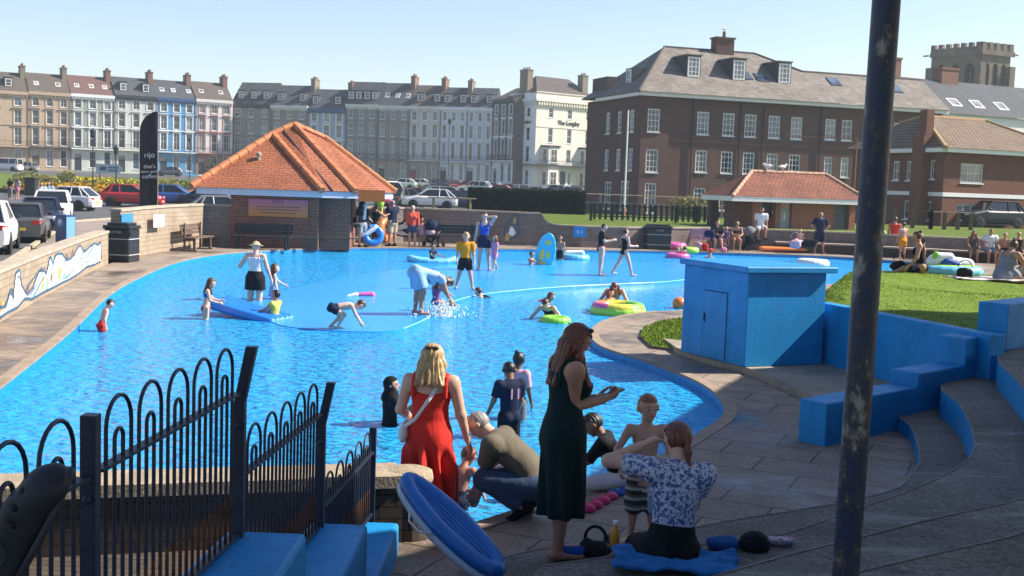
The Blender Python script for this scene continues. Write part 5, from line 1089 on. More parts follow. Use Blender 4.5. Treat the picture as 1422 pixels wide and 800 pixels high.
mb = MB(); mb.tube([(-hw - .05, .22, -.03), (-hw - .10, .15, -.05), (-hw - .10, .05, -.05), (-hw - .05, -.02, -.03)], .006, 6); mb.build('grab_rope', M_white, lr, True)
ydir = (D(575, 668, 7.25) - D(690, 786, 6.72)).normalized(); zt_ = Vector((.55, -.55, .68)); zt_ = (zt_ - ydir * zt_.dot(ydir)).normalized(); xd = ydir.cross(zt_)
lr.matrix_world = Matrix.Translation(D(626, 727, 6.98)) @ Matrix(((xd.x, ydir.x, zt_.x), (xd.y, ydir.y, zt_.y), (xd.z, ydir.z, zt_.z))).to_4x4()
# ---------------------------------------------------------------- clogs left on the deck
M_pink = flat('clog_pink', (.78, .06, .20), .5); M_cblue = flat('clog_blue', (.03, .12, .50), .5); M_cgrn = flat('clog_green', (.12, .35, .10), .5)
ve, fa = clog(.008, False)
for i, (px, py, mm, lab) in enumerate(((812, 712, M_pink, 'pink child clog nearest the legs in the green dress'), (823, 707, M_pink, 'second pink child clog in the row'), (834, 701, M_pink, 'third pink child clog in the row'), (845, 695, M_pink, 'pink child clog touching the blue ones'), (854, 690, M_cblue, 'blue child clog beside the pink row'), (866, 687, M_cblue, 'blue child clog at the end of the row by the boy'), (858, 684, M_cgrn, 'green trimmed child clog behind the blue pair'))):
    p = P(px, py, 0); r_ = empty('child_clog', lab, 'shoe', p, R(-62 + i * 4), 'children clogs in a row on the deck'); o = meshobj('upper', [(a * .62, b * .62, c * .75) for a, b, c in ve], fa, mm, r_, True, uv=False)
    mb = MB(); mb.tube([(.027 * math.cos(a), -.034 - .045 * math.sin(a), .055) for a in [math.pi * k / 8 for k in range(9)]], .006, 6); mb.build('heel_strap', mm, r_, True)
# ---------------------------------------------------------------- litter bins
M_bin = plain('bin_black', (.022, .023, .026), .4, .2, 8, .08, .003); M_band = flat('bin_band', (.45, .45, .42), .5)
def bin_(label, p, rz, s=1.0, w_=1.25, d_=.85, h=1.3):
    t = empty('litter_bin', label, 'bin', p, rz); mb = MB(); mb.box(-w_ / 2, w_ / 2, -d_ / 2, d_ / 2, 0, h * .84); b0 = mb.build('body', M_bin, t, bevel=.03)
    mb = MB(); mb.prism([(-w_ / 2 - .03, -d_ / 2 - .03), (w_ / 2 + .03, -d_ / 2 - .03), (w_ / 2 + .03, d_ / 2 + .03), (-w_ / 2 - .03, d_ / 2 + .03)], h * .842, h * .93); mb.prism([(-w_ / 2 + .06, -d_ / 2 + .06), (w_ / 2 - .06, -d_ / 2 + .06), (w_ / 2 - .06, d_ / 2 - .06), (-w_ / 2 + .06, d_ / 2 - .06)], h * .931, h); mb.build('lid', M_bin, t, bevel=.02)
    for z in (.18, .58): mb = MB(); mb.box(-w_ / 2 - .006, w_ / 2 + .006, -d_ / 2 - .006, d_ / 2 + .006, h * z, h * z + .025); mb.build('band', M_band, t)
    for x in (-w_ / 4, w_ / 4): mb = MB(); mb.box(x - .22, x + .22, -d_ / 2 - .012, -d_ / 2 - .002, h * .66, h * .8); mb.build('opening', M_black, t)
    mb = MB(); mb.box(w_ / 2 + .002, w_ / 2 + .012, -d_ / 2 + .12, d_ / 2 - .12, h * .66, h * .8); mb.build('opening', M_black, t)
    text_mesh('lettering', 'LITTER', .10, M_band, t, Matrix.Translation((0, -d_ / 2 - .016, h * .735)) @ UPR, thick=.002); return t
bin_('black twin litter bin with pale bands at the end of the mural wall', P(166, 364, 0) + Vector((.0, .2, 0)), R(-6), w_=.74, d_=.72, h=1.12)
bin_('black twin litter bin with pale bands against the far wall by the two bathers', P(911, 345.5, 0) + Vector((0, -.35, 0)), R(8), w_=1.05, d_=.7, h=1.08)
# ---------------------------------------------------------------- benches
def bench(label, p, rz, L_, mat, ends='slat', slats=3):
    t = empty('bench', label, 'bench', p, rz)
    for i in range(slats): mb = MB(); mb.box(-L_ / 2, L_ / 2, -.40 + i * .135, -.285 + i * .135, .42, .46); mb.build('seat_slat', mat, t)
    for i in range(slats):
        z = .54 + i * .115; mb = MB(); y = .05 + i * .022; mb.prism([(-L_ / 2, y), (L_ / 2, y), (L_ / 2, y + .035), (-L_ / 2, y + .035)], z, z + .1); mb.build('back_slat', mat, t)
    for x in (-L_ / 2 + .18, L_ / 2 - .18):
        mb = MB(); mb.box(x - .04, x + .04, -.36, -.28, 0, .418); mb.box(x - .039, x + .039, .0, .048, 0, .92); mb.box(x - .038, x + .038, -.279, -.001, .34, .415); mb.box(x - .06, x + .06, -.42, .12, 0, .04); mb.build('end_frame', mat, t)
bench('weathered slatted bench against the sunlit buff wall', P(272, 347.5) + Vector((-.12, .1, 0)), R(84), 1.75, M_timber)
M_dkb = plain('dark_bench', (.022, .026, .032), .6, .3, 10, .2, .003)
bench('long dark bench against the shaded kiosk wall below the sunset coloured sign', P(366, 345.6) + Vector((0, -.08, 0)), R(-2), 2.1, M_dkb)
bench('dark bench against the grey wall beside the pushchair', P(632, 342.5) + Vector((0, -.3, 0)), R(3), 1.7, M_dkb)
# ---------------------------------------------------------------- flags, signs, posts
M_flag = plain('flag_cloth', (.018, .018, .024), .7, .3, 3, .2, .01)
def feather():
    p = At(206, 46, -.2); t = empty('feather_flag', 'tall black feather flag with white lettering rising behind the buff wall', 'flag', p, R(8)); h = 3.95
    mb = MB(); n = 24; zs = [.35 + (5.13 - .35) * i / n for i in range(n + 1)]
    def xl(z): 
        if z <= 4.3: return -.34
        return -.34 + .68 * (1 - math.sqrt(max(0, 1 - ((z - 4.3) / .85) ** 2)))
    for A, B in zip(zs, zs[1:]):
        for k in range(8):
            f0, f1 = k / 8, (k + 1) / 8
            q = [(xl(A) + (.34 - xl(A)) * f, z_, .035 * math.sin(f * 7 + z_ * 1.1)) for f, z_ in ((f0, A), (f1, A))] + [(xl(B) + (.34 - xl(B)) * f, z_, .035 * math.sin(f * 7 + z_ * 1.1)) for f, z_ in ((f1, B), (f0, B))]
            q = [(x, y, z) for x, z, y in q]; mb.quad(*q)
    mb.build('flag_cloth', M_flag, t, True)
    mb = MB(); mb.tube([(.36, 0, 0), (.36, 0, 5.16)], .018, 8); mb.build('mast', flat('flag_mast', (.35, .28, .24), .4), t)
    for s_, z, sz in (('rijo', 3.32, .30), ('that\u2019s', 2.90, .21), ('damn good', 2.72, .15), ('coffee', 2.50, .23)): text_mesh('lettering', s_, sz, M_white, t, Matrix.Translation((.05, -.05, z)) @ Matrix.Rotation(R(-4), 4, 'Y') @ UPR, thick=.004)
    mb = MB(); mb.box(-.3, .7, -.3, .3, 0, .04); mb.build('base_plate', M_black, t)
feather()
def arch():
    p = At(245, 46.5, -.15); t = empty('arch_banner', 'small arched promotional banner with pink and pale panels behind the buff wall', 'banner', p, 0)
    mb = MB(); pts = [(-.38, 0, 0), (-.40, 0, .8)] + [(.05 - .45 * math.cos(a), 0, .9 + .42 * math.sin(a)) for a in [math.pi * k / 10 for k in range(0, 8)]] + [(.52, 0, 1.2)]; mb.tube(pts, .035, 8); mb.build('frame', M_black, t)
    mb = MB(); mb.prism([(-.34, -.01), (.1, -.01), (.1, .01), (-.34, .01)], .45, 1.15); mb.build('pale_panel', flat('panel_cream', (.52, .45, .36), .7), t)
    mb = MB(); q = [(.06, .3), (.34, .3), (.58, 1.12), (.34, 1.24)]; mb.poly([(x, -.03, z) for x, z in q]); mb.poly([(x, -.01, z) for x, z in q][::-1])
    for a_, b_ in zip(q, q[1:] + q[:1]): mb.quad((a_[0], -.03, a_[1]), (a_[0], -.01, a_[1]), (b_[0], -.01, b_[1]), (b_[0], -.03, b_[1]))
    mb.build('pink_panel', flat('panel_pink', (.55, .04, .10), .6), t); text_mesh('lettering', 'coffee', .2, M_white, t, Matrix.Translation((.36, -.035, .72)) @ Matrix.Rotation(R(-72), 4, 'Y') @ UPR, thick=.003)
arch()
def boards():
    p = P(91, 336, -.05); p = At(91, 40, -.2); t = empty('parking_bin', 'dark blue panelled box with a white P on the pavement behind the mural wall', 'bin', p, R(-24)); M_pb = flat('parking_blue', (.012, .04, .14), .5)
    mb = MB(); mb.box(-.24, .24, -.24, .24, .05, 1.18); mb.build('body', M_pb, t, bevel=.02); mb = MB(); mb.box(.242, .246, -.2, .2, .12, 1.12); mb.build('pale_side', flat('parking_pale', (.16, .36, .66), .5), t); mb = MB(); mb.lathe([(.15, 0), (.15, .004), (0, .004)], (0, 0, 0), 20, 'y'); dsc = mb.build('disc', flat('parking_disc', (.05, .14, .34), .5), t); dsc.location = (0, -.248, .92)
    text_mesh('lettering', 'P', .26, M_white, t, Matrix.Translation((0, -.256, .83)) @ UPR, thick=.002)
boards()
def sign(label, p, rz, w_, h, mat, txt=None, sz=.1, name='wall_sign', post=0):
    t = empty(name, label, 'sign', p, rz); mb = MB(); mb.box(-w_ / 2, w_ / 2, -.02, 0, -h / 2, h / 2); mb.build('plate', mat, t)
    if txt: text_mesh('lettering', txt, sz, M_white, t, Matrix.Translation((0, -.025, -sz * .35)) @ UPR, thick=.002)
    if post: mb = MB(); mb.tube([(0, .03, -post), (0, .03, h / 2)], .03, 8); mb.build('post', M_dkmetal, t)
    return t
tw = lambda px, z: None
def onW2(px, z):
    r_ = ray(px, 300); a, b = np.array(left_wall[7]), np.array(left_wall[9]); n = np.array((r_[1], -r_[0])); t_ = -(a @ n) / ((b - a) @ n); p = a + (b - a) * t_; return Vector((p[0] + .03, p[1], z))
sign('small blue pictogram sign on the near end of the buff wall', onW2(174.5, 1.12), R(88), .9, .42, flat('sign_blue', (.04, .22, .50), .5))
sign('white notice on the sunlit buff wall', onW2(219, 1.05), R(88), 1.0, .40, M_white)
sign('small blue depth sign on the grey wall near the surfboard', D(805, 322, 47.0), 0, .5, .42, MATS['sign_blue'], '0.3', .2)
def lamp(label, p, h, hanging=True):
    t = empty('street_lamp', label, 'lamp post', p, 0, 'street lamps on the sea front roads'); mb = MB(); mb.tube([(0, 0, -.1), (0, 0, h * .3), (0, 0, h)], [.09, .06, .05], 8); mb.build('post', M_dkmetal, t); mb = MB(); mb.lathe([(.05, h), (.2, h + .15), (.26, h + .65), (.1, h + .85), (0, h + .95)], (0, 0, 0), 8); mb.build('lantern', M_dkmetal, t)
lamp('street lamp in front of the bright blue house', At(263, 165), 5.2); lamp('street lamp in front of the red door house', At(622, 160), 9.0); lamp('street lamp rising beside the direction sign', At(129, 110), 5.0); lamp('short dark street lamp beside the feather flag', At(161, 105), 3.4); lamp('street lamp at the corner of the cream hotel', At(826, 150), 5.0)
for lab, px, d, h, mm in (('slim white pole in front of the brick apartment building', 868, 70, 6.8, M_white), ('rusty brown pole behind the low hut', 1186, 62, 5.2, plain('rust_pole', (.22, .10, .05), .7, .3))):
    p = At(px, d, .4); t = empty('flagpole', lab, 'pole', p); mb = MB(); mb.tube([(0, 0, 0), (0, 0, h)], [.06, .045], 8); mb.build('mast', mm, t); mb = MB(); mb.lathe([(.09, 0), (.09, .9), (.06, .95)], (0, 0, 0), 10); mb.build('sleeve', flat('orange_sleeve', (.5, .16, .06), .6) if mm is M_white else mm, t)
    if mm is not M_white: mb = MB(); mb.tube([(0, 0, h), (-3.8, .6, h + .05)], .02, 6); mb.build('stay', mm, t)
p = At(150, 125); t = empty('direction_sign', 'pale blue and white direction sign pointing along the far road', 'sign', p); mb = MB(); mb.poly([(-1.3, -.05, 1.6), (1.2, -.05, 1.6), (1.7, -.05, 2.1), (1.2, -.05, 2.6), (-1.3, -.05, 2.6)]); mb.box(-1.3, 1.2, -.04, .0, 1.6, 2.6); mb.build('plate', flat('sign_pale_blue', (.35, .46, .60), .5), t); mb = MB()
for x in (-.9, .9): mb.tube([(x, .05, 0), (x, .05, 2.6)], .05, 6)
mb.build('posts', M_dkmetal, t); mb = MB(); mb.box(-.9, -.2, -.06, -.052, 1.9, 2.3); mb.box(.0, 1.1, -.06, -.052, 1.85, 2.0); mb.box(.0, 1.1, -.06, -.052, 2.15, 2.3); mb.build('painted_symbols', flat('sign_navy', (.02, .05, .25), .5), t)
# ---------------------------------------------------------------- fences beyond the pool
def rail_fence(label, pts, h, n, mat, rails, post=.06, name='post_and_rail_fence', pal=0, palmat=None):
    A = Vector(pts[0]); t = empty(name, label, 'fence', A); 
    for a, b in zip(pts, pts[1:]):
        a, b = Vector(a) - A, Vector(b) - A; d = (b - a); dn = d.normalized(); sd_ = Vector((-dn.y, dn.x, 0))
        for i in range(n + 1): 
            q = a + d * i / n; mb = MB(); mb.box(q.x - post, q.x + post, q.y - post, q.y + post, q.z - .2, q.z + h); mb.build('post', mat, t)
        for rz_ in rails:
            mb = MB(); mb.tube([a + Vector((0, 0, h * rz_)) - sd_ * (post + .02), b + Vector((0, 0, h * rz_)) - sd_ * (post + .02)], .035, 6); mb.build('rail', mat, t)
        if pal:
            m = int(d.length / pal)
            for i in range(m): q = a + d * (i + .5) / m - sd_ * (post + .07); mb = MB(); mb.box(q.x - pal * .22, q.x + pal * .22, q.y - .012, q.y + .012, q.z + .05, q.z + h * 1.0); mb.build('paling', palmat, t)
M_pale_t = plain('pale_timber', (.34, .27, .17), .85, .25); M_pal = flat('dark_paling', (.018, .03, .022), .6)
rail_fence('dark upright paling fence above the far wall beside the litter bin', [At(822, 57), At(998, 58.5)], .85, 6, M_pal, (.25, .85), pal=.28, palmat=M_pal, name='paling_fence')
rail_fence('pale timber post and rail fence in front of the brick apartment building', [At(800, 76), At(1004, 77)], 1.35, 6, M_pale_t, (.55, .97))
rail_fence('dark timber post and rail fence across the lawn by the black car', [At(1222, 66), At(1296, 62.5), At(1352, 63.5)], 1.0, 3, M_timber, (.92,), post=.09)
# hedge (clipped, dark) and plants: many small leaves through the volume
def leafy(label, name, cat, p, size, n, mat, leaf=.06, rz=0, round_=True, group=None, kind=None):
    t = empty(name, label, cat, p, rz, group); vs_, fs_ = [], []
    for _ in range(n):
        if round_:
            v = Vector((random.gauss(0, 1), random.gauss(0, 1), random.gauss(0, 1))).normalized() * (random.random() ** .3) * random.uniform(.8, 1.1); q = Vector((v.x * size[0] / 2, v.y * size[1] / 2, size[2] * (.5 + v.z * .5)))
        else:
            q = Vector((random.uniform(-.5, .5) * size[0], random.uniform(-.5, .5) * size[1], random.uniform(0, 1) * size[2])); fc = random.randrange(3)
            if fc == 0: q.z = size[2] * random.uniform(.94, 1.03)
            elif fc == 1: q.y = -size[1] / 2 * random.uniform(.93, 1.05)
            else: q.x = math.copysign(size[0] / 2 * random.uniform(.99, 1.01), q.x)
        a, b = Vector((random.gauss(0, 1), random.gauss(0, 1), random.gauss(0, 1))).normalized(), Vector((random.gauss(0, 1), random.gauss(0, 1), random.gauss(0, 1))).normalized(); l = leaf * random.uniform(.6, 1.5); k = len(vs_)
        vs_ += [tuple(q - a * l), tuple(q + b * l * .5), tuple(q + a * l), tuple(q - b * l * .5)]; fs_.append((k, k + 1, k + 2, k + 3))
    meshobj('foliage', vs_, fs_, mat, t, uv=False); mb = MB()
    if round_:
        for i in range(5): a = i * 1.3; mb.tube([(0, 0, -.05), (size[0] * .25 * math.cos(a), size[1] * .25 * math.sin(a), size[2] * .6)], [.04, .012], 5)
        mb.build('stem', M_timber, t)
    else:
        mb.box(-size[0] / 2 + .1, size[0] / 2 - .1, -size[1] / 2 + .1, size[1] / 2 - .1, -.1, size[2] - .08); mb.build('inner_growth', mat, t)
    return t
M_hedge = grassmat('hedge_leaf', (.016, .034, .016), (.034, .06, .024), 2); M_leaf = grassmat('shrub_leaf', (.05, .085, .02), (.11, .15, .04), 2); M_yel = grassmat('yellow_leaf', (.20, .20, .05), (.32, .30, .10), 2)
hA, hB = At(652, 68), At(812, 68); leafy('long clipped dark green hedge between car park and lawn', 'hedge', 'hedge', (hA + hB) / 2, ((hB - hA).length, 1.3, 1.3), 16000, M_hedge, .07, 0, False)
leafy('yellow green bush in front of the brick building, behind the paling fence', 'bush', 'bush', At(962, 79), (3.6, 2.2, 1.5), 2200, M_yel, .1, group='bushes in the gardens')
leafy('round grey green bush on the lawn behind the white cars', 'bush', 'bush', At(583, 112), (2.2, 2, 1.7), 1200, M_leaf, .1, group='bushes in the gardens')
for i, (px, d, w_, h, lab) in enumerate(((38, 118, 3.5, 1.6, 'wide bush beside the far left garden bed'), (62, 128, 2.2, 1.2, 'low bush between pedestrians and flower bed'), (93, 138, 2.5, 1.5, 'bush at the end of the orange flower bed'), (225, 120, 5, 1.3, 'long low shrub behind the feather flag'), (262, 122, 5, 1.2, 'low shrub in front of the street lamp'), (300, 150, 3.5, 3.4, 'tall shrub rising beside the kiosk roof'), (236, 135, 3, 1.2, 'low shrub in front of the bright blue house'))):
    leafy(lab, 'bush', 'bush', At(px, d), (w_, 1.6, h), 900, random.choice([M_leaf, M_yel]), .12, group='bushes in the gardens')
# flower beds
M_or = grassmat('marigold', (.50, .24, .01), (.62, .38, .02), 3); M_yl = grassmat('yellow_flower', (.48, .38, .02), (.6, .5, .04), 3); M_pk = grassmat('pink_flower', (.30, .10, .16), (.40, .22, .24), 3)
def bed(label, a, b, d_, mat, h=.4, n=2600):
    A, B = a, b; t = empty('flower_bed', label, 'flower bed', (A + B) / 2, math.atan2((B - A).y, (B - A).x), 'flower beds in the sea front gardens'); L_ = (B - A).length; vs_, fs_, mi = [], [], []
    for _ in range(n):
        q = Vector((random.uniform(-.5, .5) * L_, random.uniform(-.5, .5) * d_, 0)); e = 1 - max(abs(q.x) / L_ * 2, abs(q.y) / d_ * 2) ** 6
        q.z = h * e * random.uniform(.5, 1.1) + (g(t.location.x + q.x, t.location.y + q.y) - t.location.z); a_, b_ = [Vector((random.gauss(0, 1), random.gauss(0, 1), random.gauss(0, .5))).normalized() * random.uniform(.1, .22) for _ in range(2)]; k = len(vs_); vs_ += [tuple(q - a_), tuple(q + b_), tuple(q + a_), tuple(q - b_)]; fs_.append((k, k + 1, k + 2, k + 3)); mi.append(1 if random.random() < .18 else 0)
    meshobj('blooms', vs_, fs_, [mat, M_leaf], t, uv=False, midx=mi)
bed('long orange marigold bed across the lawn', At(62, 108), At(172, 122), 9, M_or, .5, 5200); bed('golden flower bed in front of the sage green house', At(85, 140), At(190, 148), 9, M_yl, .5, 3200); bed('yellow flower bed behind the white hatchback', At(540, 125), At(578, 128), 5, M_yl, .6, 1800); bed('pinkish flower bed by the arched banner', At(228, 104), At(285, 110), 5, M_pk, .4, 1500); bed('orange flower bed just above the kiosk eaves', At(262, 96), At(292, 98), 3, M_or, .5, 700)
# garden wall beside the far pavement
setp((lambda mb: (mb.prism([(At(-40, 96).x, 95), (At(48, 90).x, 89), (At(150, 94).x, 93.6), (At(150, 94).x, 94), (At(48, 90).x, 89.5), (At(-40, 96).x, 95.5)], -.2, .75), mb.build('garden_wall', M_dark_block))[1])(MB()), 'low dark wall edging the sea front gardens behind the pedestrians', 'wall')
def bollard_bin(): 
    p = At(44, 88); t = empty('litter_bin', 'square dark litter bin by the garden wall near the pedestrians', 'bin', p); mb = MB(); mb.box(-.4, .4, -.4, .4, 0, 1.2); mb.build('body', M_bin, t, bevel=.03); mb = MB(); mb.box(-.45, .45, -.45, .45, 1.202, 1.35); mb.build('lid', M_bin, t)
bollard_bin()
# picnic table on the car park lawn
p = At(628, 63); t = empty('picnic_table', 'pale timber bench table in front of the parked cars', 'table', p); mb = MB(); mb.box(-1.3, 1.3, -.35, .35, .72, .78); mb.build('table_top', M_pale_t, t)
for x in (-1, 1): mb = MB(); mb.box(x - .05, x + .05, -.3, .3, 0, .718); mb.build('leg', M_pale_t, t)
# ---------------------------------------------------------------- cars
def paint(name, c, metal=.1): return plain('paint_' + name, c, .32, .04, 3, 0, metal=metal, spec=.4, coat=.25)
PT = {'white': paint('white', (.70, .70, .69), 0), 'silver': paint('silver', (.36, .37, .38), .5), 'grey': paint('grey', (.11, .115, .12), .4), 'black': plain('paint_black', (.010, .014, .024), .4, .04, 3, 0, spec=.3), 'navy': paint('navy', (.012, .022, .06), .3), 'red': paint('red', (.45, .02, .025), 0), 'blue': paint('blue', (.03, .10, .33), .2), 'maroon': paint('maroon', (.16, .02, .03), .2)}
M_tyre = flat('tyre', (.018, .018, .018), .85); M_rim = flat('alloy', (.28, .28, .29), .35, metal=.7); M_cg = glassmat('car_glass', (.012, .016, .02), .04); M_hl = flat('headlight', (.55, .58, .60), .1); M_tl = flat('tail_light', (.35, .012, .012), .2); M_pl = flat('number_plate', (.70, .70, .62), .5); M_ply = flat('rear_plate', (.62, .45, .04), .5); M_trim = flat('bumper_trim', (.03, .03, .032), .6)
KINDS = {'hatch': dict(L=4.05, W=1.76, H=1.47, hood=.98, cowl=1.0, rf=.15, rr=-1.25, rb=-1.86, belt=.93, nose=.68, tail=.92),
         'saloon': dict(L=4.6, W=1.8, H=1.43, hood=.95, cowl=1.05, rf=.25, rr=-.95, rb=-1.65, belt=.93, nose=.68, tail=.95),
         'suv': dict(L=4.6, W=1.88, H=1.68, hood=1.1, cowl=1.05, rf=.3, rr=-1.65, rb=-2.12, belt=1.06, nose=.82, tail=1.05),
         'van': dict(L=4.8, W=1.9, H=1.95, hood=1.2, cowl=1.55, rf=.75, rr=-2.25, rb=-2.36, belt=1.15, nose=.85, tail=1.15)}
def make_car(kind):
    K = KINDS[kind]; Lh, hw = K['L'] / 2, K['W'] / 2; t = empty('parked_car', 'x', 'car', (0, 0, 0)); b_ = K['belt']
    st = [(Lh, K['nose'] - .12, .80), (Lh - .1, K['nose'] + .02, .90), (Lh - .45, K['nose'] + .12, .97), (K['cowl'], K['hood'] - .02, 1.0), (0, b_, 1.0), (K['rb'] + .25, b_ + .02, 1.0), (-Lh + .18, K['tail'] - .02, .96), (-Lh, K['tail'] - .12, .86)]
    mb = MB(); rings = []
    for x, zt, f in st:
        h = hw * f; half = [(h * .84, .24), (h * .97, .34), (h, .58), (h * .975, zt - .10), (h * .87, zt)]; ring = [(x, y, z) for y, z in half] + [(x, -y, z) for y, z in reversed(half)]; rings.append(ring)
    n = len(mb.v)
    for r_ in rings: mb.v += r_
    k = 10
    for i in range(len(rings) - 1):
        for j in range(k): j2 = (j + 1) % k; mb.f.append((i * k + j, i * k + j2, (i + 1) * k + j2, (i + 1) * k + j)); mb.m.append(0)
    mb.f.append(tuple(range(k))); mb.m.append(0); mb.f.append(tuple((len(rings) - 1) * k + j for j in reversed(range(k)))); mb.m.append(0)
    # roof and pillars in the same pressing
    H = K['H']; wb, wt = hw * .88, hw * .70; A = [(K['cowl'] - .02, wb, b_ - .03), (K['rb'], wb, b_ - .03)]; T = [(K['rf'], wt, H - .05), (K['rr'], wt, H - .05)]
    xr = [K['rf'], (K['rf'] + K['rr']) / 2, K['rr']]
    mb.prism([(K['rf'] + .06, -wt - .015), (K['rr'] - .05, -wt - .015), (K['rr'] - .05, wt + .015), (K['rf'] + .06, wt + .015)], H - .075, H - .02); mb.prism([(K['rf'] - .08, -wt * .9), (K['rr'] + .08, -wt * .9), (K['rr'] + .08, wt * .9), (K['rf'] - .08, wt * .9)], H - .019, H)
    for s_ in (1, -1):
        for a, c in zip(A, T): mb.tube([(a[0], s_ * a[1], a[2]), (c[0], s_ * c[1], c[2])], .045, 6)
        xm = K['cowl'] * .2 + K['rb'] * .8 if False else (K['rf'] + K['rr']) / 2 - .1; mb.tube([(xm, s_ * (wb + .0), b_ - .02), (xm - .05, s_ * (wt + .0), H - .06)], .04, 6)
        if kind in ('suv', 'hatch', 'van'): xm = K['rr'] + .12; mb.tube([(K['rb'] + .45, s_ * wb, b_ - .02), (xm, s_ * wt, H - .06)], .06, 6)
    body = mb.build('body', PT['white'], t, smooth=False); bv = body.modifiers.new('bevel', 'BEVEL'); bv.width = .03; bv.segments = 2; bv.limit_method = 'ANGLE'; bv.angle_limit = R(25)
    e = .02; q = lambda x, y, z: (x, y, z)
    for s_ in (1, -1):
        mb = MB(); pts = [q(A[0][0], s_ * (wb - e), b_ - .02), q(A[1][0], s_ * (wb - e), b_ - .02), q(T[1][0], s_ * (wt - e), H - .06), q(T[0][0], s_ * (wt - e), H - .06)]; mb.poly(pts if s_ < 0 else pts[::-1]); mb.build('side_window', PT['white'] if kind == 'van' and False else M_cg, t)
    mb = MB(); mb.quad(q(A[0][0], -wb + e, b_ - .02), q(A[0][0], wb - e, b_ - .02), q(T[0][0], wt - e, H - .06), q(T[0][0], -wt + e, H - .06)); mb.build('windscreen', M_cg, t)
    mb = MB(); mb.quad(q(A[1][0], wb - e, b_ - .02), q(A[1][0], -wb + e, b_ - .02), q(T[1][0], -wt + e, H - .06), q(T[1][0], wt - e, H - .06)); mb.build('rear_window', M_cg, t)
    wr = .33 if kind in ('suv', 'van') else .30
    for x in (Lh - .82, -Lh + .80):
        for s_ in (1, -1):
            mb = MB(); mb.lathe([(wr * .55, -.1), (wr * .9, -.11), (wr, -.06), (wr, .06), (wr * .9, .11), (wr * .55, .1)], (0, 0, 0), 18, 'y'); ty = mb.build('wheel', M_tyre, t, True); ty.location = (x, s_ * (hw - .09), wr)
            mb = MB(); mb.lathe([(.0, -.03), (wr * .2, -.05), (wr * .58, -.085)], (0, 0, 0), 10, 'y'); ri = mb.build('rim', M_rim, ty); ri.rotation_euler = (0, 0, 0 if s_ < 0 else math.pi)
            mb = MB(); mb.lathe([(wr * 1.0, -.02), (wr * 1.18, -.02), (wr * 1.18, .02), (wr * 1.0, .02)], (0, 0, 0), 18, 'y'); ar = mb.build('wheel_arch', M_trim, t); ar.location = (x, s_ * (hw - .012), wr + .01)
    for s_ in (1, -1):
        mb = MB(); mb.prism([(Lh - .32, s_ * hw * .93), (Lh - .03, s_ * hw * .74), (Lh - .03, s_ * hw * .46), (Lh - .2, s_ * hw * .5)], K['nose'] - .06, K['nose'] + .06); mb.build('headlight', M_hl, t)
        mb = MB(); mb.prism([(-Lh + .2, s_ * hw * .955), (-Lh - .005, s_ * hw * .80), (-Lh - .005, s_ * hw * .52), (-Lh + .1, s_ * hw * .52)], K['tail'] - .26, K['tail'] - .10); mb.build('tail_light', M_tl, t)
        mb = MB(); mb.box(K['cowl'] - .35, K['cowl'] - .2, min(s_ * hw * .95, s_ * (hw + .13)), max(s_ * hw * .95, s_ * (hw + .13)), b_ + .0, b_ + .14); mb.build('wing_mirror', M_trim, t, bevel=.03)
    mb = MB(); mb.box(Lh - .1, Lh + .012, -hw * .42, hw * .42, .46, .58); mb.build('grille', M_trim, t); mb = MB(); mb.box(Lh - .05, Lh + .025, -.26, .26, .34, .44); mb.build('number_plate', M_pl, t); mb = MB(); mb.box(-Lh - .022, -Lh + .05, -.26, .26, .46, .57); mb.build('number_plate', M_ply, t)
    mb = MB(); mb.box(-Lh + .4, Lh - .4, -hw + .06, hw - .06, .18, .26); mb.build('sill', M_trim, t); return t
protos = {}
def car(kind, label, loc, ang, colour, group):
    if kind not in protos: o = make_car(kind); protos[kind] = o
    else: o = copy_tree(protos[kind])
    o.location = loc; o.rotation_euler = (0, 0, R(ang)); setp(o, label, 'van' if kind == 'van' else 'car', group)
    for ch in o.children:
        if ch.name.startswith('body'): ch.material_slots[0].link = 'OBJECT'; ch.material_slots[0].material = PT[colour]
gL = 'cars on the street behind the mural wall'; gC = 'cars in the car park behind the kiosk'; gF = 'cars parked along the far terrace'
ra = math.degrees(math.atan2(13.5, -4.6))
rd = lambda y, off=0: Vector((-14.3 - (y - 32) * .325 - 1.25 + off, y, g(-18, y)))
def onroad(px, y): p = D(px, 300, y); return Vector((p.x, y, g(p.x, y)))
car('suv', 'white car cut off by the edge of the view on the street behind the mural', onroad(-22, 38.2), ra, 'white', gL); car('saloon', 'dark grey saloon parked behind the white car on the street', onroad(32, 44.5), ra, 'grey', gL); car('hatch', 'dark blue hatchback facing the camera, between the grey saloon and the parking box', onroad(56, 51.0), ra + 180, 'navy', gL); car('suv', 'white car with a dark windscreen parked behind the dark blue hatchback', onroad(72, 57.5), ra + 180, 'white', gL)
car('hatch', 'white hatchback crossing the junction beyond the parked cars', onroad(91, 72), 176, 'white', gL); car('hatch', 'red car passing behind the feather flag', At(184, 78), 4, 'red', gL); car('hatch', 'blue car behind the arched banner', At(243, 80), 5, 'blue', gL); car('saloon', 'black car just left of the kiosk eaves', At(298, 78), 3, 'black', gL); car('hatch', 'grey car close behind the shaded grey wall by the kiosk', At(312, 66), 20, 'silver', gL)
car('van', 'white van behind the brick corner of the kiosk', At(535, 86), 60, 'white', gC); car('hatch', 'dark car between the white van and the white hatchback', At(562, 86), 65, 'grey', gC); car('saloon', 'dark red car behind the white hatchback', At(577, 100), 12, 'maroon', gC); car('hatch', 'white hatchback parked side on behind the pool wall', At(597, 84), 186, 'white', gC); car('suv', 'silver car with its tail to the pool next to the hedge', At(622, 94), 15, 'silver', gC); car('saloon', 'navy car beside the hedge', At(643, 88), 22, 'navy', gC)
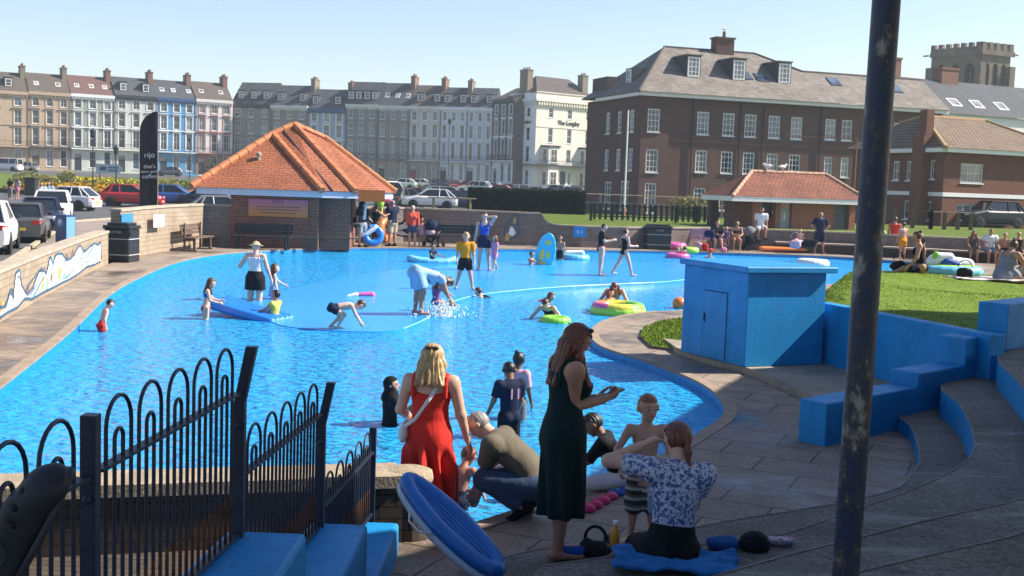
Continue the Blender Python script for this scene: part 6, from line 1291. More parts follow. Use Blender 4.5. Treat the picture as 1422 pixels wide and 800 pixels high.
car('suv', 'black estate car parked on the lawn by the post and rail fence', At(1376, 73), 200, 'black', None)
for px, d, kd, cl, an, lab in ((558, 158, 'hatch', 'white', 176, 'white car at the start of the far row'), (580, 160, 'saloon', 'white', 172, 'second white car in the far row'), (604, 160, 'hatch', 'grey', 100, 'grey car nose on, near the far street lamp'), (618, 158, 'saloon', 'navy', 92, 'navy car beside the far street lamp'), (632, 158, 'hatch', 'maroon', 30, 'dark red car right of the far street lamp'), (648, 158, 'saloon', 'red', 172, 'red car in front of the pale blue houses'), (659, 150, 'suv', 'white', 168, 'white car in front of the pale blue houses'), (679, 154, 'hatch', 'silver', 170, 'silver car above the end of the hedge'), (693, 146, 'saloon', 'red', 168, 'red car above the hedge'), (708, 150, 'hatch', 'grey', 130, 'grey car in front of the white side of the hotel'), (722, 148, 'hatch', 'silver', 110, 'silver car below the hotel corner'), (741, 142, 'hatch', 'silver', 168, 'pale silver car at the hotel garden wall'), (759, 138, 'saloon', 'black', 170, 'black car in front of the hotel bay window'), (771, 146, 'suv', 'white', 150, 'white car in front of the hotel entrance'), (790, 136, 'suv', 'grey', 165, 'dark grey car near the hotel entrance'), (807, 134, 'hatch', 'red', 172, 'red hatchback beside the brick apartment building'), (824, 134, 'saloon', 'navy', 170, 'navy car half hidden by the brick apartment building')):
    car(kd, lab, At(px, d), an, cl, gF)
car('van', 'white van parked before the tan stone houses', At(8, 176), 175, 'white', gF); car('hatch', 'silver car parked before the tan stone houses', At(36, 178), 175, 'silver', gF); car('hatch', 'dark car parked before the blue house', At(235, 180), 190, 'grey', gF)
# ================================================================ PEOPLE
def skinmat(n, c):
    return plain('skin_' + n, c, .55, .08, 9, .05, .002, spec=.3)
SK = {'fair': skinmat('fair', (.56, .33, .24)), 'pale': skinmat('pale', (.62, .40, .31)), 'tan': skinmat('tan', (.42, .22, .14)), 'brown': skinmat('brown', (.16, .075, .045)), 'mid': skinmat('mid', (.28, .14, .085))}
def hairmat(n, c):
    m, t, b = nodes('hair_' + n); v = coords(t, 'Object', (60, 60, 5)); x = noise(t, v, 1.0, 4, .6); t.links.new(ramp(t, x, [(.3, tuple(q * .45 for q in c)), (.7, tuple(min(1, q * 1.4) for q in c))]), b.inputs['Base Color']); b.inputs['Roughness'].default_value = .45; bump(t, b, x, .8, .006); return m
HM = {'black': hairmat('black', (.012, .01, .009)), 'brown': hairmat('brown', (.07, .035, .018)), 'auburn': hairmat('auburn', (.16, .045, .02)), 'blond': hairmat('blond', (.42, .27, .12)), 'ginger': hairmat('ginger', (.26, .10, .04)), 'grey': hairmat('grey', (.28, .26, .24))}
CL = {}
def cloth(n, c, rough=.85, folds=.5):
    if n in CL: return CL[n]
    m, t, b = nodes('cloth_' + n); v = coords(t, 'Object', (1, 1, .45)); x = noise(t, v, 9, 4, .6); y = noise(t, coords(t), 60, 2)
    t.links.new(ramp(t, x, [(.3, tuple(q * .82 for q in c)), (.7, tuple(min(1, q * 1.1) for q in c))]), b.inputs['Base Color']); b.inputs['Roughness'].default_value = rough; b.inputs['Specular IOR Level'].default_value = .2
    a = N(t, 'ShaderNodeMath', operation='MULTIPLY_ADD'); t.links.new(y, a.inputs[0]); a.inputs[1].default_value = .08; t.links.new(x, a.inputs[2]); bump(t, b, a.outputs[0], folds, .03); CL[n] = m; return m
M_eye = flat('eye_white', (.7, .68, .65), .3); M_iris = flat('iris', (.03, .025, .02), .3); M_lip = flat('lips', (.36, .12, .10), .5); M_mouth = flat('open_mouth', (.06, .015, .015), .6)
def nrm_(v): return v / (np.linalg.norm(v) + 1e-9)
X_, Y_, Z_ = V3(1, 0, 0), V3(0, 1, 0), V3(0, 0, 1)
def rotm(axis, deg):
    a = R(deg); x, y, z = axis; c, s = math.cos(a), math.sin(a); C = 1 - c
    return np.array([[c + x * x * C, x * y * C - z * s, x * z * C + y * s], [y * x * C + z * s, c + y * y * C, y * z * C - x * s], [z * x * C - y * s, z * y * C + x * s, c + z * z * C]])
def ik(a, tgt, l1, l2, pole):
    tgt = np.array(tgt, float); d = tgt - a; L = np.linalg.norm(d); L2 = min(L, (l1 + l2) * .995); dn = nrm_(d); x = (l1 * l1 - l2 * l2 + L2 * L2) / (2 * L2); h = math.sqrt(max(l1 * l1 - x * x, 0)); p = np.array(pole, float); p = nrm_(p - dn * (p @ dn)); return a + dn * x + p * h, a + dn * L2
def person(label, foot, heading, h, wear=(), hair=('short', 'brown'), skin='fair', sex='f', child=0.0, fat=1.0, pose=None, vox=.014, group=None, detail=0, sink=0, cat='person'):
    """heading: 0 faces away from the camera (+Y), 90 faces +X, 180 faces the camera; pose lengths are in shares of the height"""
    po = dict(lean=0, side=0, twist=0, curl=0, pz=None, head=(0, 0, 0), la=('fk', 4, 7, 12, 0), ra=('fk', 4, 7, 12, 0), ll=('fk', 1, 2, 2), rl=('fk', -1, 2, 2), curlf=25); po.update(pose or {})
    t = empty('person', label, cat, tuple(foot), R(-heading), group)
    hh = .132 * (1 + .55 * child); bs = (1 - hh) / (1 - .132); lk = 1 - .08 * child; fk = fat * (1 + .10 * child)
    k = lambda v: v * bs
    th, sh = k(.235) * lk, k(.238) * lk; pw = k(.052) * (1.06 if sex == 'f' else 1)
    hipH = th + sh + .042
    spine = (1 - hh) - k(.03) - hipH                 # hip joints to neck base
    sw = k(.112 if sex == 'f' else .122) * (1 - .05 * child); ua, fa_ = k(.172), k(.145)
    # torso frame
    Rl = rotm(X_, -po['lean']) @ rotm(Y_, po['side']); U, Fw, Rt = Rl @ Z_, Rl @ Y_, Rl @ X_
    Rc = rotm(Rt, -po['curl']); U2, Fw2 = Rc @ U, Rc @ Fw; Tw = rotm(U2, po['twist']); Rt2, Fw2 = Tw @ Rt, Tw @ Fw2
    # legs first, from a pelvis at 0
    hips = {1: Rt * pw, -1: -Rt * pw}; legs = {}
    pz = po['pz']
    def leg(s, spec, pel):
        a = pel + hips[s]
        if spec[0] == 'ik': kn, an = ik(a, spec[1], th, sh, spec[2] if len(spec) > 2 else Y_ + s * .15 * X_); return a, kn, an
        _, f, o, b = spec[:4]; f, o = R(f), R(o); d1 = (-Z_ * math.cos(f) + Y_ * math.sin(f)) * math.cos(o) + s * X_ * math.sin(o); bk = -(Z_ * math.sin(f) + Y_ * math.cos(f)); bk = nrm_(bk - d1 * (bk @ d1)); d2 = d1 * math.cos(R(b)) + bk * math.sin(R(b)); return a, a + d1 * th, a + d1 * th + d2 * sh
    if pz is None:
        pel = V3(0, 0, 0); zs = [leg(s, po[n], pel)[2][2] for s, n in ((1, 'rl'), (-1, 'll')) if po[n][0] == 'fk']; pz = .042 - (min(zs) if zs else -hipH)
    pel = V3(po.get('px', 0), po.get('py', 0), pz)
    for s, n in ((1, 'rl'), (-1, 'll')): legs[s] = leg(s, po[n], pel)
    waist = pel + U * spine * .36; chest = waist + U2 * spine * .34; neck = chest + U2 * spine * .30
    shd = {s: neck + s * Rt2 * sw - U2 * k(.022) for s in (1, -1)}; arms = {}
    for s, n in ((1, 'ra'), (-1, 'la')):
        sp = po[n]; a = shd[s]
        if sp[0] == 'ik': el, wr = ik(a, sp[1], ua, fa_, sp[2] if len(sp) > 2 else (-U2 * .8 - Fw2 * .3 + s * Rt2 * .5))
        else:
            _, f, o, b, i_ = sp; f, o, i_ = R(f), R(o), R(i_); d1 = (-U2 * math.cos(f) + Fw2 * math.sin(f)) * math.cos(o) + s * Rt2 * math.sin(o); bd = (U2 * math.sin(f) + Fw2 * math.cos(f)) * math.cos(i_) - s * Rt2 * math.sin(i_); bd = nrm_(bd - d1 * (bd @ d1)); el = a + d1 * ua; wr = el + (d1 * math.cos(R(b)) + bd * math.sin(R(b))) * fa_
        arms[s] = (a, el, wr)
    hp, hy, hr = po['head']; Hm = np.stack([Rt2, Fw2, U2], 1)
    if po.get('level', 0): Hm = np.stack([X_, Y_, Z_], 1) * po['level'] + Hm * (1 - po['level']); Hm = np.stack([nrm_(Hm[:, 0]), nrm_(Hm[:, 1]), nrm_(Hm[:, 2])], 1)
    Hm = Hm @ rotm(Z_, hy) @ rotm(X_, -hp) @ rotm(Y_, hr); hx, hf, hu = Hm[:, 0], Hm[:, 1], Hm[:, 2]
    nk = neck + U2 * k(.028) + hu * .004; hc = nk + hu * hh * .52 + hf * hh * .10
    S = lambda v: np.array(v) * h
    # ---- one continuous body
    b = Sdf(.016 * h); f_ = fk
    def torso(q, e, lo=0, hi=1, k_=None, clips=(), br=.93):
        rp, rw, rch = .083 * (1.1 if sex == 'f' else 1) * f_ * bs, .071 * f_ * (.97 if sex == 'f' else 1.07) * bs, .086 * (1 if sex == 'f' else 1.1) * (f_ ** .7) * bs
        if lo <= 0: q.rc(S(pel - U * .005), S(waist), (rp + e) * h, (rw + e) * h, Fw, .74, clips, k_)
        if hi >= 1: q.rc(S(waist), S(chest + U2 * .01), (rw + e) * h, (rch + e) * h, Fw2, .70, clips, k_); q.rc(S(shd[1] * br + shd[-1] * (1 - br) - U2 * .015), S(shd[-1] * br + shd[1] * (1 - br) - U2 * .015), (.040 * bs * f_ ** .5 + e) * h, (.040 * bs * f_ ** .5 + e) * h, None, 1, clips, k_); q.rc(S(chest + U2 * .01), S(neck - U2 * .02), (rch * .92 + e) * h, (.05 * bs + e) * h, Fw2, .62, clips, k_)
        if sex == 'f' and child < .35 and hi >= 1:
            for s in (1, -1): q.el(S(chest + s * Rt2 * .042 + Fw2 * (.052 * f_ ** .5 + .0) - U2 * .006), S(V3(.040, .038, .042) * f_ ** .5 + e), None, clips, k_)
        if lo <= 0:
            for s in (1, -1): q.el(S(pel + s * Rt * .038 - Fw * .035 - U * .012), S(V3(.045, .045, .05) * f_ * bs + e), None, clips, k_)
    torso(b, 0)
    RT = (.056 * f_ * bs, .037 * bs * f_ ** .6, .0225 * bs)
    for s in (1, -1):
        a, kn, an = legs[s]; b.rc(S(a), S(kn), RT[0] * h, RT[1] * h); b.rc(S(kn), S(an), RT[1] * .96 * h, RT[2] * h); d = nrm_(an - kn); fd = Y_ - d * (Y_ @ d); bkw = -nrm_(fd); b.el(S(kn + d * sh * .30 + bkw * .010), S(V3(.030, .030, .068) * bs), np.stack([nrm_(np.cross(d, bkw)), bkw, d], 1))
        fdir = po.get('foot%d' % s); fdir = nrm_(np.array(fdir)) if fdir is not None else nrm_(Y_ * .97 + s * X_ * .16 - Z_ * 0 if d[2] < -.45 else fd * .75 + d * .6); up = nrm_(np.cross(np.cross(fdir, -d), fdir))
        heel = an - up * .018 - fdir * .018; toe = an - up * .024 + fdir * .098 * bs; b.rc(S(heel), S(toe), .025 * h * bs, .020 * h * bs, up, .75); arms.setdefault('f%d' % s, (heel, toe, up))
        a, el, wr = arms[s]; b.rc(S(a), S(el), .033 * f_ ** .7 * h * bs, .0245 * f_ ** .5 * h * bs); b.rc(S(el), S(wr), .0255 * f_ ** .5 * h * bs, .0165 * h * bs)
        hd = nrm_(wr - el); hd2 = po.get('hand%d' % s); hd = nrm_(np.array(hd2, float)) if hd2 is not None else hd
        pn = po.get('palm%d' % s); pn = np.array(pn, float) if pn is not None else -s * Rt2; pn = nrm_(pn - hd * (pn @ hd)); sd_ = np.cross(hd, pn) * 1.0; HS = .105 * bs * (1 + .1 * child); thumb = nrm_(np.cross(pn, hd)) * s * (1)
        thumb = thumb if (thumb @ (Fw2 + U2 * .3)) > 0 else -thumb
        if detail:
            b.rc(S(wr), S(wr + hd * HS * .48), .017 * h * bs, .023 * h * bs, pn, .55, k=.006 * h)
            cf = po.get('curlf'); cf = cf.get(s, 25) if isinstance(cf, dict) else cf
            for i, (off, ln) in enumerate(((.021, .42), (.0075, .47), (-.006, .44), (-.019, .35))):
                p0 = wr + hd * HS * .48 + thumb * off * bs; d0 = hd; p = p0
                for seg, fr_ in ((0, .45), (1, .32), (2, .25)): ang = R(cf * (seg + .5)); dd = nrm_(hd * math.cos(ang) + pn * math.sin(ang)); p2 = p + dd * HS * ln * fr_ * 1.05; r0 = (.0062, .0056, .005)[seg] * h * bs * 1.1; b.rc(S(p), S(p2), r0, r0 * .9, k=.0015 * h); p = p2
            p0 = wr + hd * HS * .14 + thumb * .016 * bs; p1 = p0 + nrm_(hd * .7 + thumb * .6 + pn * .35) * HS * .3; p2 = p1 + nrm_(hd * .9 + thumb * .15 + pn * .4) * HS * .26; b.rc(S(p0), S(p1), .0095 * h * bs, .0075 * h * bs, k=.004 * h); b.rc(S(p1), S(p2), .0072 * h * bs, .006 * h * bs, k=.002 * h)
        else:
            b.rc(S(wr), S(wr + hd * HS * .5), .016 * h * bs, .021 * h * bs, pn, .6); mid = wr + hd * HS * .5
            for off in (.016, .005, -.006, -.016): b.rc(S(mid + thumb * off * bs * .9), S(mid + thumb * off * bs * 1.25 + hd * HS * .42 + pn * .016), .0075 * h * bs, .006 * h * bs, k=.003 * h)
            b.rc(S(wr + hd * HS * .15 + thumb * .014), S(wr + hd * HS * .5 + thumb * .034 + pn * .008), .009 * h * bs, .007 * h * bs)
    # head
    w_ = hh
    b.rc(S(neck - U2 * .012), S(nk + hu * hh * .25 + hf * hh * .02), .036 * h * bs * f_ ** .3, .032 * h * bs * (1 + .2 * child), k=.014 * h)
    HMx = Hm; sk_c = hc + hu * w_ * .06 - hf * w_ * .04
    b.el(S(sk_c), S(V3(.345, .415, .40) * w_), HMx, k=.01 * h); b.rc(S(hc - hu * w_ * .16 + hf * w_ * .14), S(hc - hu * w_ * .375 + hf * w_ * .22), .25 * w_ * h, .125 * w_ * h, hx, .98 if child else .92, k=.014 * h)
    kf = .003 * h
    b.rc(S(hc + hu * w_ * .03 + hf * w_ * .365), S(hc - hu * w_ * .11 + hf * w_ * .44), .035 * w_ * h, .062 * w_ * h, k=.010 * h); b.el(S(hc - hu * w_ * .235 + hf * w_ * .35), S(V3(.095, .06, .05) * w_), HMx, k=kf * 2)
    b.rc(S(hc + hu * w_ * .11 + hf * w_ * .33 - hx * w_ * .17), S(hc + hu * w_ * .11 + hf * w_ * .33 + hx * w_ * .17), .05 * w_ * h, .05 * w_ * h, k=.010 * h)
    for s in (1, -1): b.el(S(hc + s * hx * w_ * .375 - hu * w_ * .04 - hf * w_ * .04), S(V3(.045, .085, .125) * w_ * (1.12 if child else 1)), HMx, k=.004 * h); b.el(S(hc + s * hx * w_ * .145 + hu * w_ * .02 + hf * w_ * .37), S(V3(.06, .04, .04) * w_), HMx, k=.006 * h, sub=False)
    body = b.build('body', vox, SK[skin], t)
    if detail or vox < .012:
        for s in (1, -1):
            c = S(hc + s * hx * w_ * .145 + hu * w_ * .015 + hf * w_ * .372); mb = MB(); 
            q = Sdf(0); q.el((0, 0, 0), S(V3(.062, .05, .036) * w_), HMx); ve, fa = q.mesh(.018 * w_ * h); ey = meshobj('eye', ve + c, fa, M_eye, t, True, uv=False); q = Sdf(0); q.el((0, 0, 0), S(V3(.031, .025, .033) * w_), HMx); ve, fa = q.mesh(.014 * w_ * h); meshobj('iris', ve + c + S(hf * w_ * .034), fa, M_iris, ey, True, uv=False)
            q = Sdf(0); q.rc(S(hx * s * w_ * .05 * -1 * 1.2), S(hx * s * w_ * .075), .014 * w_ * h, .012 * w_ * h); ve, fa = q.mesh(.012 * w_ * h); meshobj('eyebrow', ve + c + S(hu * w_ * .085 + hf * w_ * .022), fa, HM[hair[1]] if hair[1] in HM else M_iris, t, True, uv=False)
        q = Sdf(0); q.el((0, 0, 0), S(V3(.085, .022, .028) * w_), HMx); ve, fa = q.mesh(.014 * w_ * h); meshobj('mouth', ve + S(hc - hu * w_ * .235 + hf * w_ * .405), fa, M_lip, t, True, uv=False)
    # ---- hair or head covering
    hs_, hcm = hair[0], hair[1]; hm = HM.get(hcm) if isinstance(hcm, str) else hcm; hv = max(vox, .006)
    def cap(q, e, front=.20, low=-.10, back=0.0):
        """hair over the skull: above the brow line, and behind the ears down to the nape"""
        c = S(sk_c); r = S(V3(.345 + e, .415 + e, .40 + e) * w_)
        def fn(p):
            l = (p - c) @ Hm / r; k0 = np.sqrt((l * l).sum(-1)) + 1e-9; k1 = np.sqrt(((l / r) ** 2).sum(-1)) + 1e-9; d = k0 * (k0 - 1) / k1
            pz_, py_ = (p - c) @ hu, (p - c) @ hf; up_ = (front * w_ * h - pz_) ; bk_ = np.maximum(py_ - back * w_ * h, low * w_ * h * 3.2 - pz_); return np.maximum(d, np.minimum(up_, bk_))
        q.add(fn, c - r.max(), c + r.max())
    if hs_ in ('short', 'buzz', 'long', 'pony', 'bun', 'half'):
        q = Sdf(.012 * h); e = {'short': .05, 'buzz': .022}.get(hs_, .06); cap(q, e, .20 if hs_ != 'buzz' else .17, -.10 if hs_ in ('short', 'buzz') else -.12, .0)
        bk = sk_c - hf * w_ * .30
        if hs_ in ('long', 'half'):
            L_ = (hair[2] if len(hair) > 2 else 1.0) * .22; dn = nrm_(-U2 * .5 - Z_ * .7)
            for s, fx_ in ((1, .0), (-1, .0), (.55, -.16), (-.55, -.16), (0, -.2)):
                a = sk_c + s * hx * w_ * .27 + hf * w_ * (fx_ - .02) + hu * w_ * .05; m_ = a - hu * w_ * .42 - hf * w_ * .03 * 1 + s * hx * w_ * .10; q.rc(S(a), S(m_), .16 * w_ * h, .17 * w_ * h); lf = L_ / .22; en = neck + s * Rt2 * .078 + Fw2 * .070 - U2 * (.035 + .035 * lf) if (abs(s) == 1 and hs_ == 'long') else neck + s * Rt2 * .062 - Fw2 * .062 - U2 * .055 * lf; q.rc(S(m_), S(en), .18 * w_ * h, .10 * w_ * h)
        if hs_ == 'pony':
            a = bk + hu * w_ * .12; dn = nrm_(-Z_ - hf * .25); q.rc(S(a), S(a - hf * w_ * .14 - hu * .01), .10 * w_ * h, .09 * w_ * h); q.rc(S(a - hf * w_ * .16), S(a - hf * w_ * .2 + dn * .085), .095 * w_ * h, .10 * w_ * h); q.rc(S(a - hf * w_ * .2 + dn * .085), S(a - hf * w_ * .17 + dn * .155), .10 * w_ * h, .03 * w_ * h)
        if hs_ == 'bun': q.el(S(bk + hu * w_ * .38 - hf * w_ * .1), S(V3(.17, .17, .17) * w_))
        if detail:
            c_ = S(sk_c)
            def strands(g, c_=c_): d = g - c_; an = np.arctan2(d @ hx, d @ hf); hz = d @ hu / (w_ * h); return min(1, e * w_ * h * .33 / .005) * (.0036 * np.sin(an * 17 + hz * 2 + 1.5 * np.sin(hz * 5)) + .0026 * np.sin(an * 31 - hz * 3)) * np.clip((d ** 2).sum(-1) ** .5 * 12, 0, 1)
            q.post = strands; hv = min(hv, .006)
        q.build('hair', hv, hm, t)
    elif hs_ == 'hijab':
        q = Sdf(.015 * h); cap(q, .07, .20, -.2, .12); q.rc(S(hc - hu * w_ * .30 - hf * w_ * .02), S(neck - U2 * .01), .36 * w_ * h, .085 * h, k=.03 * h); q.el(S(neck - U2 * .03), S(V3(.10, .075, .05)))
        q.el(S(hc + hf * w_ * .42 - hu * w_ * .08), S(V3(.26, .3, .33) * w_), Hm, k=0, sub=True); q.build('headscarf', hv, hm, t)
    if len(hair) > 3 or hs_ in ('cap', 'hat'):
        q = Sdf(.006 * h); M_h = hair[3] if len(hair) > 3 else hm; kind = hair[4] if len(hair) > 4 else hs_
        cap(q, .12, .04, .9, -5); 
        if kind == 'cap': q.rc(S(sk_c + hu * w_ * .16 + hf * w_ * .38), S(sk_c + hu * w_ * .11 + hf * w_ * .66), .22 * w_ * h, .16 * w_ * h, hu, .16)
        else: q.el(S(sk_c + hu * w_ * .06), S(V3(.74, .78, .06) * w_), Hm)
        q.build('cap' if kind == 'cap' else 'sun_hat', hv, M_h, t)
        if hs_ in ('cap', 'hat'): pass
    # ---- clothes
    gk = .02 * h
    for wname, wmat, *par in wear:
        pr = par[0] if par else {}; q = Sdf(gk); e = pr.get('e', .009)
        if wname in ('tee', 'hoodie', 'vest', 'tank', 'swimtop', 'robe'):
            bot = pel + U * pr.get('hem', -.005 if wname != 'swimtop' else .1); cl_ = [(S(bot), -U)]
            if wname in ('vest', 'tank', 'swimtop'): cl_.append((S(neck - U2 * pr.get('low', .035)), nrm_(U2 + Fw2 * .25)))
            else: cl_.append((S(neck + U2 * .012), nrm_(U2 + Fw2 * .35)))
            torso(q, e, 0, 1, None, cl_)
            sf = pr.get('sleeve', {'tee': .62, 'hoodie': 2, 'robe': 2}.get(wname, 0))
            for s in (1, -1):
                a, el, wr = arms[s]; d1, d2 = nrm_(el - a), nrm_(wr - el); eS = e * .5 + .004
                if sf > 0: pe = a + d1 * ua * min(sf, 1); q.rc(S(a), S(el), (.033 * f_ ** .7 * bs + eS) * h, (.0265 * bs + eS + .004) * h, clips=[(S(pe), d1)] if sf <= 1 else ())
                if sf > 1: pe = el + d2 * fa_ * (sf - 1) * .93; q.rc(S(el), S(wr), (.027 * bs + eS) * h, (.018 * bs + eS) * h, clips=[(S(pe), d2)])
            o = q.build('shirt' if wname in ('tee', 'vest', 'tank') else ('hoodie' if wname == 'hoodie' else ('robe' if wname == 'robe' else 'swim_top')), vox, wmat, t)
            if wname in ('vest', 'tank', 'swimtop'):
                q = Sdf(.004 * h)
                for s in (1, -1):
                    m0 = neck + s * Rt2 * sw * .62
                    q.rc(S(m0 - U2 * .06 + Fw2 * .055), S(m0 + U2 * .012 + Fw2 * .006), .012 * h, .012 * h); q.rc(S(m0 + U2 * .012), S(m0 - U2 * .06 - Fw2 * .055), .012 * h, .012 * h)
                q.build('strap', max(vox * .8, .006), wmat, t)
        elif wname in ('shorts', 'trousers', 'trunks'):
            fr_ = pr.get('len', {'shorts': .62, 'trousers': 1.92, 'trunks': .5}[wname]); q.rc(S(pel - U * .005), S(waist), (.083 * (1.1 if sex == 'f' else 1) * f_ * bs + e) * h, (.07 * f_ * bs + e) * h, Fw, .76, [(S(waist - U * pr.get('drop', .015)), U)]); 
            for s in (1, -1):
                q.el(S(pel + s * Rt * .038 - Fw * .035 - U * .012), S(V3(.045, .045, .05) * f_ * bs + e)); a, kn, an = legs[s]; d1, d2 = nrm_(kn - a), nrm_(an - kn); fl = pr.get('flare', .008)
                q.rc(S(a), S(kn), (RT[0] + e) * h, (RT[1] + e + fl) * h, clips=[(S(a + d1 * th * fr_), d1)] if fr_ < 1 else ())
                if fr_ >= 1: q.rc(S(kn), S(an), (RT[1] + e) * h, (RT[2] + e + .012) * h, clips=[(S(kn + d2 * sh * (fr_ - 1)), d2)])
            q.build({'shorts': 'shorts', 'trousers': 'trousers', 'trunks': 'swim_trunks'}[wname], vox, wmat, t)
        elif wname == 'swimsuit':
            torso(q, pr.get('e', .004), br=.8); q.cuts.append((S(neck - U2 * .04), nrm_(U2 + Fw2 * .1)))
            for s in (1, -1): q.p.append((lambda p, s=s: (p - S(pel + s * Rt * .03 - U * .03)) @ (s * Rt * .75 - U * .7) * -1 - .002, S(pel) - .2 * h, S(pel) + .2 * h, (), 0, True)) if False else None
            q.cuts.append((S(pel - U * .055), -U)); q.build('swimsuit', vox, wmat, t); q = Sdf(.004 * h)
            for s in (1, -1): m0 = neck + s * Rt2 * sw * .6; q.rc(S(m0 - U2 * .07 + Fw2 * .055), S(m0 + U2 * .01), .010 * h, .010 * h); q.rc(S(m0 + U2 * .01), S(m0 - U2 * .07 - Fw2 * .055), .010 * h, .010 * h)
            q.build('strap', max(vox * .8, .006), wmat, t)
            if 'skirt' in pr: q = Sdf(.01); q.rc(S(waist), S(pel - U * pr['skirt']), .075 * h * f_, .115 * h * f_, Fw, .85, clips=[(S(pel - U * pr['skirt'] * .8), -U)]); q.build('swim_skirt', vox, pr.get('skirtmat', wmat), t)
        elif wname == 'bikini':
            torso(q, .006); q.cuts += [(S(chest + U2 * .03), U2), (S(chest - U2 * .045), -U2)]; q.build('bikini_top', vox, wmat, t)
            if not pr.get('top_only'):
                q = Sdf(gk); torso(q, .006, 0, .5); q.cuts += [(S(pel + U * .045), U), (S(pel - U * .05), -U)]; q.build('bikini_bottom', vox, pr.get('bottom', wmat), t)
        elif wname in ('dress', 'skirt'):
            hem = pr.get('hem', .30); fl = pr.get('flare', .115)
            kc = (legs[1][1] + legs[-1][1]) / 2; dirn = nrm_(kc - pel) if pr.get('follow', 1) else -Z_; hc_ = pel + dirn * hem
            if wname == 'dress':
                torso(q, e, 0, 1, None, [(S(neck - U2 * pr.get('low', .045)), nrm_(U2 + Fw2 * pr.get('tilt', .2)))], .76); q.rc(S(waist), S(pel), (.072 * f_ * bs + e) * h, (.092 * f_ * bs + e) * h, Fw, .78)
            q.rc(S(pel + U * .02), S(hc_ + dirn * .03), (.098 * f_ * bs + e) * h, fl * h, Fw, pr.get('sq', .84), clips=[(S(hc_), dirn)])
            if wname != 'dress': q.cuts.append((S(waist), U))
            dn_ = pr.get('wave', 0)
            if dn_:
                c0 = S(pel)
                def wob(p, fn0=q.p[-1][0]): 
                    an_ = np.arctan2((p - c0) @ X_, (p - c0) @ Y_); dz = np.clip(-((p - c0) @ Z_) / (hem * h), 0, 1); return fn0(p) + (dn_ * np.sin(an_ * 9 + dz * 2) + dn_ * .6 * np.sin(an_ * 5 + 1)) * dz * h
                L0 = q.p[-1]; q.p[-1] = (wob,) + L0[1:]
            q.build(wname, vox, wmat, t)
            if wname == 'dress' and pr.get('straps', 1):
                q = Sdf(.004 * h); sr = pr.get('strapr', .010)
                for s in (1, -1):
                    c_ = neck + s * Rt2 * sw * pr.get('sx', .6) - U2 * .034; rr = .040 * bs * f_ ** .5 + sr * .35; pts = [c_ + Fw2 * rr * 1.1 - U2 * .06] + [c_ + (Fw2 * math.cos(a) + U2 * math.sin(a)) * rr for a in (0, .8, 1.57, 2.35, 3.14)] + [c_ - Fw2 * rr * 1.15 - U2 * .06]
                    for u, v in zip(pts, pts[1:]): q.rc(S(u), S(v), sr * h, sr * h)
                q.build('strap', max(.006, vox * .8), wmat, t)
        elif wname == 'shoes':
            q = Sdf(.006 * h)
            for s in (1, -1): he, to, up = arms['f%d' % s]; q.rc(S(he + up * .004), S(to), .031 * h * bs, .027 * h * bs, up, .8); q.rc(S(he + up * .005), S(he + up * .03), .028 * h * bs, .026 * h * bs)
            ve, fa = q.mesh(vox); mid = S((arms['f1'][0] + arms['f-1'][0]) / 2)
            meshobj('shoes', ve, fa, wmat, t, True, uv=False)
    body['joints'] = 0; del body['joints']
    J = dict(pel=S(pel), waist=S(waist), chest=S(chest), neck=S(neck), hc=S(hc), hx=hx, hf=hf, hu=hu, w=w_ * h, Rt=Rt2, Fw=Fw2, U=U2, arms={s: [S(x) for x in arms[s]] for s in (1, -1)}, legs={s: [S(x) for x in legs[s]] for s in (1, -1)}, root=t)
    return J
def item(J, name, label, cat, parts):
    """a thing carried by somebody: top level, built in the carrier's frame"""
    r = empty(name, label, cat); r.matrix_world = Matrix.Translation(J['root'].location) @ Matrix.Rotation(J['root'].rotation_euler.z, 4, 'Z')
    for nm, fn, vox, mat in parts: q = Sdf(.004); fn(q); q.build(nm, vox, mat, r)
    return r
# ================================================================ WHO IS THERE
def zat(px, py, y): return D(px, py, y).z
def stand(label, px, fpy, hpy, heading, zp=0.0, zf=None, **kw):
    """feet (or the waterline) seen at fpy, crown at hpy"""
    p = P(px, fpy, zp); zf = zp if zf is None else zf; h = zat(px, hpy, p.y) - zf
    kw.setdefault('vox', .011 if p.y < 15 else (.016 if p.y < 28 else .02)); return person(label, (p.x, p.y, zf), heading, h, **kw)
def wade(label, px, fpy, hpy, heading, **kw): return stand(label, px, fpy, hpy, heading, -.12, -.46, **kw)
def plat_(label, px, fpy, hpy, heading, **kw): return stand(label, px, fpy, hpy, heading, -.105, -.105, **kw)
C = cloth
K_black = C('black', (.012, .012, .014)); K_navy = C('navy', (.012, .018, .045)); K_white = C('white', (.68, .68, .68)); K_red = C('red', (.62, .035, .025)); K_org = C('orange', (.80, .30, .02)); K_blue = C('royal_blue', (.02, .08, .38)); K_pink = C('pink', (.75, .25, .45)); K_coral = C('coral', (.75, .10, .06)); K_denim = C('denim', (.05, .085, .17)); K_jean = C('jeans', (.045, .07, .125)); K_olive = C('olive', (.135, .115, .082)); K_green = C('bottle_green', (.006, .022, .024)); K_pale = C('pale_blue', (.34, .50, .68)); K_sky = C('sky_blue', (.28, .45, .62)); K_yel = C('yellow', (.70, .55, .10)); K_beige = C('beige', (.48, .38, .24)); K_grey = C('grey', (.18, .18, .19)); K_maroon = C('maroon', (.10, .015, .03)); K_pur = C('purple', (.16, .10, .28)); K_brown = C('brown', (.14, .08, .055)); K_bpink = C('baby_pink', (.62, .38, .44))
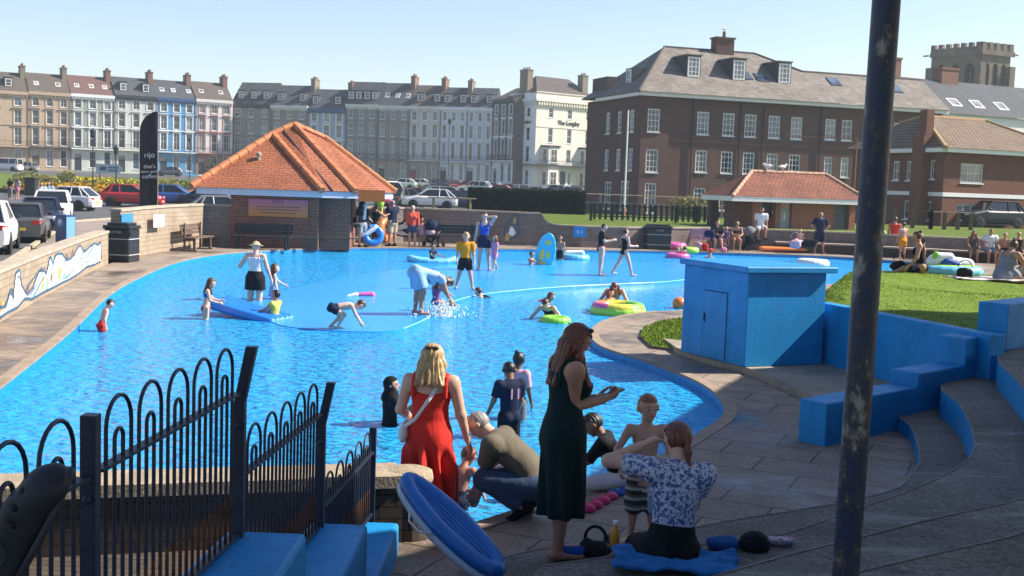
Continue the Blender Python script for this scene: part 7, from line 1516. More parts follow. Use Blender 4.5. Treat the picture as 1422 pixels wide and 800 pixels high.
def striped(n, a, b_, scale):
    m, t, b = nodes('cloth_' + n); v = coords(t); s = N(t, 'ShaderNodeSeparateXYZ'); t.links.new(v, s.inputs[0]); mm = N(t, 'ShaderNodeMath', operation='MULTIPLY'); t.links.new(s.outputs[2], mm.inputs[0]); mm.inputs[1].default_value = scale; fr = N(t, 'ShaderNodeMath', operation='FRACT'); t.links.new(mm.outputs[0], fr.inputs[0])
    t.links.new(ramp(t, fr.outputs[0], [(0, a), (.40, a), (.44, b_), (.70, b_), (.74, (.16, .13, .10)), (.96, (.16, .13, .10)), (1, a)]), b.inputs['Base Color']); b.inputs['Roughness'].default_value = .9; bump(t, b, noise(t, v, 12, 3), .4, .02); return m
K_strp = striped('striped', (.035, .037, .04), (.46, .43, .38), 14)
def floral():
    m, t, b = nodes('cloth_floral'); v = coords(t); vo = N(t, 'ShaderNodeTexVoronoi'); vo.inputs['Scale'].default_value = 55; t.links.new(v, vo.inputs['Vector']); n = noise(t, v, 38, 3, .6)
    c = ramp(t, vo.outputs['Distance'], [(.28, (.05, .09, .25)), (.36, (.50, .52, .60))]); c = mix(t, ramp(t, n, [(.50, (0, 0, 0)), (.56, (1, 1, 1))]), c, (.06, .10, .26, 1)); t.links.new(c, b.inputs['Base Color']); b.inputs['Roughness'].default_value = .9; bump(t, b, noise(t, coords(t, 'Object', (1, 1, .5)), 10, 3), .5, .03); return m
K_flor = floral()
kneel = dict(pz=.27, ll=('fk', 60, 8, 140), rl=('fk', 60, 8, 140))
swim = dict(lean=72, pz=.0, ll=('fk', -75, 6, 10), rl=('fk', -82, 6, 20), head=(-55, 0, 0))
sit = dict(ll=('fk', 84, 8, 82), rl=('fk', 84, 8, 86))
# under-water step the woman in red stands on
setp((lambda mb: (mb.prism([(-.95, 8.72), (.05, 9.1), (-.25, 9.9), (-1.3, 9.5)], -.46, -.22), mb.build('pool_step', M_pool))[1])(MB()), kind='structure')
# ---- near people
pR = D(597, 600, 9.0); hR = zat(600, 478, 9.0) + .22
J = person('woman in a long red dress with a white shoulder bag, seen from behind', (pR.x, pR.y, -.22), 6, hR, [('dress', K_red, dict(hem=.38, flare=.128, low=.075, tilt=-.15, wave=.12, e=.012, sq=.86, strapr=.011, sx=.72))], ('half', 'blond', .55), 'fair', 'f', 0, 1.04, dict(ra=('fk', 3, 14, 10, 0), la=('fk', 12, 16, 55, 35), head=(14, 4, 0)), vox=.0085, detail=1)
def bag_(q):
    c = J['pel'] - J['Rt'] * .20 + J['Fw'] * .02 + J['U'] * .055; q.rc(c - J['Fw'] * .10, c + J['Fw'] * .06, .075, .07, J['Rt'], .5); q.rc(c - J['Fw'] * .09 + J['U'] * .05, c + J['Fw'] * .05 + J['U'] * .05, .04, .04, J['Rt'], .6)
def strap_(q):
    a = J['pel'] - J['Rt'] * .205 - J['Fw'] * .09 + J['U'] * .1; b_ = J['neck'] + J['Rt'] * .115 - J['Fw'] * .015 + J['U'] * .012; m1 = J['chest'] - J['Fw'] * .135 + J['Rt'] * .0 - J['U'] * .02; m0 = J['waist'] - J['Fw'] * .125 - J['Rt'] * .10
    for u, v in ((a, m0), (m0, m1), (m1, b_), (b_, J['chest'] + J['Fw'] * .12)): q.rc(u, v, .016, .016, J['Fw'], .4)
item(J, 'shoulder_bag', 'white crossbody bag on the hip of the red dress', 'bag', [('pouch', bag_, .009, K_white), ('strap', strap_, .008, K_white)])
q = Sdf(.004); c = J['hc'] - J['hf'] * J['w'] * .42 + J['hu'] * J['w'] * .28; q.rc(c - J['hx'] * .04, c + J['hx'] * .04, .016, .016); r_ = empty('hair_clip', 'brown hair clip holding the blond hair of the woman in red', 'hair clip'); r_.matrix_world = Matrix.Translation(J['root'].location) @ Matrix.Rotation(J['root'].rotation_euler.z, 4, 'Z'); q.build('clip', .007, HM['brown'], r_)
pw_ = P(541, 590, -.12); J = person('girl in a black headscarf sitting in the water, smiling', (pw_.x, pw_.y, -.46), 62, 1.18, [('hoodie', K_black, dict(e=.012)), ('trousers', K_black)], ('hijab', K_black), 'fair', 'f', .35, 1.05, dict(pz=.24, ll=('fk', 70, 8, 120), rl=('fk', 70, 8, 120), head=(-4, -25, 0), la=('fk', 35, 10, 70, 30), ra=('fk', 40, 10, 70, 30)), vox=.0085)
J = wade('boy in a black shirt with number 11 wading with bowed shaved head', 706, 607, 500, -28, wear=[('tee', K_navy, dict(sleeve=.75, e=.014, hem=-.03)), ('trousers', K_black, dict(len=1.7))], hair=('buzz', 'black'), skin='mid', sex='m', child=.45, fat=.95, pose=dict(head=(34, -14, 0), la=('fk', 14, 10, 12, 0), ra=('fk', 10, 6, 20, 0)), vox=.009)
text_mesh('shirt_number', '11', .16, flat('number_pink', (.70, .32, .40), .8), J['root'], Matrix.Translation(Vector(J['chest'] - J['Fw'] * .118 - J['U'] * .06)) @ UPR, thick=.006)
p = D(717, 560, 13.35); person('girl with a dark bun and pale pink top behind the boy with number 11', (p.x, p.y, -.46), 24, zat(712, 489, 13.35) + .46, [('tee', K_bpink, dict(sleeve=.9)), ('trousers', K_grey)], ('bun', 'black'), 'brown', 'f', .4, .95, dict(head=(10, 0, 0), la=('fk', 20, 8, 30, 0)), vox=.01)
p = P(738, 645, -.12); person('child in a wet white shirt crawling in the shallow water behind the crouching man', (p.x, p.y, -.42), -72, 1.05, [('tee', K_white, dict(sleeve=.9, e=.014))], ('short', 'black'), 'brown', 'm', .5, 1, dict(lean=76, pz=.30, ll=('fk', 20, 8, 110), rl=('fk', 20, 8, 110), head=(-10, 0, 0), la=('fk', 80, 5, 10, 0), ra=('fk', 80, 5, 10, 0)), vox=.01)
p = P(721, 716, 0); J = person('man in an olive T shirt and jeans crouching at the pool edge', (p.x, p.y, 0), -74, 1.58, [('tee', K_olive, dict(sleeve=.72, e=.016, hem=.0)), ('trousers', K_jean, dict(e=.012, drop=.04)), ('shoes', K_black)], ('buzz', 'grey'), 'fair', 'm', 0, 1.05, dict(lean=26, curl=28, pz=.165, py=-.07, ll=('ik', (-.085, -.045, .07), V3(-.3, 1, -.1)), rl=('ik', (.085, -.06, .075), V3(.3, 1, -.1)), foot1=(0, .78, -.5), **{'foot-1': (0, .78, -.5)}, la=('ik', (.0, .25, .08), V3(.2, -.5, -.4)), ra=('ik', (.06, .24, .06), V3(.3, -.5, -.3)), head=(-8, 8, 0)), vox=.0085, detail=1)
p = D(636, 690, 9.55); person('small bare backed child in the water beside the red dress', (p.x, p.y, -.46), 28, zat(634, 617, 9.55) + .46, [('trunks', K_navy)], ('short', 'auburn'), 'tan', 'm', .8, .95, dict(lean=16, head=(28, 0, 0), ra=('fk', 38, 8, 10, 0), la=('fk', 30, 6, 20, 0)), vox=.009, detail=1)
p = D(779, 700, 7.55); hG = zat(795, 446, 7.55) - .15
JG = person('woman in a long dark green dress looking down at her phone', (p.x, p.y, .15), 72, hG, [('dress', K_green, dict(hem=.325, flare=.112, low=.062, tilt=.25, e=.009, sq=.82, wave=.015, strapr=.009))], ('long', 'auburn', 1.75), 'tan', 'f', 0, 1.06, dict(head=(30, 8, 0), ra=('ik', (.035, .155, .672), V3(.15, -1, -.1)), la=('ik', (-.035, .150, .668), V3(-.15, -1, -.1)), hand1=(-.25, .9, .25), **{'hand-1': (.3, .9, .2)}, palm1=(-.2, .1, 1), **{'palm-1': (.2, .1, 1)}, curlf=48, ll=('fk', 2, -2, 2), rl=('fk', -2, -2, 2)), vox=.007, detail=1)
w1 = JG['arms'][1][2]; w2 = JG['arms'][-1][2]; cph = (w1 + w2) / 2 + V3(0, .105, .04)
r_ = empty('phone', 'dark mobile phone held by the woman in the green dress', 'phone'); r_.matrix_world = Matrix.Translation(JG['root'].location) @ Matrix.Rotation(JG['root'].rotation_euler.z, 4, 'Z')
Mp = Matrix.Translation(Vector(cph)) @ Matrix.Rotation(R(22), 4, 'X'); mb = MB(); mb.box(-.036, .036, -.074, .074, -.004, .004, Mp); mb.build('case', M_black, r_, bevel=.003); mb = MB(); mb.box(-.033, .033, -.070, .070, .0042, .005, Mp); mb.build('screen', flat('phone_glass', (.02, .022, .026), .08), r_)
def sung(q):
    c = JG['hc'] + JG['hu'] * JG['w'] * .43 + JG['hf'] * JG['w'] * .08
    for s in (1, -1): q.el(c + JG['hx'] * s * .034 + JG['hf'] * .02, (.028, .022, .016)); q.rc(c + JG['hx'] * s * .066 + JG['hf'] * .02, c + JG['hx'] * s * .074 - JG['hf'] * .10 - JG['hu'] * .02, .005, .005)
    q.rc(c - JG['hx'] * .03 + JG['hf'] * .04, c + JG['hx'] * .03 + JG['hf'] * .04, .006, .006)
item(JG, 'sunglasses', 'dark sunglasses pushed up on the auburn hair', 'sunglasses', [('frame', sung, .006, M_black)])
p = D(893, 700, 7.95); JB = person('bare chested ginger boy in long striped shorts facing the camera', (p.x, p.y, .15), 172, zat(898, 546, 7.95) - .15, [('shorts', K_strp, dict(len=1.02, e=.014, flare=.02, drop=.05))], ('buzz', 'ginger'), 'fair', 'm', .72, .95, dict(head=(3, 6, 2), ra=('fk', 4, 30, 50, 30), la=('fk', 30, 12, 40, 20), ll=('fk', 2, 3, 3), rl=('fk', -2, 3, 3)), vox=.0062, detail=1)
p = D(930, 770, 6.68); JS = person('woman in a blue floral blouse sitting on a towel with her back turned', (p.x, p.y, .40), -14, 1.58, [('tee', K_flor, dict(sleeve=.6, e=.010, hem=.055)), ('shorts', K_black, dict(e=.014, len=.6))], ('pony', 'auburn'), 'fair', 'f', 0, .97, dict(pz=.065, lean=6, side=7, curl=4, ll=('fk', 74, 10, 62), rl=('fk', 78, 14, 70), la=('ik', (-.07, .17, .43), V3(-1, .05, -.35)), ra=('ik', (.05, .24, .24), V3(.6, -.3, -1)), head=(16, 8, 0)), vox=.0075, detail=1)
p = P(862, 680, 0); person('child in a black top with white striped sleeves sitting on the pool edge', (p.x, p.y, .0), -78, 1.22, [('tee', K_black, dict(sleeve=1.0, e=.014)), ('shorts', K_white, dict(len=1.0, e=.012))], ('short', 'black'), 'mid', 'm', .45, 1, dict(pz=.085, lean=26, ll=('fk', 78, 8, 26), rl=('fk', 62, 10, 60), ra=('fk', 50, 12, 20, 0), la=('fk', 60, 12, 20, 0), head=(14, 12, 0)), vox=.009, detail=1)
p = P(388, 690, -.12); person('wet brown haired head of a child swimming behind the railings', (p.x, p.y, -.27), 200, 1.1, [('trunks', K_navy)], ('short', 'auburn'), 'tan', 'm', .5, 1, dict(swim), vox=.011)
# ---- bathers in the middle
wade('boy in red swimming trunks wading beside the pool edge', 141, 460, 413, 62, wear=[('trunks', K_red, dict(e=.012))], hair=('short', 'black'), skin='pale', sex='m', child=.6, pose=dict(lean=14, head=(22, 0, 0), la=('fk', 5, 8, 25, 0), ra=('fk', 0, 8, 20, 0)))
wade('girl with long dark hair in a blue and red swimsuit wading', 286, 443, 385, 78, wear=[('bikini', K_blue, dict(bottom=K_red))], hair=('long', 'brown', 1.1), skin='pale', sex='f', child=.45, pose=dict(head=(18, 0, 0), la=('fk', 25, 8, 60, 10), ra=('fk', 20, 8, 60, 10), lean=5))
wade('woman in a straw sun hat, white camisole and black shorts seen from behind', 354, 418, 336, 8, wear=[('vest', K_white, dict(hem=.03, low=.06)), ('shorts', K_black, dict(len=.66, e=.016, flare=.03))], hair=('hat', 'auburn', 1, C('straw', (.45, .36, .22)), 'hat'), skin='pale', sex='f', fat=1.12, pose=dict(la=('fk', -12, 32, 95, -30), ra=('fk', 10, 14, 10, 0), head=(10, 12, 0)))
wade('small child in a pale blue swimsuit beside the woman in the sun hat', 380, 416, 366, 70, wear=[('swimsuit', K_pale, dict(skirt=.12))], hair=('half', 'brown', .5), skin='pale', sex='f', child=.75, pose=dict(la=('fk', 40, 10, 20, 0)))
def floaty(name, label, cat, p, rz, parts, tilt=None):
    r = empty(name, label, cat, tuple(p), R(rz))
    for nm, fn, vox, mat in parts: q = Sdf(.01); fn(q); q.build(nm, vox, mat, r)
    if tilt: r.rotation_euler = tilt
    return r
M_fl = {n: flat('vinyl_' + n, c, .3, spec=.6) for n, c in dict(blue=(.02, .20, .62), sky=(.16, .50, .72), green=(.25, .62, .06), lime=(.42, .75, .08), orange=(.80, .20, .04), red=(.65, .04, .03), pink=(.75, .12, .35), white=(.75, .75, .74), yellow=(.75, .62, .08), aqua=(.06, .55, .68), navy=(.02, .06, .30), black=(.012, .012, .014), purple=(.28, .16, .5)).items()}
p = P(362, 442, -.12); person('child in a yellow shirt sitting on a blue air bed', (p.x + .25, p.y, -.30), -70, 1.15, [('tee', K_yel, dict(sleeve=.3))], ('short', 'black'), 'tan', 'm', .5, 1, dict(pz=.12, ll=('fk', 95, 8, 70), rl=('fk', 95, 10, 75), lean=-6, la=('fk', 40, 14, 30, 0), ra=('fk', 40, 14, 30, 0)), vox=.016)
def airbed(q):
    for i in range(5): q.rc((-.32 + i * .16, -.72, .0), (-.32 + i * .16, .72, .25), .095, .095)
floaty('air_bed', 'half sunken blue air bed under the child in yellow', 'air bed', (P(338, 440, -.12).x + .1, P(338, 440, -.12).y, -.13), 68, [('air_chambers', airbed, .025, M_fl['blue'])])
p = P(470, 457, -.105); person('boy in patterned trunks crawling on the edge of the paddling plateau', (p.x, p.y, -.105), 78, 1.12, [('trunks', K_navy)], ('short', 'brown'), 'pale', 'm', .6, 1, dict(lean=78, curl=6, pz=.34, py=-.1, ll=('ik', (-.07, -.12, .05)), rl=('ik', (.07, -.02, .05)), la=('ik', (-.08, .38, .09)), ra=('ik', (.08, .36, .09)), head=(-8, 0, 0)), vox=.016)
p = P(584, 437, -.105); person('woman in a pale blue top and skirt bending right down over a child', (p.x, p.y, -.105), 72, 1.66, [('tee', K_pale, dict(sleeve=.3, e=.012)), ('shorts', K_sky, dict(len=.8, e=.018, flare=.03))], ('long', 'brown', .8), 'tan', 'f', 0, 1.1, dict(lean=92, curl=16, py=-.06, ll=('fk', 8, 4, 14), rl=('fk', 16, 4, 22), la=('ik', (-.06, .40, .16)), ra=('ik', (.06, .38, .12)), head=(-5, 0, 0)), vox=.016)
p = P(605, 432, -.105); person('little girl in a purple swimsuit splashing under the bending woman', (p.x, p.y - .05, -.105), 20, 1.0, [('swimsuit', K_pur)], ('long', 'brown', .8), 'tan', 'f', .7, 1, dict(pz=.2, ll=('fk', 80, 10, 60), rl=('fk', 80, 10, 60), lean=12, la=('fk', 50, 15, 10, 0), ra=('fk', 60, 25, 10, 0), head=(20, 0, 0)), vox=.016)
# splash: many small drops
vs, fs = [], []
for _ in range(420):
    a = random.uniform(0, 6.28); r_ = abs(random.gauss(0, .28)); z = max(0, random.gauss(.12, .14)) * max(.2, 1 - r_); q = (r_ * math.cos(a), r_ * math.sin(a) * .7, z); s_ = random.uniform(.008, .02); k = len(vs)
    vs += [(q[0] - s_, q[1], q[2]), (q[0], q[1] - s_, q[2] - s_), (q[0] + s_, q[1], q[2]), (q[0], q[1], q[2] + s_ * 1.4), (q[0], q[1] + s_, q[2] - s_)]; fs += [(k, k + 1, k + 3), (k + 1, k + 2, k + 3), (k + 2, k + 4, k + 3), (k + 4, k, k + 3), (k, k + 4, k + 2, k + 1)]
sp = P(612, 438, -.105); o = meshobj('splash', vs, fs, flat('foam_white', (.8, .84, .88), .3), None, True, uv=False); o.location = sp; setp(o, 'white splash of drops around the little girl', 'splash', kind='stuff')
plat_('child in an orange T shirt and black shorts standing on the wet plateau', 645, 402, 321, 176, wear=[('tee', K_org, dict(sleeve=.75, e=.011, hem=-.03)), ('shorts', K_black, dict(len=.66, e=.012))], hair=('short', 'blond'), skin='fair', sex='m', child=.35, pose=dict(ll=('fk', 4, 11, 4), rl=('fk', -4, 12, 4), head=(14, 0, 0), ra=('fk', 10, 8, 20, 10)))
plat_('tall girl in a royal blue swimsuit with shorts shading her eyes', 671, 375, 295, -175, wear=[('vest', K_blue, dict(e=.006, low=.05, hem=.05)), ('shorts', K_navy, dict(len=.55, e=.01))], hair=('pony', 'brown'), skin='pale', sex='f', fat=.95, pose=dict(la=('ik', (-.05, .09, .93), V3(-1, .2, .2)), ra=('fk', 4, 8, 12, 0), ll=('fk', -3, 5, 4), rl=('fk', 3, 3, 4)))
plat_('small girl in a pink swim suit walking on the plateau', 686, 376, 326, -130, wear=[('tee', K_pink, dict(sleeve=.5)), ('shorts', K_pink, dict(len=.6))], hair=('half', 'auburn', .4), skin='fair', sex='f', child=.65, pose=dict(ll=('fk', 16, 4, 6), rl=('fk', -18, 4, 14)))
p = P(600, 364, -.12); person('child in a dark top riding a small blue paddle boat', (p.x, p.y, -.25), 120, 1.1, [('tee', K_navy)], ('short', 'black'), 'tan', 'm', .6, 1, dict(pz=.15, ll=('fk', 85, 10, 40), rl=('fk', 85, 10, 40), la=('fk', 40, 25, 30, 0), ra=('fk', 40, 25, 30, 0)), vox=.02)
def boat(q):
    ring = [(.75 * math.cos(a), .38 * math.sin(a), .10 * abs(math.cos(a)) ** 3) for a in [2 * math.pi * k / 14 for k in range(14)]]
    for a_, b_ in zip(ring, ring[1:] + ring[:1]): q.rc(a_, b_, .11, .11)
floaty('toy_boat', 'small blue inflatable boat with green trim far out in the pool', 'inflatable', (p.x, p.y, -.10), 8, [('side_tube', boat, .03, M_fl['sky'])])
# surfboard held upright
pb_ = P(752, 367, -.12); r_ = empty('body_board', 'turquoise body board with yellow shapes standing upright in the water', 'board', (pb_.x, pb_.y - .3, -.40), R(10)); r_.rotation_euler = (R(6), R(10), R(-8))
q = Sdf(.01); q.el((0, 0, .70), (.34, .055, .72)); q.cuts.append(((0, 0, .02), (0, 0, -1))); q.build('deck', .022, M_fl['aqua'], r_)
for x, z, w_, h_ in ((.03, 1.08, .12, .10), (-.1, .62, .09, .22), (.1, .66, .08, .16), (0, .36, .12, .08)): q = Sdf(0); q.el((x, -.045, z), (w_, .02, h_)); q.build('yellow_patch', .018, M_fl['yellow'], r_)
p = P(737, 367, -.12); person('dark haired boy up to his chest behind the turquoise board', (p.x, p.y - .5, -.46), 120, 1.15, [('trunks', K_navy)], ('short', 'black'), 'tan', 'm', .5, 1, dict(pz=.18, ll=('fk', 70, 10, 110), rl=('fk', 70, 10, 110), la=('fk', 40, 10, 40, 0), ra=('fk', 70, 10, 10, 0)), vox=.02)
wade('boy in dark trunks standing near the pale ring boat', 777, 361, 327, -160, wear=[('trunks', K_black, dict(len=.7))], hair=('short', 'brown'), skin='tan', sex='m', child=.45, pose=dict(ra=('fk', 10, 25, 60, 0), la=('fk', 4, 10, 20, 0)))
def ring_fn(Rr, r, sy=1.0, z=0):
    def f(q):
        n = 18; pts = [(Rr * math.cos(2 * math.pi * k / n), Rr * sy * math.sin(2 * math.pi * k / n), z) for k in range(n)]
        for a_, b_ in zip(pts, pts[1:] + pts[:1]): q.rc(a_, b_, r, r)
    return f
p = P(797, 360, -.12); floaty('swim_ring', 'pale translucent ring boat beside the boy near the far edge', 'swim ring', (p.x, p.y, -.06), 0, [('tube', ring_fn(.45, .14), .03, M_fl['sky']), ('pale_top', lambda q: q.rc((-.25, .3, .12), (.3, .3, .16), .13, .11), .03, M_fl['white'])])
plat_('woman in a black top over a maroon swimsuit standing on the plateau', 834, 383, 310, 96, wear=[('swimsuit', K_maroon), ('tee', K_black, dict(sleeve=.7, hem=.10, e=.012))], hair=('short', 'brown'), skin='pale', sex='f', fat=1.22, pose=dict(ra=('fk', 20, 10, 85, 20), la=('fk', 20, 10, 85, 20), head=(18, 0, 0)))
plat_('girl in a black swimsuit walking away across the plateau', 866, 383, 316, 66, wear=[('swimsuit', K_black)], hair=('pony', 'brown'), skin='pale', sex='f', fat=.95, pose=dict(ll=('fk', -22, 4, 10), rl=('fk', 20, 5, 6), la=('fk', 15, 10, 70, 10), ra=('fk', 10, 10, 80, 10)))
for px, py, hd, lab, hr in ((690, 414, -70, 'child swimming on its front towards the bending woman', ('short', 'brown')), (738, 417, 110, 'girl swimming with her shoulders out of the water', ('long', 'auburn', .5))):
    p = P(px, py, -.12); person(lab, (p.x, p.y, -.24), hd, 1.3, [('swimsuit', K_coral if hd > 0 else K_navy)], hr, 'pale', 'f', .4, 1, dict(swim, la=('fk', 140, 10, 20, 0), ra=('fk', 130, 15, 20, 0)), vox=.017)
p = P(772, 443, -.12); person('girl lying over a small green ring in the middle of the pool', (p.x - .1, p.y + .25, -.22), 196, 1.3, [('swimsuit', K_black)], ('pony', 'brown'), 'pale', 'f', .35, 1.05, dict(lean=58, pz=.10, ll=('fk', -60, 8, 10), rl=('fk', -60, 8, 10), la=('fk', 60, 40, 10, 0), ra=('fk', 60, 40, 10, 0), head=(-10, 0, 0)), vox=.016)
p = P(771, 446, -.12); floaty('swim_ring', 'small lime green ring under the girl with the ponytail', 'swim ring', (p.x, p.y - .1, -.10), 0, [('tube', ring_fn(.22, .095), .02, M_fl['green'])])
p = P(860, 438, -.12); r_ = floaty('swim_ring', 'large rainbow ring with lime green side carrying a woman and child', 'swim ring', (p.x, p.y + .35, -.06), 0, [('lower_tube', ring_fn(.46, .15), .026, M_fl['lime'])])
for i, cc in enumerate(('green', 'yellow', 'orange', 'pink', 'yellow', 'green')):
    q = Sdf(.0); a0 = i * math.pi / 3
    for k in range(4): q.rc((.46 * math.cos(a0 + k * .262), .46 * math.sin(a0 + k * .262), .07), (.46 * math.cos(a0 + (k + 1) * .262), .46 * math.sin(a0 + (k + 1) * .262), .07), .125, .125)
    q.build('coloured_panel', .026, M_fl[cc], r_)
p = P(856, 436, -.12); person('woman with her arms on the rainbow ring, up to her chest in water', (p.x + .05, p.y + .95, -.46), 190, 1.5, [('swimsuit', K_sky)], ('long', 'auburn', .4), 'fair', 'f', 0, 1, dict(pz=.26, lean=30, ll=('fk', 40, 10, 110), rl=('fk', 40, 10, 110), la=('fk', 70, 25, 10, 0), ra=('fk', 70, 25, 10, 0), head=(30, 0, 0)), vox=.016)
p = P(851, 434, -.12); person('small child sitting in the middle of the rainbow ring', (p.x - .05, p.y + .35, -.26), 160, .95, [('swimsuit', K_sky)], ('half', 'auburn', .3), 'fair', 'f', .8, 1, dict(pz=.13, ll=('fk', 85, 10, 60), rl=('fk', 85, 10, 60), lean=5), vox=.016)
p = P(943, 428, -.12); floaty('beach_ball', 'small orange ball floating at the curved pool edge beside the blue hut', 'ball', (p.x, p.y, -.02), 0, [('skin', lambda q: q.el((0, 0, 0), (.16, .16, .16)), .022, M_fl['orange'])])
p = P(507, 411, -.105); floaty('swim_float', 'pink and white pool float drifting near the plateau', 'float', (p.x, p.y, -.08), 15, [('body', lambda q: q.rc((-.14, 0, 0), (.16, 0, 0), .05, .08), .02, M_fl['pink']), ('pale_end', lambda q: q.rc((-.42, -.05, -.03), (-.2, 0, 0), .03, .06), .02, M_fl['white'])])
p = P(944, 358, -.12); person('child lying back on a pink ring with one leg in the air', (p.x, p.y, -.2), -20, 1.1, [('swimsuit', K_pink)], ('short', 'brown'), 'pale', 'f', .6, 1, dict(lean=-50, pz=.15, ll=('fk', 100, 8, 20), rl=('fk', 130, 5, 5)), vox=.02)
floaty('swim_ring', 'pink ring under the child with one leg in the air', 'swim ring', (p.x - .1, p.y - .1, -.06), 0, [('tube', ring_fn(.36, .13), .03, M_fl['pink'])])
p = P(958, 352, 0); floaty('swim_ring', 'lime green ring on the pool edge beside the pink one', 'swim ring', (p.x, p.y + .3, .12), 0, [('tube', ring_fn(.30, .12), .03, M_fl['lime'])])
p = P(937, 347, 0); floaty('swim_ring', 'deep pink ring by the dark litter bin', 'swim ring', (p.x, p.y + .2, .16), 0, [('tube', ring_fn(.40, .15), .03, M_fl['pink'])])
p = P(1128, 372, -.12); r_ = floaty('swim_ring', 'white ring floating just behind the blue hut roof', 'swim ring', (p.x, p.y, .05), 0, [('tube', ring_fn(.46, .16), .035, M_fl['white'])])
p = P(978, 357, -.12); person('child floating low in the water near the seat ledge', (p.x, p.y, -.22), 160, 1.2, [('swimsuit', K_white)], ('short', 'brown'), 'pale', 'm', .5, 1, dict(swim, la=('fk', 140, 30, 10, 0), ra=('fk', 140, 30, 10, 0)), vox=.02)
# ---- at the kiosk
stand('man in grey shorts behind the black and white toy whale', 503, 343, 282, 150, wear=[('tee', K_black), ('shorts', C('pale_grey', (.42, .42, .44)), dict(len=.9)), ('shoes', K_black)], hair=('short', 'brown'), skin='fair', sex='m')
p = P(500, 342, 0); r_ = empty('inflatable_whale', 'inflatable black and white toy whale hanging upright at the kiosk', 'inflatable', (p.x, p.y - .35, .75))
for nm, mat, fn in (('black_body', M_fl['black'], lambda q: (q.rc((0, 0, .1), (.12, 0, .8), .22, .16), q.rc((.12, 0, .8), (-.02, 0, 1.25), .13, .05), q.rc((-.05, 0, .3), (-.42, 0, .22), .11, .05), q.rc((.2, 0, .4), (.5, 0, .2), .10, .04))), ('white_belly', M_fl['white'], lambda q: (q.rc((.17, -.1, .35), (.22, -.08, .85), .09, .06), q.rc((-.03, -.06, 1.0), (-.02, -.03, 1.3), .06, .05)))): q = Sdf(.02); fn(q); q.build(nm, .028, mat, r_)
stand('woman in a black top and brown trousers at the kiosk counter', 521, 342, 284, 40, wear=[('vest', K_black, dict(hem=.03)), ('trousers', K_brown)], hair=('pony', 'brown'), skin='tan', sex='f', fat=1.1, pose=dict(ra=('fk', 60, 10, 50, 0), la=('fk', 30, 10, 60, 0)))
stand('bald man in a dark T shirt and beige shorts in the kiosk queue', 544, 342, 278, -45, wear=[('tee', K_navy, dict(sleeve=.6, e=.018)), ('shorts', K_beige, dict(len=.95, e=.014)), ('shoes', K_black)], hair=('buzz', 'grey'), skin='tan', sex='m', fat=1.2, pose=dict(la=('fk', 20, 12, 85, 40), ra=('fk', 20, 12, 85, 40)))
stand('person in a coral hooded top, denim shorts and pale cap', 572, 342, 286, 172, wear=[('hoodie', K_coral, dict(e=.018, hem=-.02)), ('shorts', K_denim, dict(len=.75, e=.012))], hair=('cap', 'brown', 1, C('cap_cream', (.55, .48, .38)), 'cap'), skin='fair', sex='f', fat=1.1)
stand('girl in a pale pink swimsuit beside the coral hooded top', 585, 342, 302, 172, wear=[('swimsuit', K_bpink, dict(skirt=.1))], hair=('half', 'brown', .6), skin='tan', sex='f', child=.4)
p = P(518, 343, 0); floaty('swim_ring', 'blue and white ring leaning below the kiosk counter', 'swim ring', (p.x, p.y - .1, .45), 0, [('tube', ring_fn(.30, .13), .03, M_fl['blue']), ('white_panel', lambda q: q.rc((-.36, 0, .02), (.1, .3, .04), .11, .11), .03, M_fl['white'])], (R(78), 0, R(15)))
p = P(533, 338, 0); r_ = floaty('swim_ring', 'orange and white ring standing on edge at the kiosk', 'swim ring', (p.x, p.y + .3, .52), 0, [('tube', ring_fn(.36, .15), .03, M_fl['orange'])], (R(85), 0, R(65))); q = Sdf(0); q.rc((.3, -.15, .06), (.3, .2, .06), .12, .12); q.build('white_panel', .03, M_fl['white'], r_)
p = P(518, 338, 0); floaty('beach_ball', 'pale blue beach ball on the ground by the kiosk', 'ball', (p.x + .05, p.y - .35, .22), 0, [('skin', lambda q: q.el((0, 0, 0), (.21, .21, .21)), .03, M_fl['sky'])])
p = P(524, 338, 0); floaty('inflatable_toy', 'lime green inflatable toy hanging from the kiosk eaves', 'inflatable', (p.x, p.y + .2, 1.45), 0, [('body', lambda q: (q.el((0, 0, .2), (.22, .16, .26)), q.rc((0, 0, .4), (.12, 0, .6), .06, .04), q.rc((-.1, 0, 0), (-.12, 0, -.3), .06, .05), q.rc((.1, 0, 0), (.12, 0, -.3), .06, .05)), .03, M_fl['lime'])])
p = P(530, 338, 0); floaty('swim_ring', 'pink ring hanging from the kiosk eaves', 'swim ring', (p.x + .1, p.y + .5, 1.5), 0, [('tube', ring_fn(.25, .10), .03, M_fl['pink'])], (R(85), 0, 0))
p = D(516, 272, 41.4); sign('bright orange board hanging from the kiosk eaves', p, R(8), .95, .42, flat('orange_board', (.80, .17, .03), .6), name='hanging_sign')
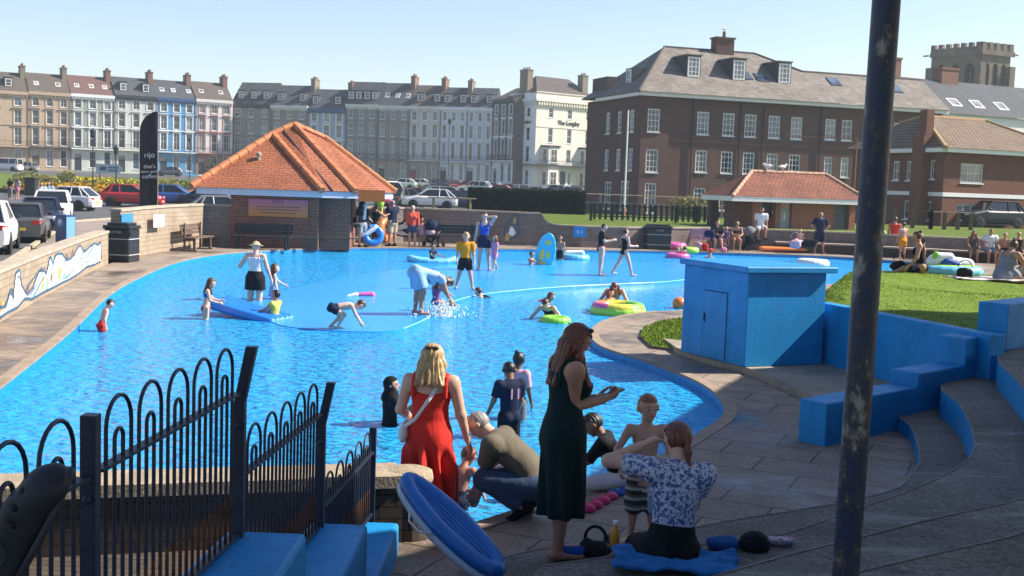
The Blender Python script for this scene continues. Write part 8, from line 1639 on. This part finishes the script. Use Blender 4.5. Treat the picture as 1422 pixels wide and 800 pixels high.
# pushchairs
def pram(label, p, rz, hood):
    t = empty('pushchair', label, 'pushchair', tuple(p), R(rz), None); fr_ = MB(); tubes = []
    for s in (-.22, .22):
        m = MB(); m.tube([(s, -.38, .12), (s, .05, .5), (s, .42, 1.05)], .016, 6); m.build('side_frame', M_dkmetal, t); m = MB(); m.tube([(s, .3, .12), (s, .05, .5), (s, -.15, .62)], .016, 6); m.build('side_frame', M_dkmetal, t)
        for y in (-.38, .3): m = MB(); m.lathe([(.05, -.025), (.11, -.025), (.11, .025), (.05, .025)], (0, 0, 0), 14, 'x'); w_ = m.build('wheel', M_tyre, t); w_.location = (s * 1.08, y, .11)
    m = MB(); m.tube([(-.22, .42, 1.05), (.22, .42, 1.05)], .02, 8); m.build('handle', M_black, t)
    q = Sdf(.03); q.rc((0, -.25, .45), (0, .12, .45), .17, .19); q.rc((0, .12, .45), (0, .28, .85), .17, .15); q.build('seat', .03, K_black, t)
    q = Sdf(.0); q.el((0, .14, .82), (.25, .30, .26), None, [((0, .1, .78), (0, -.6, -.8))]); q.build('hood', .03, hood, t); q = Sdf(.01); q.rc((0, .15, .25), (0, .32, .28), .12, .12); q.build('basket', .03, K_black, t); return t
pr_ = P(602, 342, 0); pram('black pushchair with a pink bundle beside the dark bench', (pr_.x, pr_.y - .2, 0), 150, K_navy); floaty('bag', 'pink and white bag sitting in the black pushchair', 'bag', (pr_.x - .1, pr_.y - .42, .58), 0, [('bundle', lambda q: q.el((0, 0, 0), (.18, .15, .14)), .03, K_bpink)])
pr_ = P(1043, 348, 0); pram('grey hooded pushchair beside the bikini bather on the far wall', (pr_.x, pr_.y - .1, 0), 110, K_grey)
# ---- along the far wall
def seated(label, px, py, zs, hgt, heading, **kw):
    p = P(px, py, 0); kw.setdefault('vox', .02); ps = dict(pz=.075 + zs / hgt, ll=('fk', 82, 6, 84), rl=('fk', 82, 6, 84), lean=4); ps.update(kw.pop('pose', {})); return person(label, (p.x, p.y, 0), heading, hgt, pose=ps, **kw)
seated('woman in a long black top sitting against the far wall', 992, 347.5, .4, 1.66, 168, wear=[('hoodie', K_black, dict(e=.03)), ('shorts', K_navy)], hair=('pony', 'blond'), skin='fair', sex='f', fat=1.15, pose=dict(lean=20, ll=('fk', 82, 6, 60), la=('fk', 50, 10, 60, 30), ra=('fk', 50, 10, 60, 30)))
seated('small child in purple between the two seated women', 1007, 347.5, .4, 1.05, 175, wear=[('tee', K_pur)], hair=('short', 'blond'), skin='fair', sex='f', child=.7)
seated('woman in a dark bikini sitting against the far wall', 1021, 348, .4, 1.64, 182, wear=[('bikini', K_black)], hair=('pony', 'blond'), skin='tan', sex='f', fat=1.08, pose=dict(lean=18, la=('fk', 40, 10, 60, 40), ra=('fk', 40, 10, 60, 40)))
seated('man in a white T shirt and white shorts sitting up on the far wall', 1056, 348.5, .93, 1.78, 178, wear=[('tee', K_white, dict(sleeve=.7, e=.018)), ('shorts', K_white, dict(len=.9)), ('shoes', K_black)], hair=('short', 'brown'), skin='tan', sex='m', pose=dict(lean=12, pz=.075 + .93 / 1.78, py=-.15, rl=('fk', 70, 10, 60)))
def towel(label, p, w_, d_, mat, rz=0, sag=.02, name='towel', hang=0):
    mb = MB(); nx, ny = 30, 22; z = lambda i, j: sag * (.6 * math.sin(i * .5 + j * .22 + 1.5 * math.sin(j * .31)) + .4 * math.sin(j * .8 - i * .33) + .25 * math.sin(i * 1.1 + j * .9)) * .5 + sag * .7 + .012
    for i in range(nx):
        for j in range(ny):
            q = [((a / nx - .5) * w_ * (1 + .04 * math.sin(b_ * .45)), (b_ / ny - .5) * d_ * (1 + .07 * math.sin(a * .4 + 1)), z(a, b_)) for a, b_ in ((i, j), (i + 1, j), (i + 1, j + 1), (i, j + 1))]; mb.quad(*q)
    o = mb.build(name, mat, None, True); so = o.modifiers.new('solid', 'SOLIDIFY'); so.thickness = .02; so.offset = 1; bm = bmesh.new(); bm.from_mesh(o.data); bmesh.ops.remove_doubles(bm, verts=bm.verts[:], dist=.0005); bm.to_mesh(o.data); bm.free(); o.location = p; o.rotation_euler = (R(hang), 0, R(rz)); return setp(o, label, 'towel')
p = P(976, 345.5, 0); towel('pink and white towel hung over the top of the far wall', (p.x, p.y - .06, .66), 1.7, .5, C('pink_towel', (.55, .36, .42)), -2, .015, hang=88)
def lump(label, name, cat, p, size, mat, seed=1, vox=None, handle=False):
    rnd = random.Random(seed); r = empty(name, label, cat, tuple(p), rnd.uniform(-.5, .5)); q = Sdf(.10 * size[0]); X, Y, Z = [v * .78 for v in size]; q.bx((0, 0, Z * .42), (X * .40, Y * .36, Z * .42), .3 * min(X, Y, Z))
    for _ in range(4): q.el((rnd.uniform(-.4, .4) * X, rnd.uniform(-.35, .35) * Y, Z * rnd.uniform(.3, .8)), (X * rnd.uniform(.10, .2), Y * rnd.uniform(.12, .22), Z * rnd.uniform(.12, .24)))
    q.cuts.append(((0, 0, .004), (0, 0, -1))); q.build('body', vox or max(.02, size[0] * .04), mat, r)
    if handle: mb = MB(); mb.tube([(size[0] * .28 * math.cos(a), 0, size[2] * .75 + size[2] * .5 * math.sin(a)) for a in [math.pi * k / 8 for k in range(9)]], .012, 6); mb.build('handle', mat, r, True)
    return r
for px, py, sz, mm, lab, hd in ((969, 348, (.55, .4, .55), K_bpink, 'pale pink beach bag below the towel on the far wall', 1), (979, 348.5, (.4, .35, .5), K_red, 'red bag below the towel on the far wall', 1), (985, 330, (.6, .4, .4), K_navy, 'dark coat on the far wall behind the seated woman', 0), (1005, 350, (.4, .3, .3), K_pink, 'bright pink bag at the feet of the seated women', 1), (987, 350, (.35, .3, .2), K_coral, 'small red bundle at the feet of the woman in black', 0), (1104, 345, (.7, .5, .5), K_bpink, 'pink and white bag on the seat ledge', 1), (1123, 344, (.9, .5, .5), K_black, 'black rucksack on the seat ledge beside the man in navy', 1), (1060, 340, (.35, .3, .4), C('pale_bag', (.5, .5, .52)), 'pale bag hanging by the man in white', 1)):
    zz = .93 if 'coat' in lab else (.46 if 'ledge' in lab else 0); p = P(px, py, zz); lump(lab, 'bag' if 'coat' not in lab and 'bundle' not in lab else 'clothes', 'bag' if 'coat' not in lab else 'clothes', (p.x, p.y, zz), sz, mm, hash(lab) % 97 if False else len(lab), handle=bool(hd))
stand('small blond child with bare chest and black shorts by the seat ledge', 1110, 350.5, 318, 200, wear=[('shorts', K_black, dict(len=1.0))], hair=('short', 'blond'), skin='fair', sex='m', child=.6)
stand('bald man in a navy shirt and navy shorts with his hands on his hips', 1137, 352.5, 294.5, 178, wear=[('tee', K_navy, dict(sleeve=.75, e=.018)), ('shorts', K_navy, dict(len=.95, e=.014))], hair=('buzz', 'grey'), skin='tan', sex='m', fat=1.15, pose=dict(ra=('ik', (.10, .03, .56), V3(1, -.3, 0)), la=('ik', (-.10, .03, .56), V3(-1, -.3, 0)), ll=('fk', 2, 6, 2), rl=('fk', -2, 6, 2)))
p = P(1090, 351, 0); floaty('paddle_board', 'orange red lifeguard board lying along the far pool edge', 'board', (p.x, p.y + .25, .14), 5, [('deck', lambda q: q.rc((-.95, 0, 0), (.95, 0, 0), .2, .17, V3(0, 0, 1), .55), .035, M_fl['orange'])])
# ---- beyond the steel pole and on the grass
stand('boy in a red and white vest with blue shorts beyond the steel pole', 1240, 356, 301, 15, wear=[('vest', K_red, dict(hem=-.02, e=.016)), ('shorts', K_blue, dict(len=.8, e=.015))], hair=('short', 'brown'), skin='tan', sex='m', child=.2)
stand('small child with orange arm bands and shorts behind the red vest', 1252, 359, 308, -20, wear=[('shorts', K_org, dict(len=.7, e=.02))], hair=('short', 'brown'), skin='fair', sex='m', child=.3)
p = P(1227, 352, 0); floaty('swim_float', 'lime green and white float held at the side of the red vest', 'float', (p.x, p.y - .2, .6), 0, [('body', lambda q: q.rc((-.1, 0, .35), (.15, 0, -.3), .10, .16, V3(0, 1, 0), .4), .03, M_fl['lime'])])
seated('blond child in a black top sitting on the seat ledge', 1276, 362, .4, 1.3, 175, wear=[('tee', K_black), ('shorts', K_grey)], hair=('half', 'blond', .3), skin='fair', sex='f', child=.4)
gz = .93
def on_grass(label, px, py, hgt, heading, **kw):
    p = P(px, py, gz); ps = dict(pz=.075, ll=('fk', 84, 8, 20), rl=('fk', 70, 8, 60), lean=2); ps.update(kw.pop('pose', {})); kw.setdefault('vox', .016); return person(label, (p.x, p.y, mound(p.x, p.y)), heading, hgt, pose=ps, **kw)
on_grass('woman in a black swimsuit sitting on the grass with tied up hair', 1279, 383, 1.62, -75, wear=[('swimsuit', K_black)], hair=('bun', 'brown'), skin='tan', sex='f', fat=1.1, pose=dict(lean=10, head=(0, -10, 0), la=('fk', 20, 15, 30, 0), ra=('fk', -10, 20, 10, 0)))
on_grass('woman in a grey dress leaning on one arm on the grass', 1392, 392, 1.66, 60, wear=[('dress', C('grey_blue', (.20, .22, .28)), dict(hem=.2, flare=.12, low=.09))], hair=('bun', 'brown'), skin='tan', sex='f', fat=1.2, pose=dict(lean=22, ra=('ik', (.22, .30, .03), V3(1, 0, 0)), head=(8, 20, 0), ll=('fk', 80, 8, 90), rl=('fk', 75, 20, 100)))
on_grass('bather in sand coloured shorts stretched out at the edge of the view', 1424, 389, 1.7, -95, wear=[('shorts', K_beige, dict(len=1.0, e=.02)), ('tee', K_beige)], hair=('short', 'brown'), skin='tan', sex='m', pose=dict(lean=-30))
for px, fy, hgt, hdg, lab, kw in ((1349, 364, 1.62, 190, 'long haired woman in a dark dress sitting on the ledge below the lawn', dict(wear=[('dress', C('dark_dress', (.10, .09, .085)), dict(hem=.22, flare=.12))], hair=('long', 'brown', .8), skin='tan', sex='f')), (1372, 365, 1.78, 182, 'man in a white T shirt and pale denim shorts sitting on the ledge', dict(wear=[('tee', K_white, dict(sleeve=.7, e=.02)), ('shorts', C('pale_denim', (.16, .25, .40)), dict(len=.95, e=.014))], hair=('short', 'brown'), skin='tan', sex='m', fat=1.15)), (1393, 366, 1.5, 200, 'bare shouldered child sitting beside the man in the white T shirt', dict(wear=[('shorts', K_black)], hair=('short', 'blond'), skin='tan', sex='m', child=.3)), (1413, 367, 1.64, 10, 'woman in a black top with short blond hair sitting with her back turned', dict(wear=[('swimsuit', K_black)], hair=('short', 'blond'), skin='tan', sex='f', fat=1.2))):
    seated(lab, px, fy, .42, hgt, hdg, pose=dict(lean=8, la=('fk', 30, 8, 40, 20), ra=('fk', 30, 8, 40, 20)), **kw)
def gpt(px, py): p = P(px, py, gz); return (p.x, p.y, mound(p.x, p.y))
x, y, z = gpt(1318, 381); r_ = empty('inflatable_boat', 'large white and blue inflatable boat piled on the grass', 'inflatable', (x, y, z + .10))
for nm, mat, fn in (('lower_ring', M_fl['sky'], ring_fn(.62, .13, .6)), ('yellow_stripe', M_fl['lime'], ring_fn(.5, .1, .55, .05)), ('white_hull', M_fl['white'], lambda q: (q.rc((-.35, 0, .2), (.45, .1, .16), .17, .13), q.rc((-.3, -.1, .3), (-.05, -.1, .32), .12, .1))), ('blue_bow', M_fl['navy'], lambda q: q.rc((-.15, -.12, .2), (.1, -.14, .12), .13, .13)), ('green_patch', M_fl['green'], lambda q: q.el((-.36, -.12, .34), (.1, .08, .1)))): q = Sdf(.01); fn(q); q.build(nm, .028, mat, r_)
for px, py, sz, mm, lab in ((1247, 381, (.5, .35, .35), K_black, 'black bag on the grass left of the woman in the black swimsuit'), (1266, 383, (.4, .3, .32), K_navy, 'dark rucksack beside the piled inflatable boat'), (1339, 389, (.5, .35, .3), K_black, 'black bag lying on the grass beside the white towel'), (1350, 377, (.75, .5, .35), C('blue_grey_bundle', (.22, .26, .34)), 'blue grey heap of clothes on the grass under the sun hat')):
    lump(lab, 'bag' if 'heap' not in lab else 'clothes', 'bag' if 'heap' not in lab else 'clothes', gpt(px, py), sz, mm, len(lab), handle='bag' in lab)
x, y, z = gpt(1366, 376); floaty('sun_hat', 'pale sun hat resting on the heap of clothes', 'hat', (x, y, z + .36), 0, [('brim', lambda q: q.el((0, 0, 0), (.2, .2, .025)), .02, C('straw', (.45, .36, .22))), ('crown', lambda q: q.el((0, 0, .04), (.11, .11, .09)), .02, C('straw', (.45, .36, .22)))])
towel('white and pink towel spread on the grass under the woman in grey', Vector(gpt(1372, 391)), 1.6, .8, C('white_towel', (.6, .5, .5)), 8, .03)
# ---- the things on the near step
pt3 = lambda px, py, z: P(px, py, z)
K_tb = C('bath_blue', (.035, .19, .47), 1.0, .8); K_tb2 = C('bath_blue_dark', (.02, .10, .30), 1.0, .8)
p = P(938, 788, .45); towel('bright blue towel spread under the seated woman', (p.x, p.y, .452), .72, .40, K_tb, -6, .034)
p = P(1003, 763, .45); lump('crumpled darker blue towel beside the seated woman', 'towel', 'towel', (p.x, p.y, .455), (.30, .2, .09), K_tb2, 5, .011)
p = P(1047, 762, .45); r_ = empty('cap', 'black baseball cap lying on the step between blue and pink towels', 'cap', (p.x, p.y, .455), R(-30)); q = Sdf(.01); q.el((0, 0, .02), (.095, .105, .085)); q.rc((0, .08, .02), (0, .16, .008), .075, .05, V3(0, 0, 1), .14); q.cuts.append(((0, 0, .003), (0, 0, -1))); q.build('crown', .007, K_black, r_)
m_, tt, bb = nodes('cloth_pink_pattern'); vv = coords(tt); tt.links.new(ramp(tt, noise(tt, vv, 26, 3), [(.40, (.55, .10, .20)), (.47, (.62, .52, .56)), (.55, (.60, .48, .54)), (.62, (.12, .14, .30))]), bb.inputs['Base Color']); bb.inputs['Roughness'].default_value = .9
p = P(1084, 757, .45); lump('folded pink and white patterned cloth on the step', 'towel', 'towel', (p.x, p.y, .455), (.24, .15, .06), m_, 9, .009)
for px, py, sz, mm, lab, hd in ((793, 777, (.24, .16, .13), K_blue, 'blue carrier bag at the feet of the woman in green', 0), (826, 774, (.26, .18, .17), C('dark_pattern', (.03, .03, .035)), 'dark patterned bag between the green dress and the towel', 1), (813, 770, (.12, .1, .14), C('aqua_cloth', (.05, .22, .27)), 'aqua and white cloth poking out of the dark bag', 0), (846, 752, (.14, .1, .07), K_grey, 'grey shoe shaped bundle behind the drink bottle', 0)):
    p = P(px, py, .15 if py < 776 else .15); lump(lab, 'bag' if 'bag' in lab.split() and 'cloth' not in lab else 'clothes', 'bag' if 'cloth' not in lab and 'bundle' not in lab else 'clothes', (p.x, p.y, .152), sz, mm, len(lab) + 3, .009, handle=bool(hd))
p = P(852, 797, .15); p = Vector((D(852, 790, 6.9).x, 6.9, .452)); r_ = empty('drink_bottle', 'small plastic bottle of orange juice with a pale lid on the step edge', 'bottle', p); mb = MB(); mb.lathe([(.026, 0), (.03, .006), (.03, .075), (.024, .10), (.013, .125), (.013, .135)], (0, 0, 0), 18); mb.build('juice', flat('orange_juice', (.60, .26, .02), .25), r_, True); mb = MB(); mb.lathe([(.0155, .136), (.0155, .156), (0, .158)], (0, 0, 0), 14); mb.build('lid', M_white, r_)
q = Sdf(.006); r_ = empty('towel', 'pale blue towel held between the boy and the seated woman', 'towel'); c = D(905, 690, 7.6); q.rc((c.x, c.y, c.z + .18), (c.x + .03, c.y, c.z - .08), .045, .055, V3(0, 1, 0), .5); q.rc((c.x + .05, c.y - .02, c.z + .22), (c.x + .07, c.y, c.z - .02), .035, .05, V3(0, 1, 0), .5); q.build('cloth', .009, K_sky, r_)
# ---- far pedestrians
for px, py, hp, hd, lab, w_ in ((14, 274, 249, 10, 'pedestrian in a dark top pushing a buggy along the far pavement', [('tee', K_black), ('trousers', K_grey)]), (24, 274, 250, 20, 'pedestrian in a pale top on the far pavement', [('tee', C('pale_grey', (.42, .42, .44))), ('shorts', K_pink)]), (58, 250, 236, 180, 'person in white seated by the far road', [('tee', K_white), ('shorts', K_navy)]), (68, 250, 237, 180, 'person in blue standing by the far road', [('tee', K_sky), ('trousers', K_navy)])):
    pp_ = Gp(px, py); d_ = pp_.y if pp_.y < 140 else 150; p = At(px, d_); person(lab, tuple(p), hd, max(1.5, min(1.8, zat(px, hp, d_) - p.z)), w_, ('half', 'brown', .4), 'fair', 'f', vox=.03)
for px, lab in ((655, 'person walking between the parked cars and hedge'), (660, 'second person walking between the parked cars and hedge')):
    p = At(px - 4, 130); person(lab, tuple(p), 90, 1.72, [('tee', K_grey), ('trousers', K_black)], ('short', 'brown'), 'fair', 'm', vox=.03)
# painted animal on the grey wall and a painted ring by the pushchair
emblem('mural_badge', 'painted reddish brown and white shape on the grey pool wall', 711, 317, 47.02, [(M_ml, [(-.34, -.30), (-.34, .1), (-.15, .35), (.12, .62), (.24, .5), (.30, .1), (.34, -.2), (.2, -.42), (-.2, -.5)]), (M_mb, [(-.30, -.2), (-.26, .12), (-.1, .35), (.12, .58), (.2, .48), (.22, .1), (.26, -.2), (.14, -.36), (-.16, -.42)]), (M_mw, [(-.14, -.22), (-.06, .08), (.06, .02), (.16, -.2), (.02, -.34)]), (M_mo, [(-.28, -.36), (-.2, -.16), (-.06, -.3), (-.12, -.5), (-.24, -.54)]), (M_mo, [(.02, .2), (.06, .42), (.16, .42), (.15, .2)])])
def circ(cx, cz, r, n=20, a0=0, a1=6.283): return [(cx + r * math.cos(a0 + (a1 - a0) * k / n), cz + r * math.sin(a0 + (a1 - a0) * k / n)) for k in range(n)]
emblem('mural_badge', 'black and white painted bird shape on the grey wall behind the coral top', 565, 312, 46.72, [(M_black, [(-.9, -.1), (-.2, .1), (.1, .5), (.4, .6), (.75, .2), (.7, -.4), (.2, -.55), (-.5, -.45)]), (M_mw, [(-.7, -.15), (-.15, .02), (.15, .42), (.38, .45), (.4, .1), (.1, -.1), (-.3, -.25)]), (M_mb, [(.3, -.2), (.6, .15), (.62, -.3), (.3, -.42)]), (M_mw, [(-.6, -.36), (-.2, -.25), (.1, -.42), (-.2, -.44)])])

# sea air
hv = bpy.data.materials.new('sea_haze'); hv.use_nodes = True; t_ = hv.node_tree; t_.nodes.remove(t_.nodes['Principled BSDF']); pv = t_.nodes.new('ShaderNodeVolumePrincipled'); pv.inputs['Color'].default_value = (.82, .90, 1, 1); pv.inputs['Density'].default_value = .00042; pv.inputs['Anisotropy'].default_value = .2
t_.links.new(pv.outputs[0], t_.nodes['Material Output'].inputs['Volume'])
setp(MB().box(-720, 720, -320, 640, -2.5, 34).build('haze', hv), 'thin pale haze over the sea front', 'haze', kind='stuff')
sc.cycles.volume_bounces = 1; sc.cycles.volume_max_steps = 64
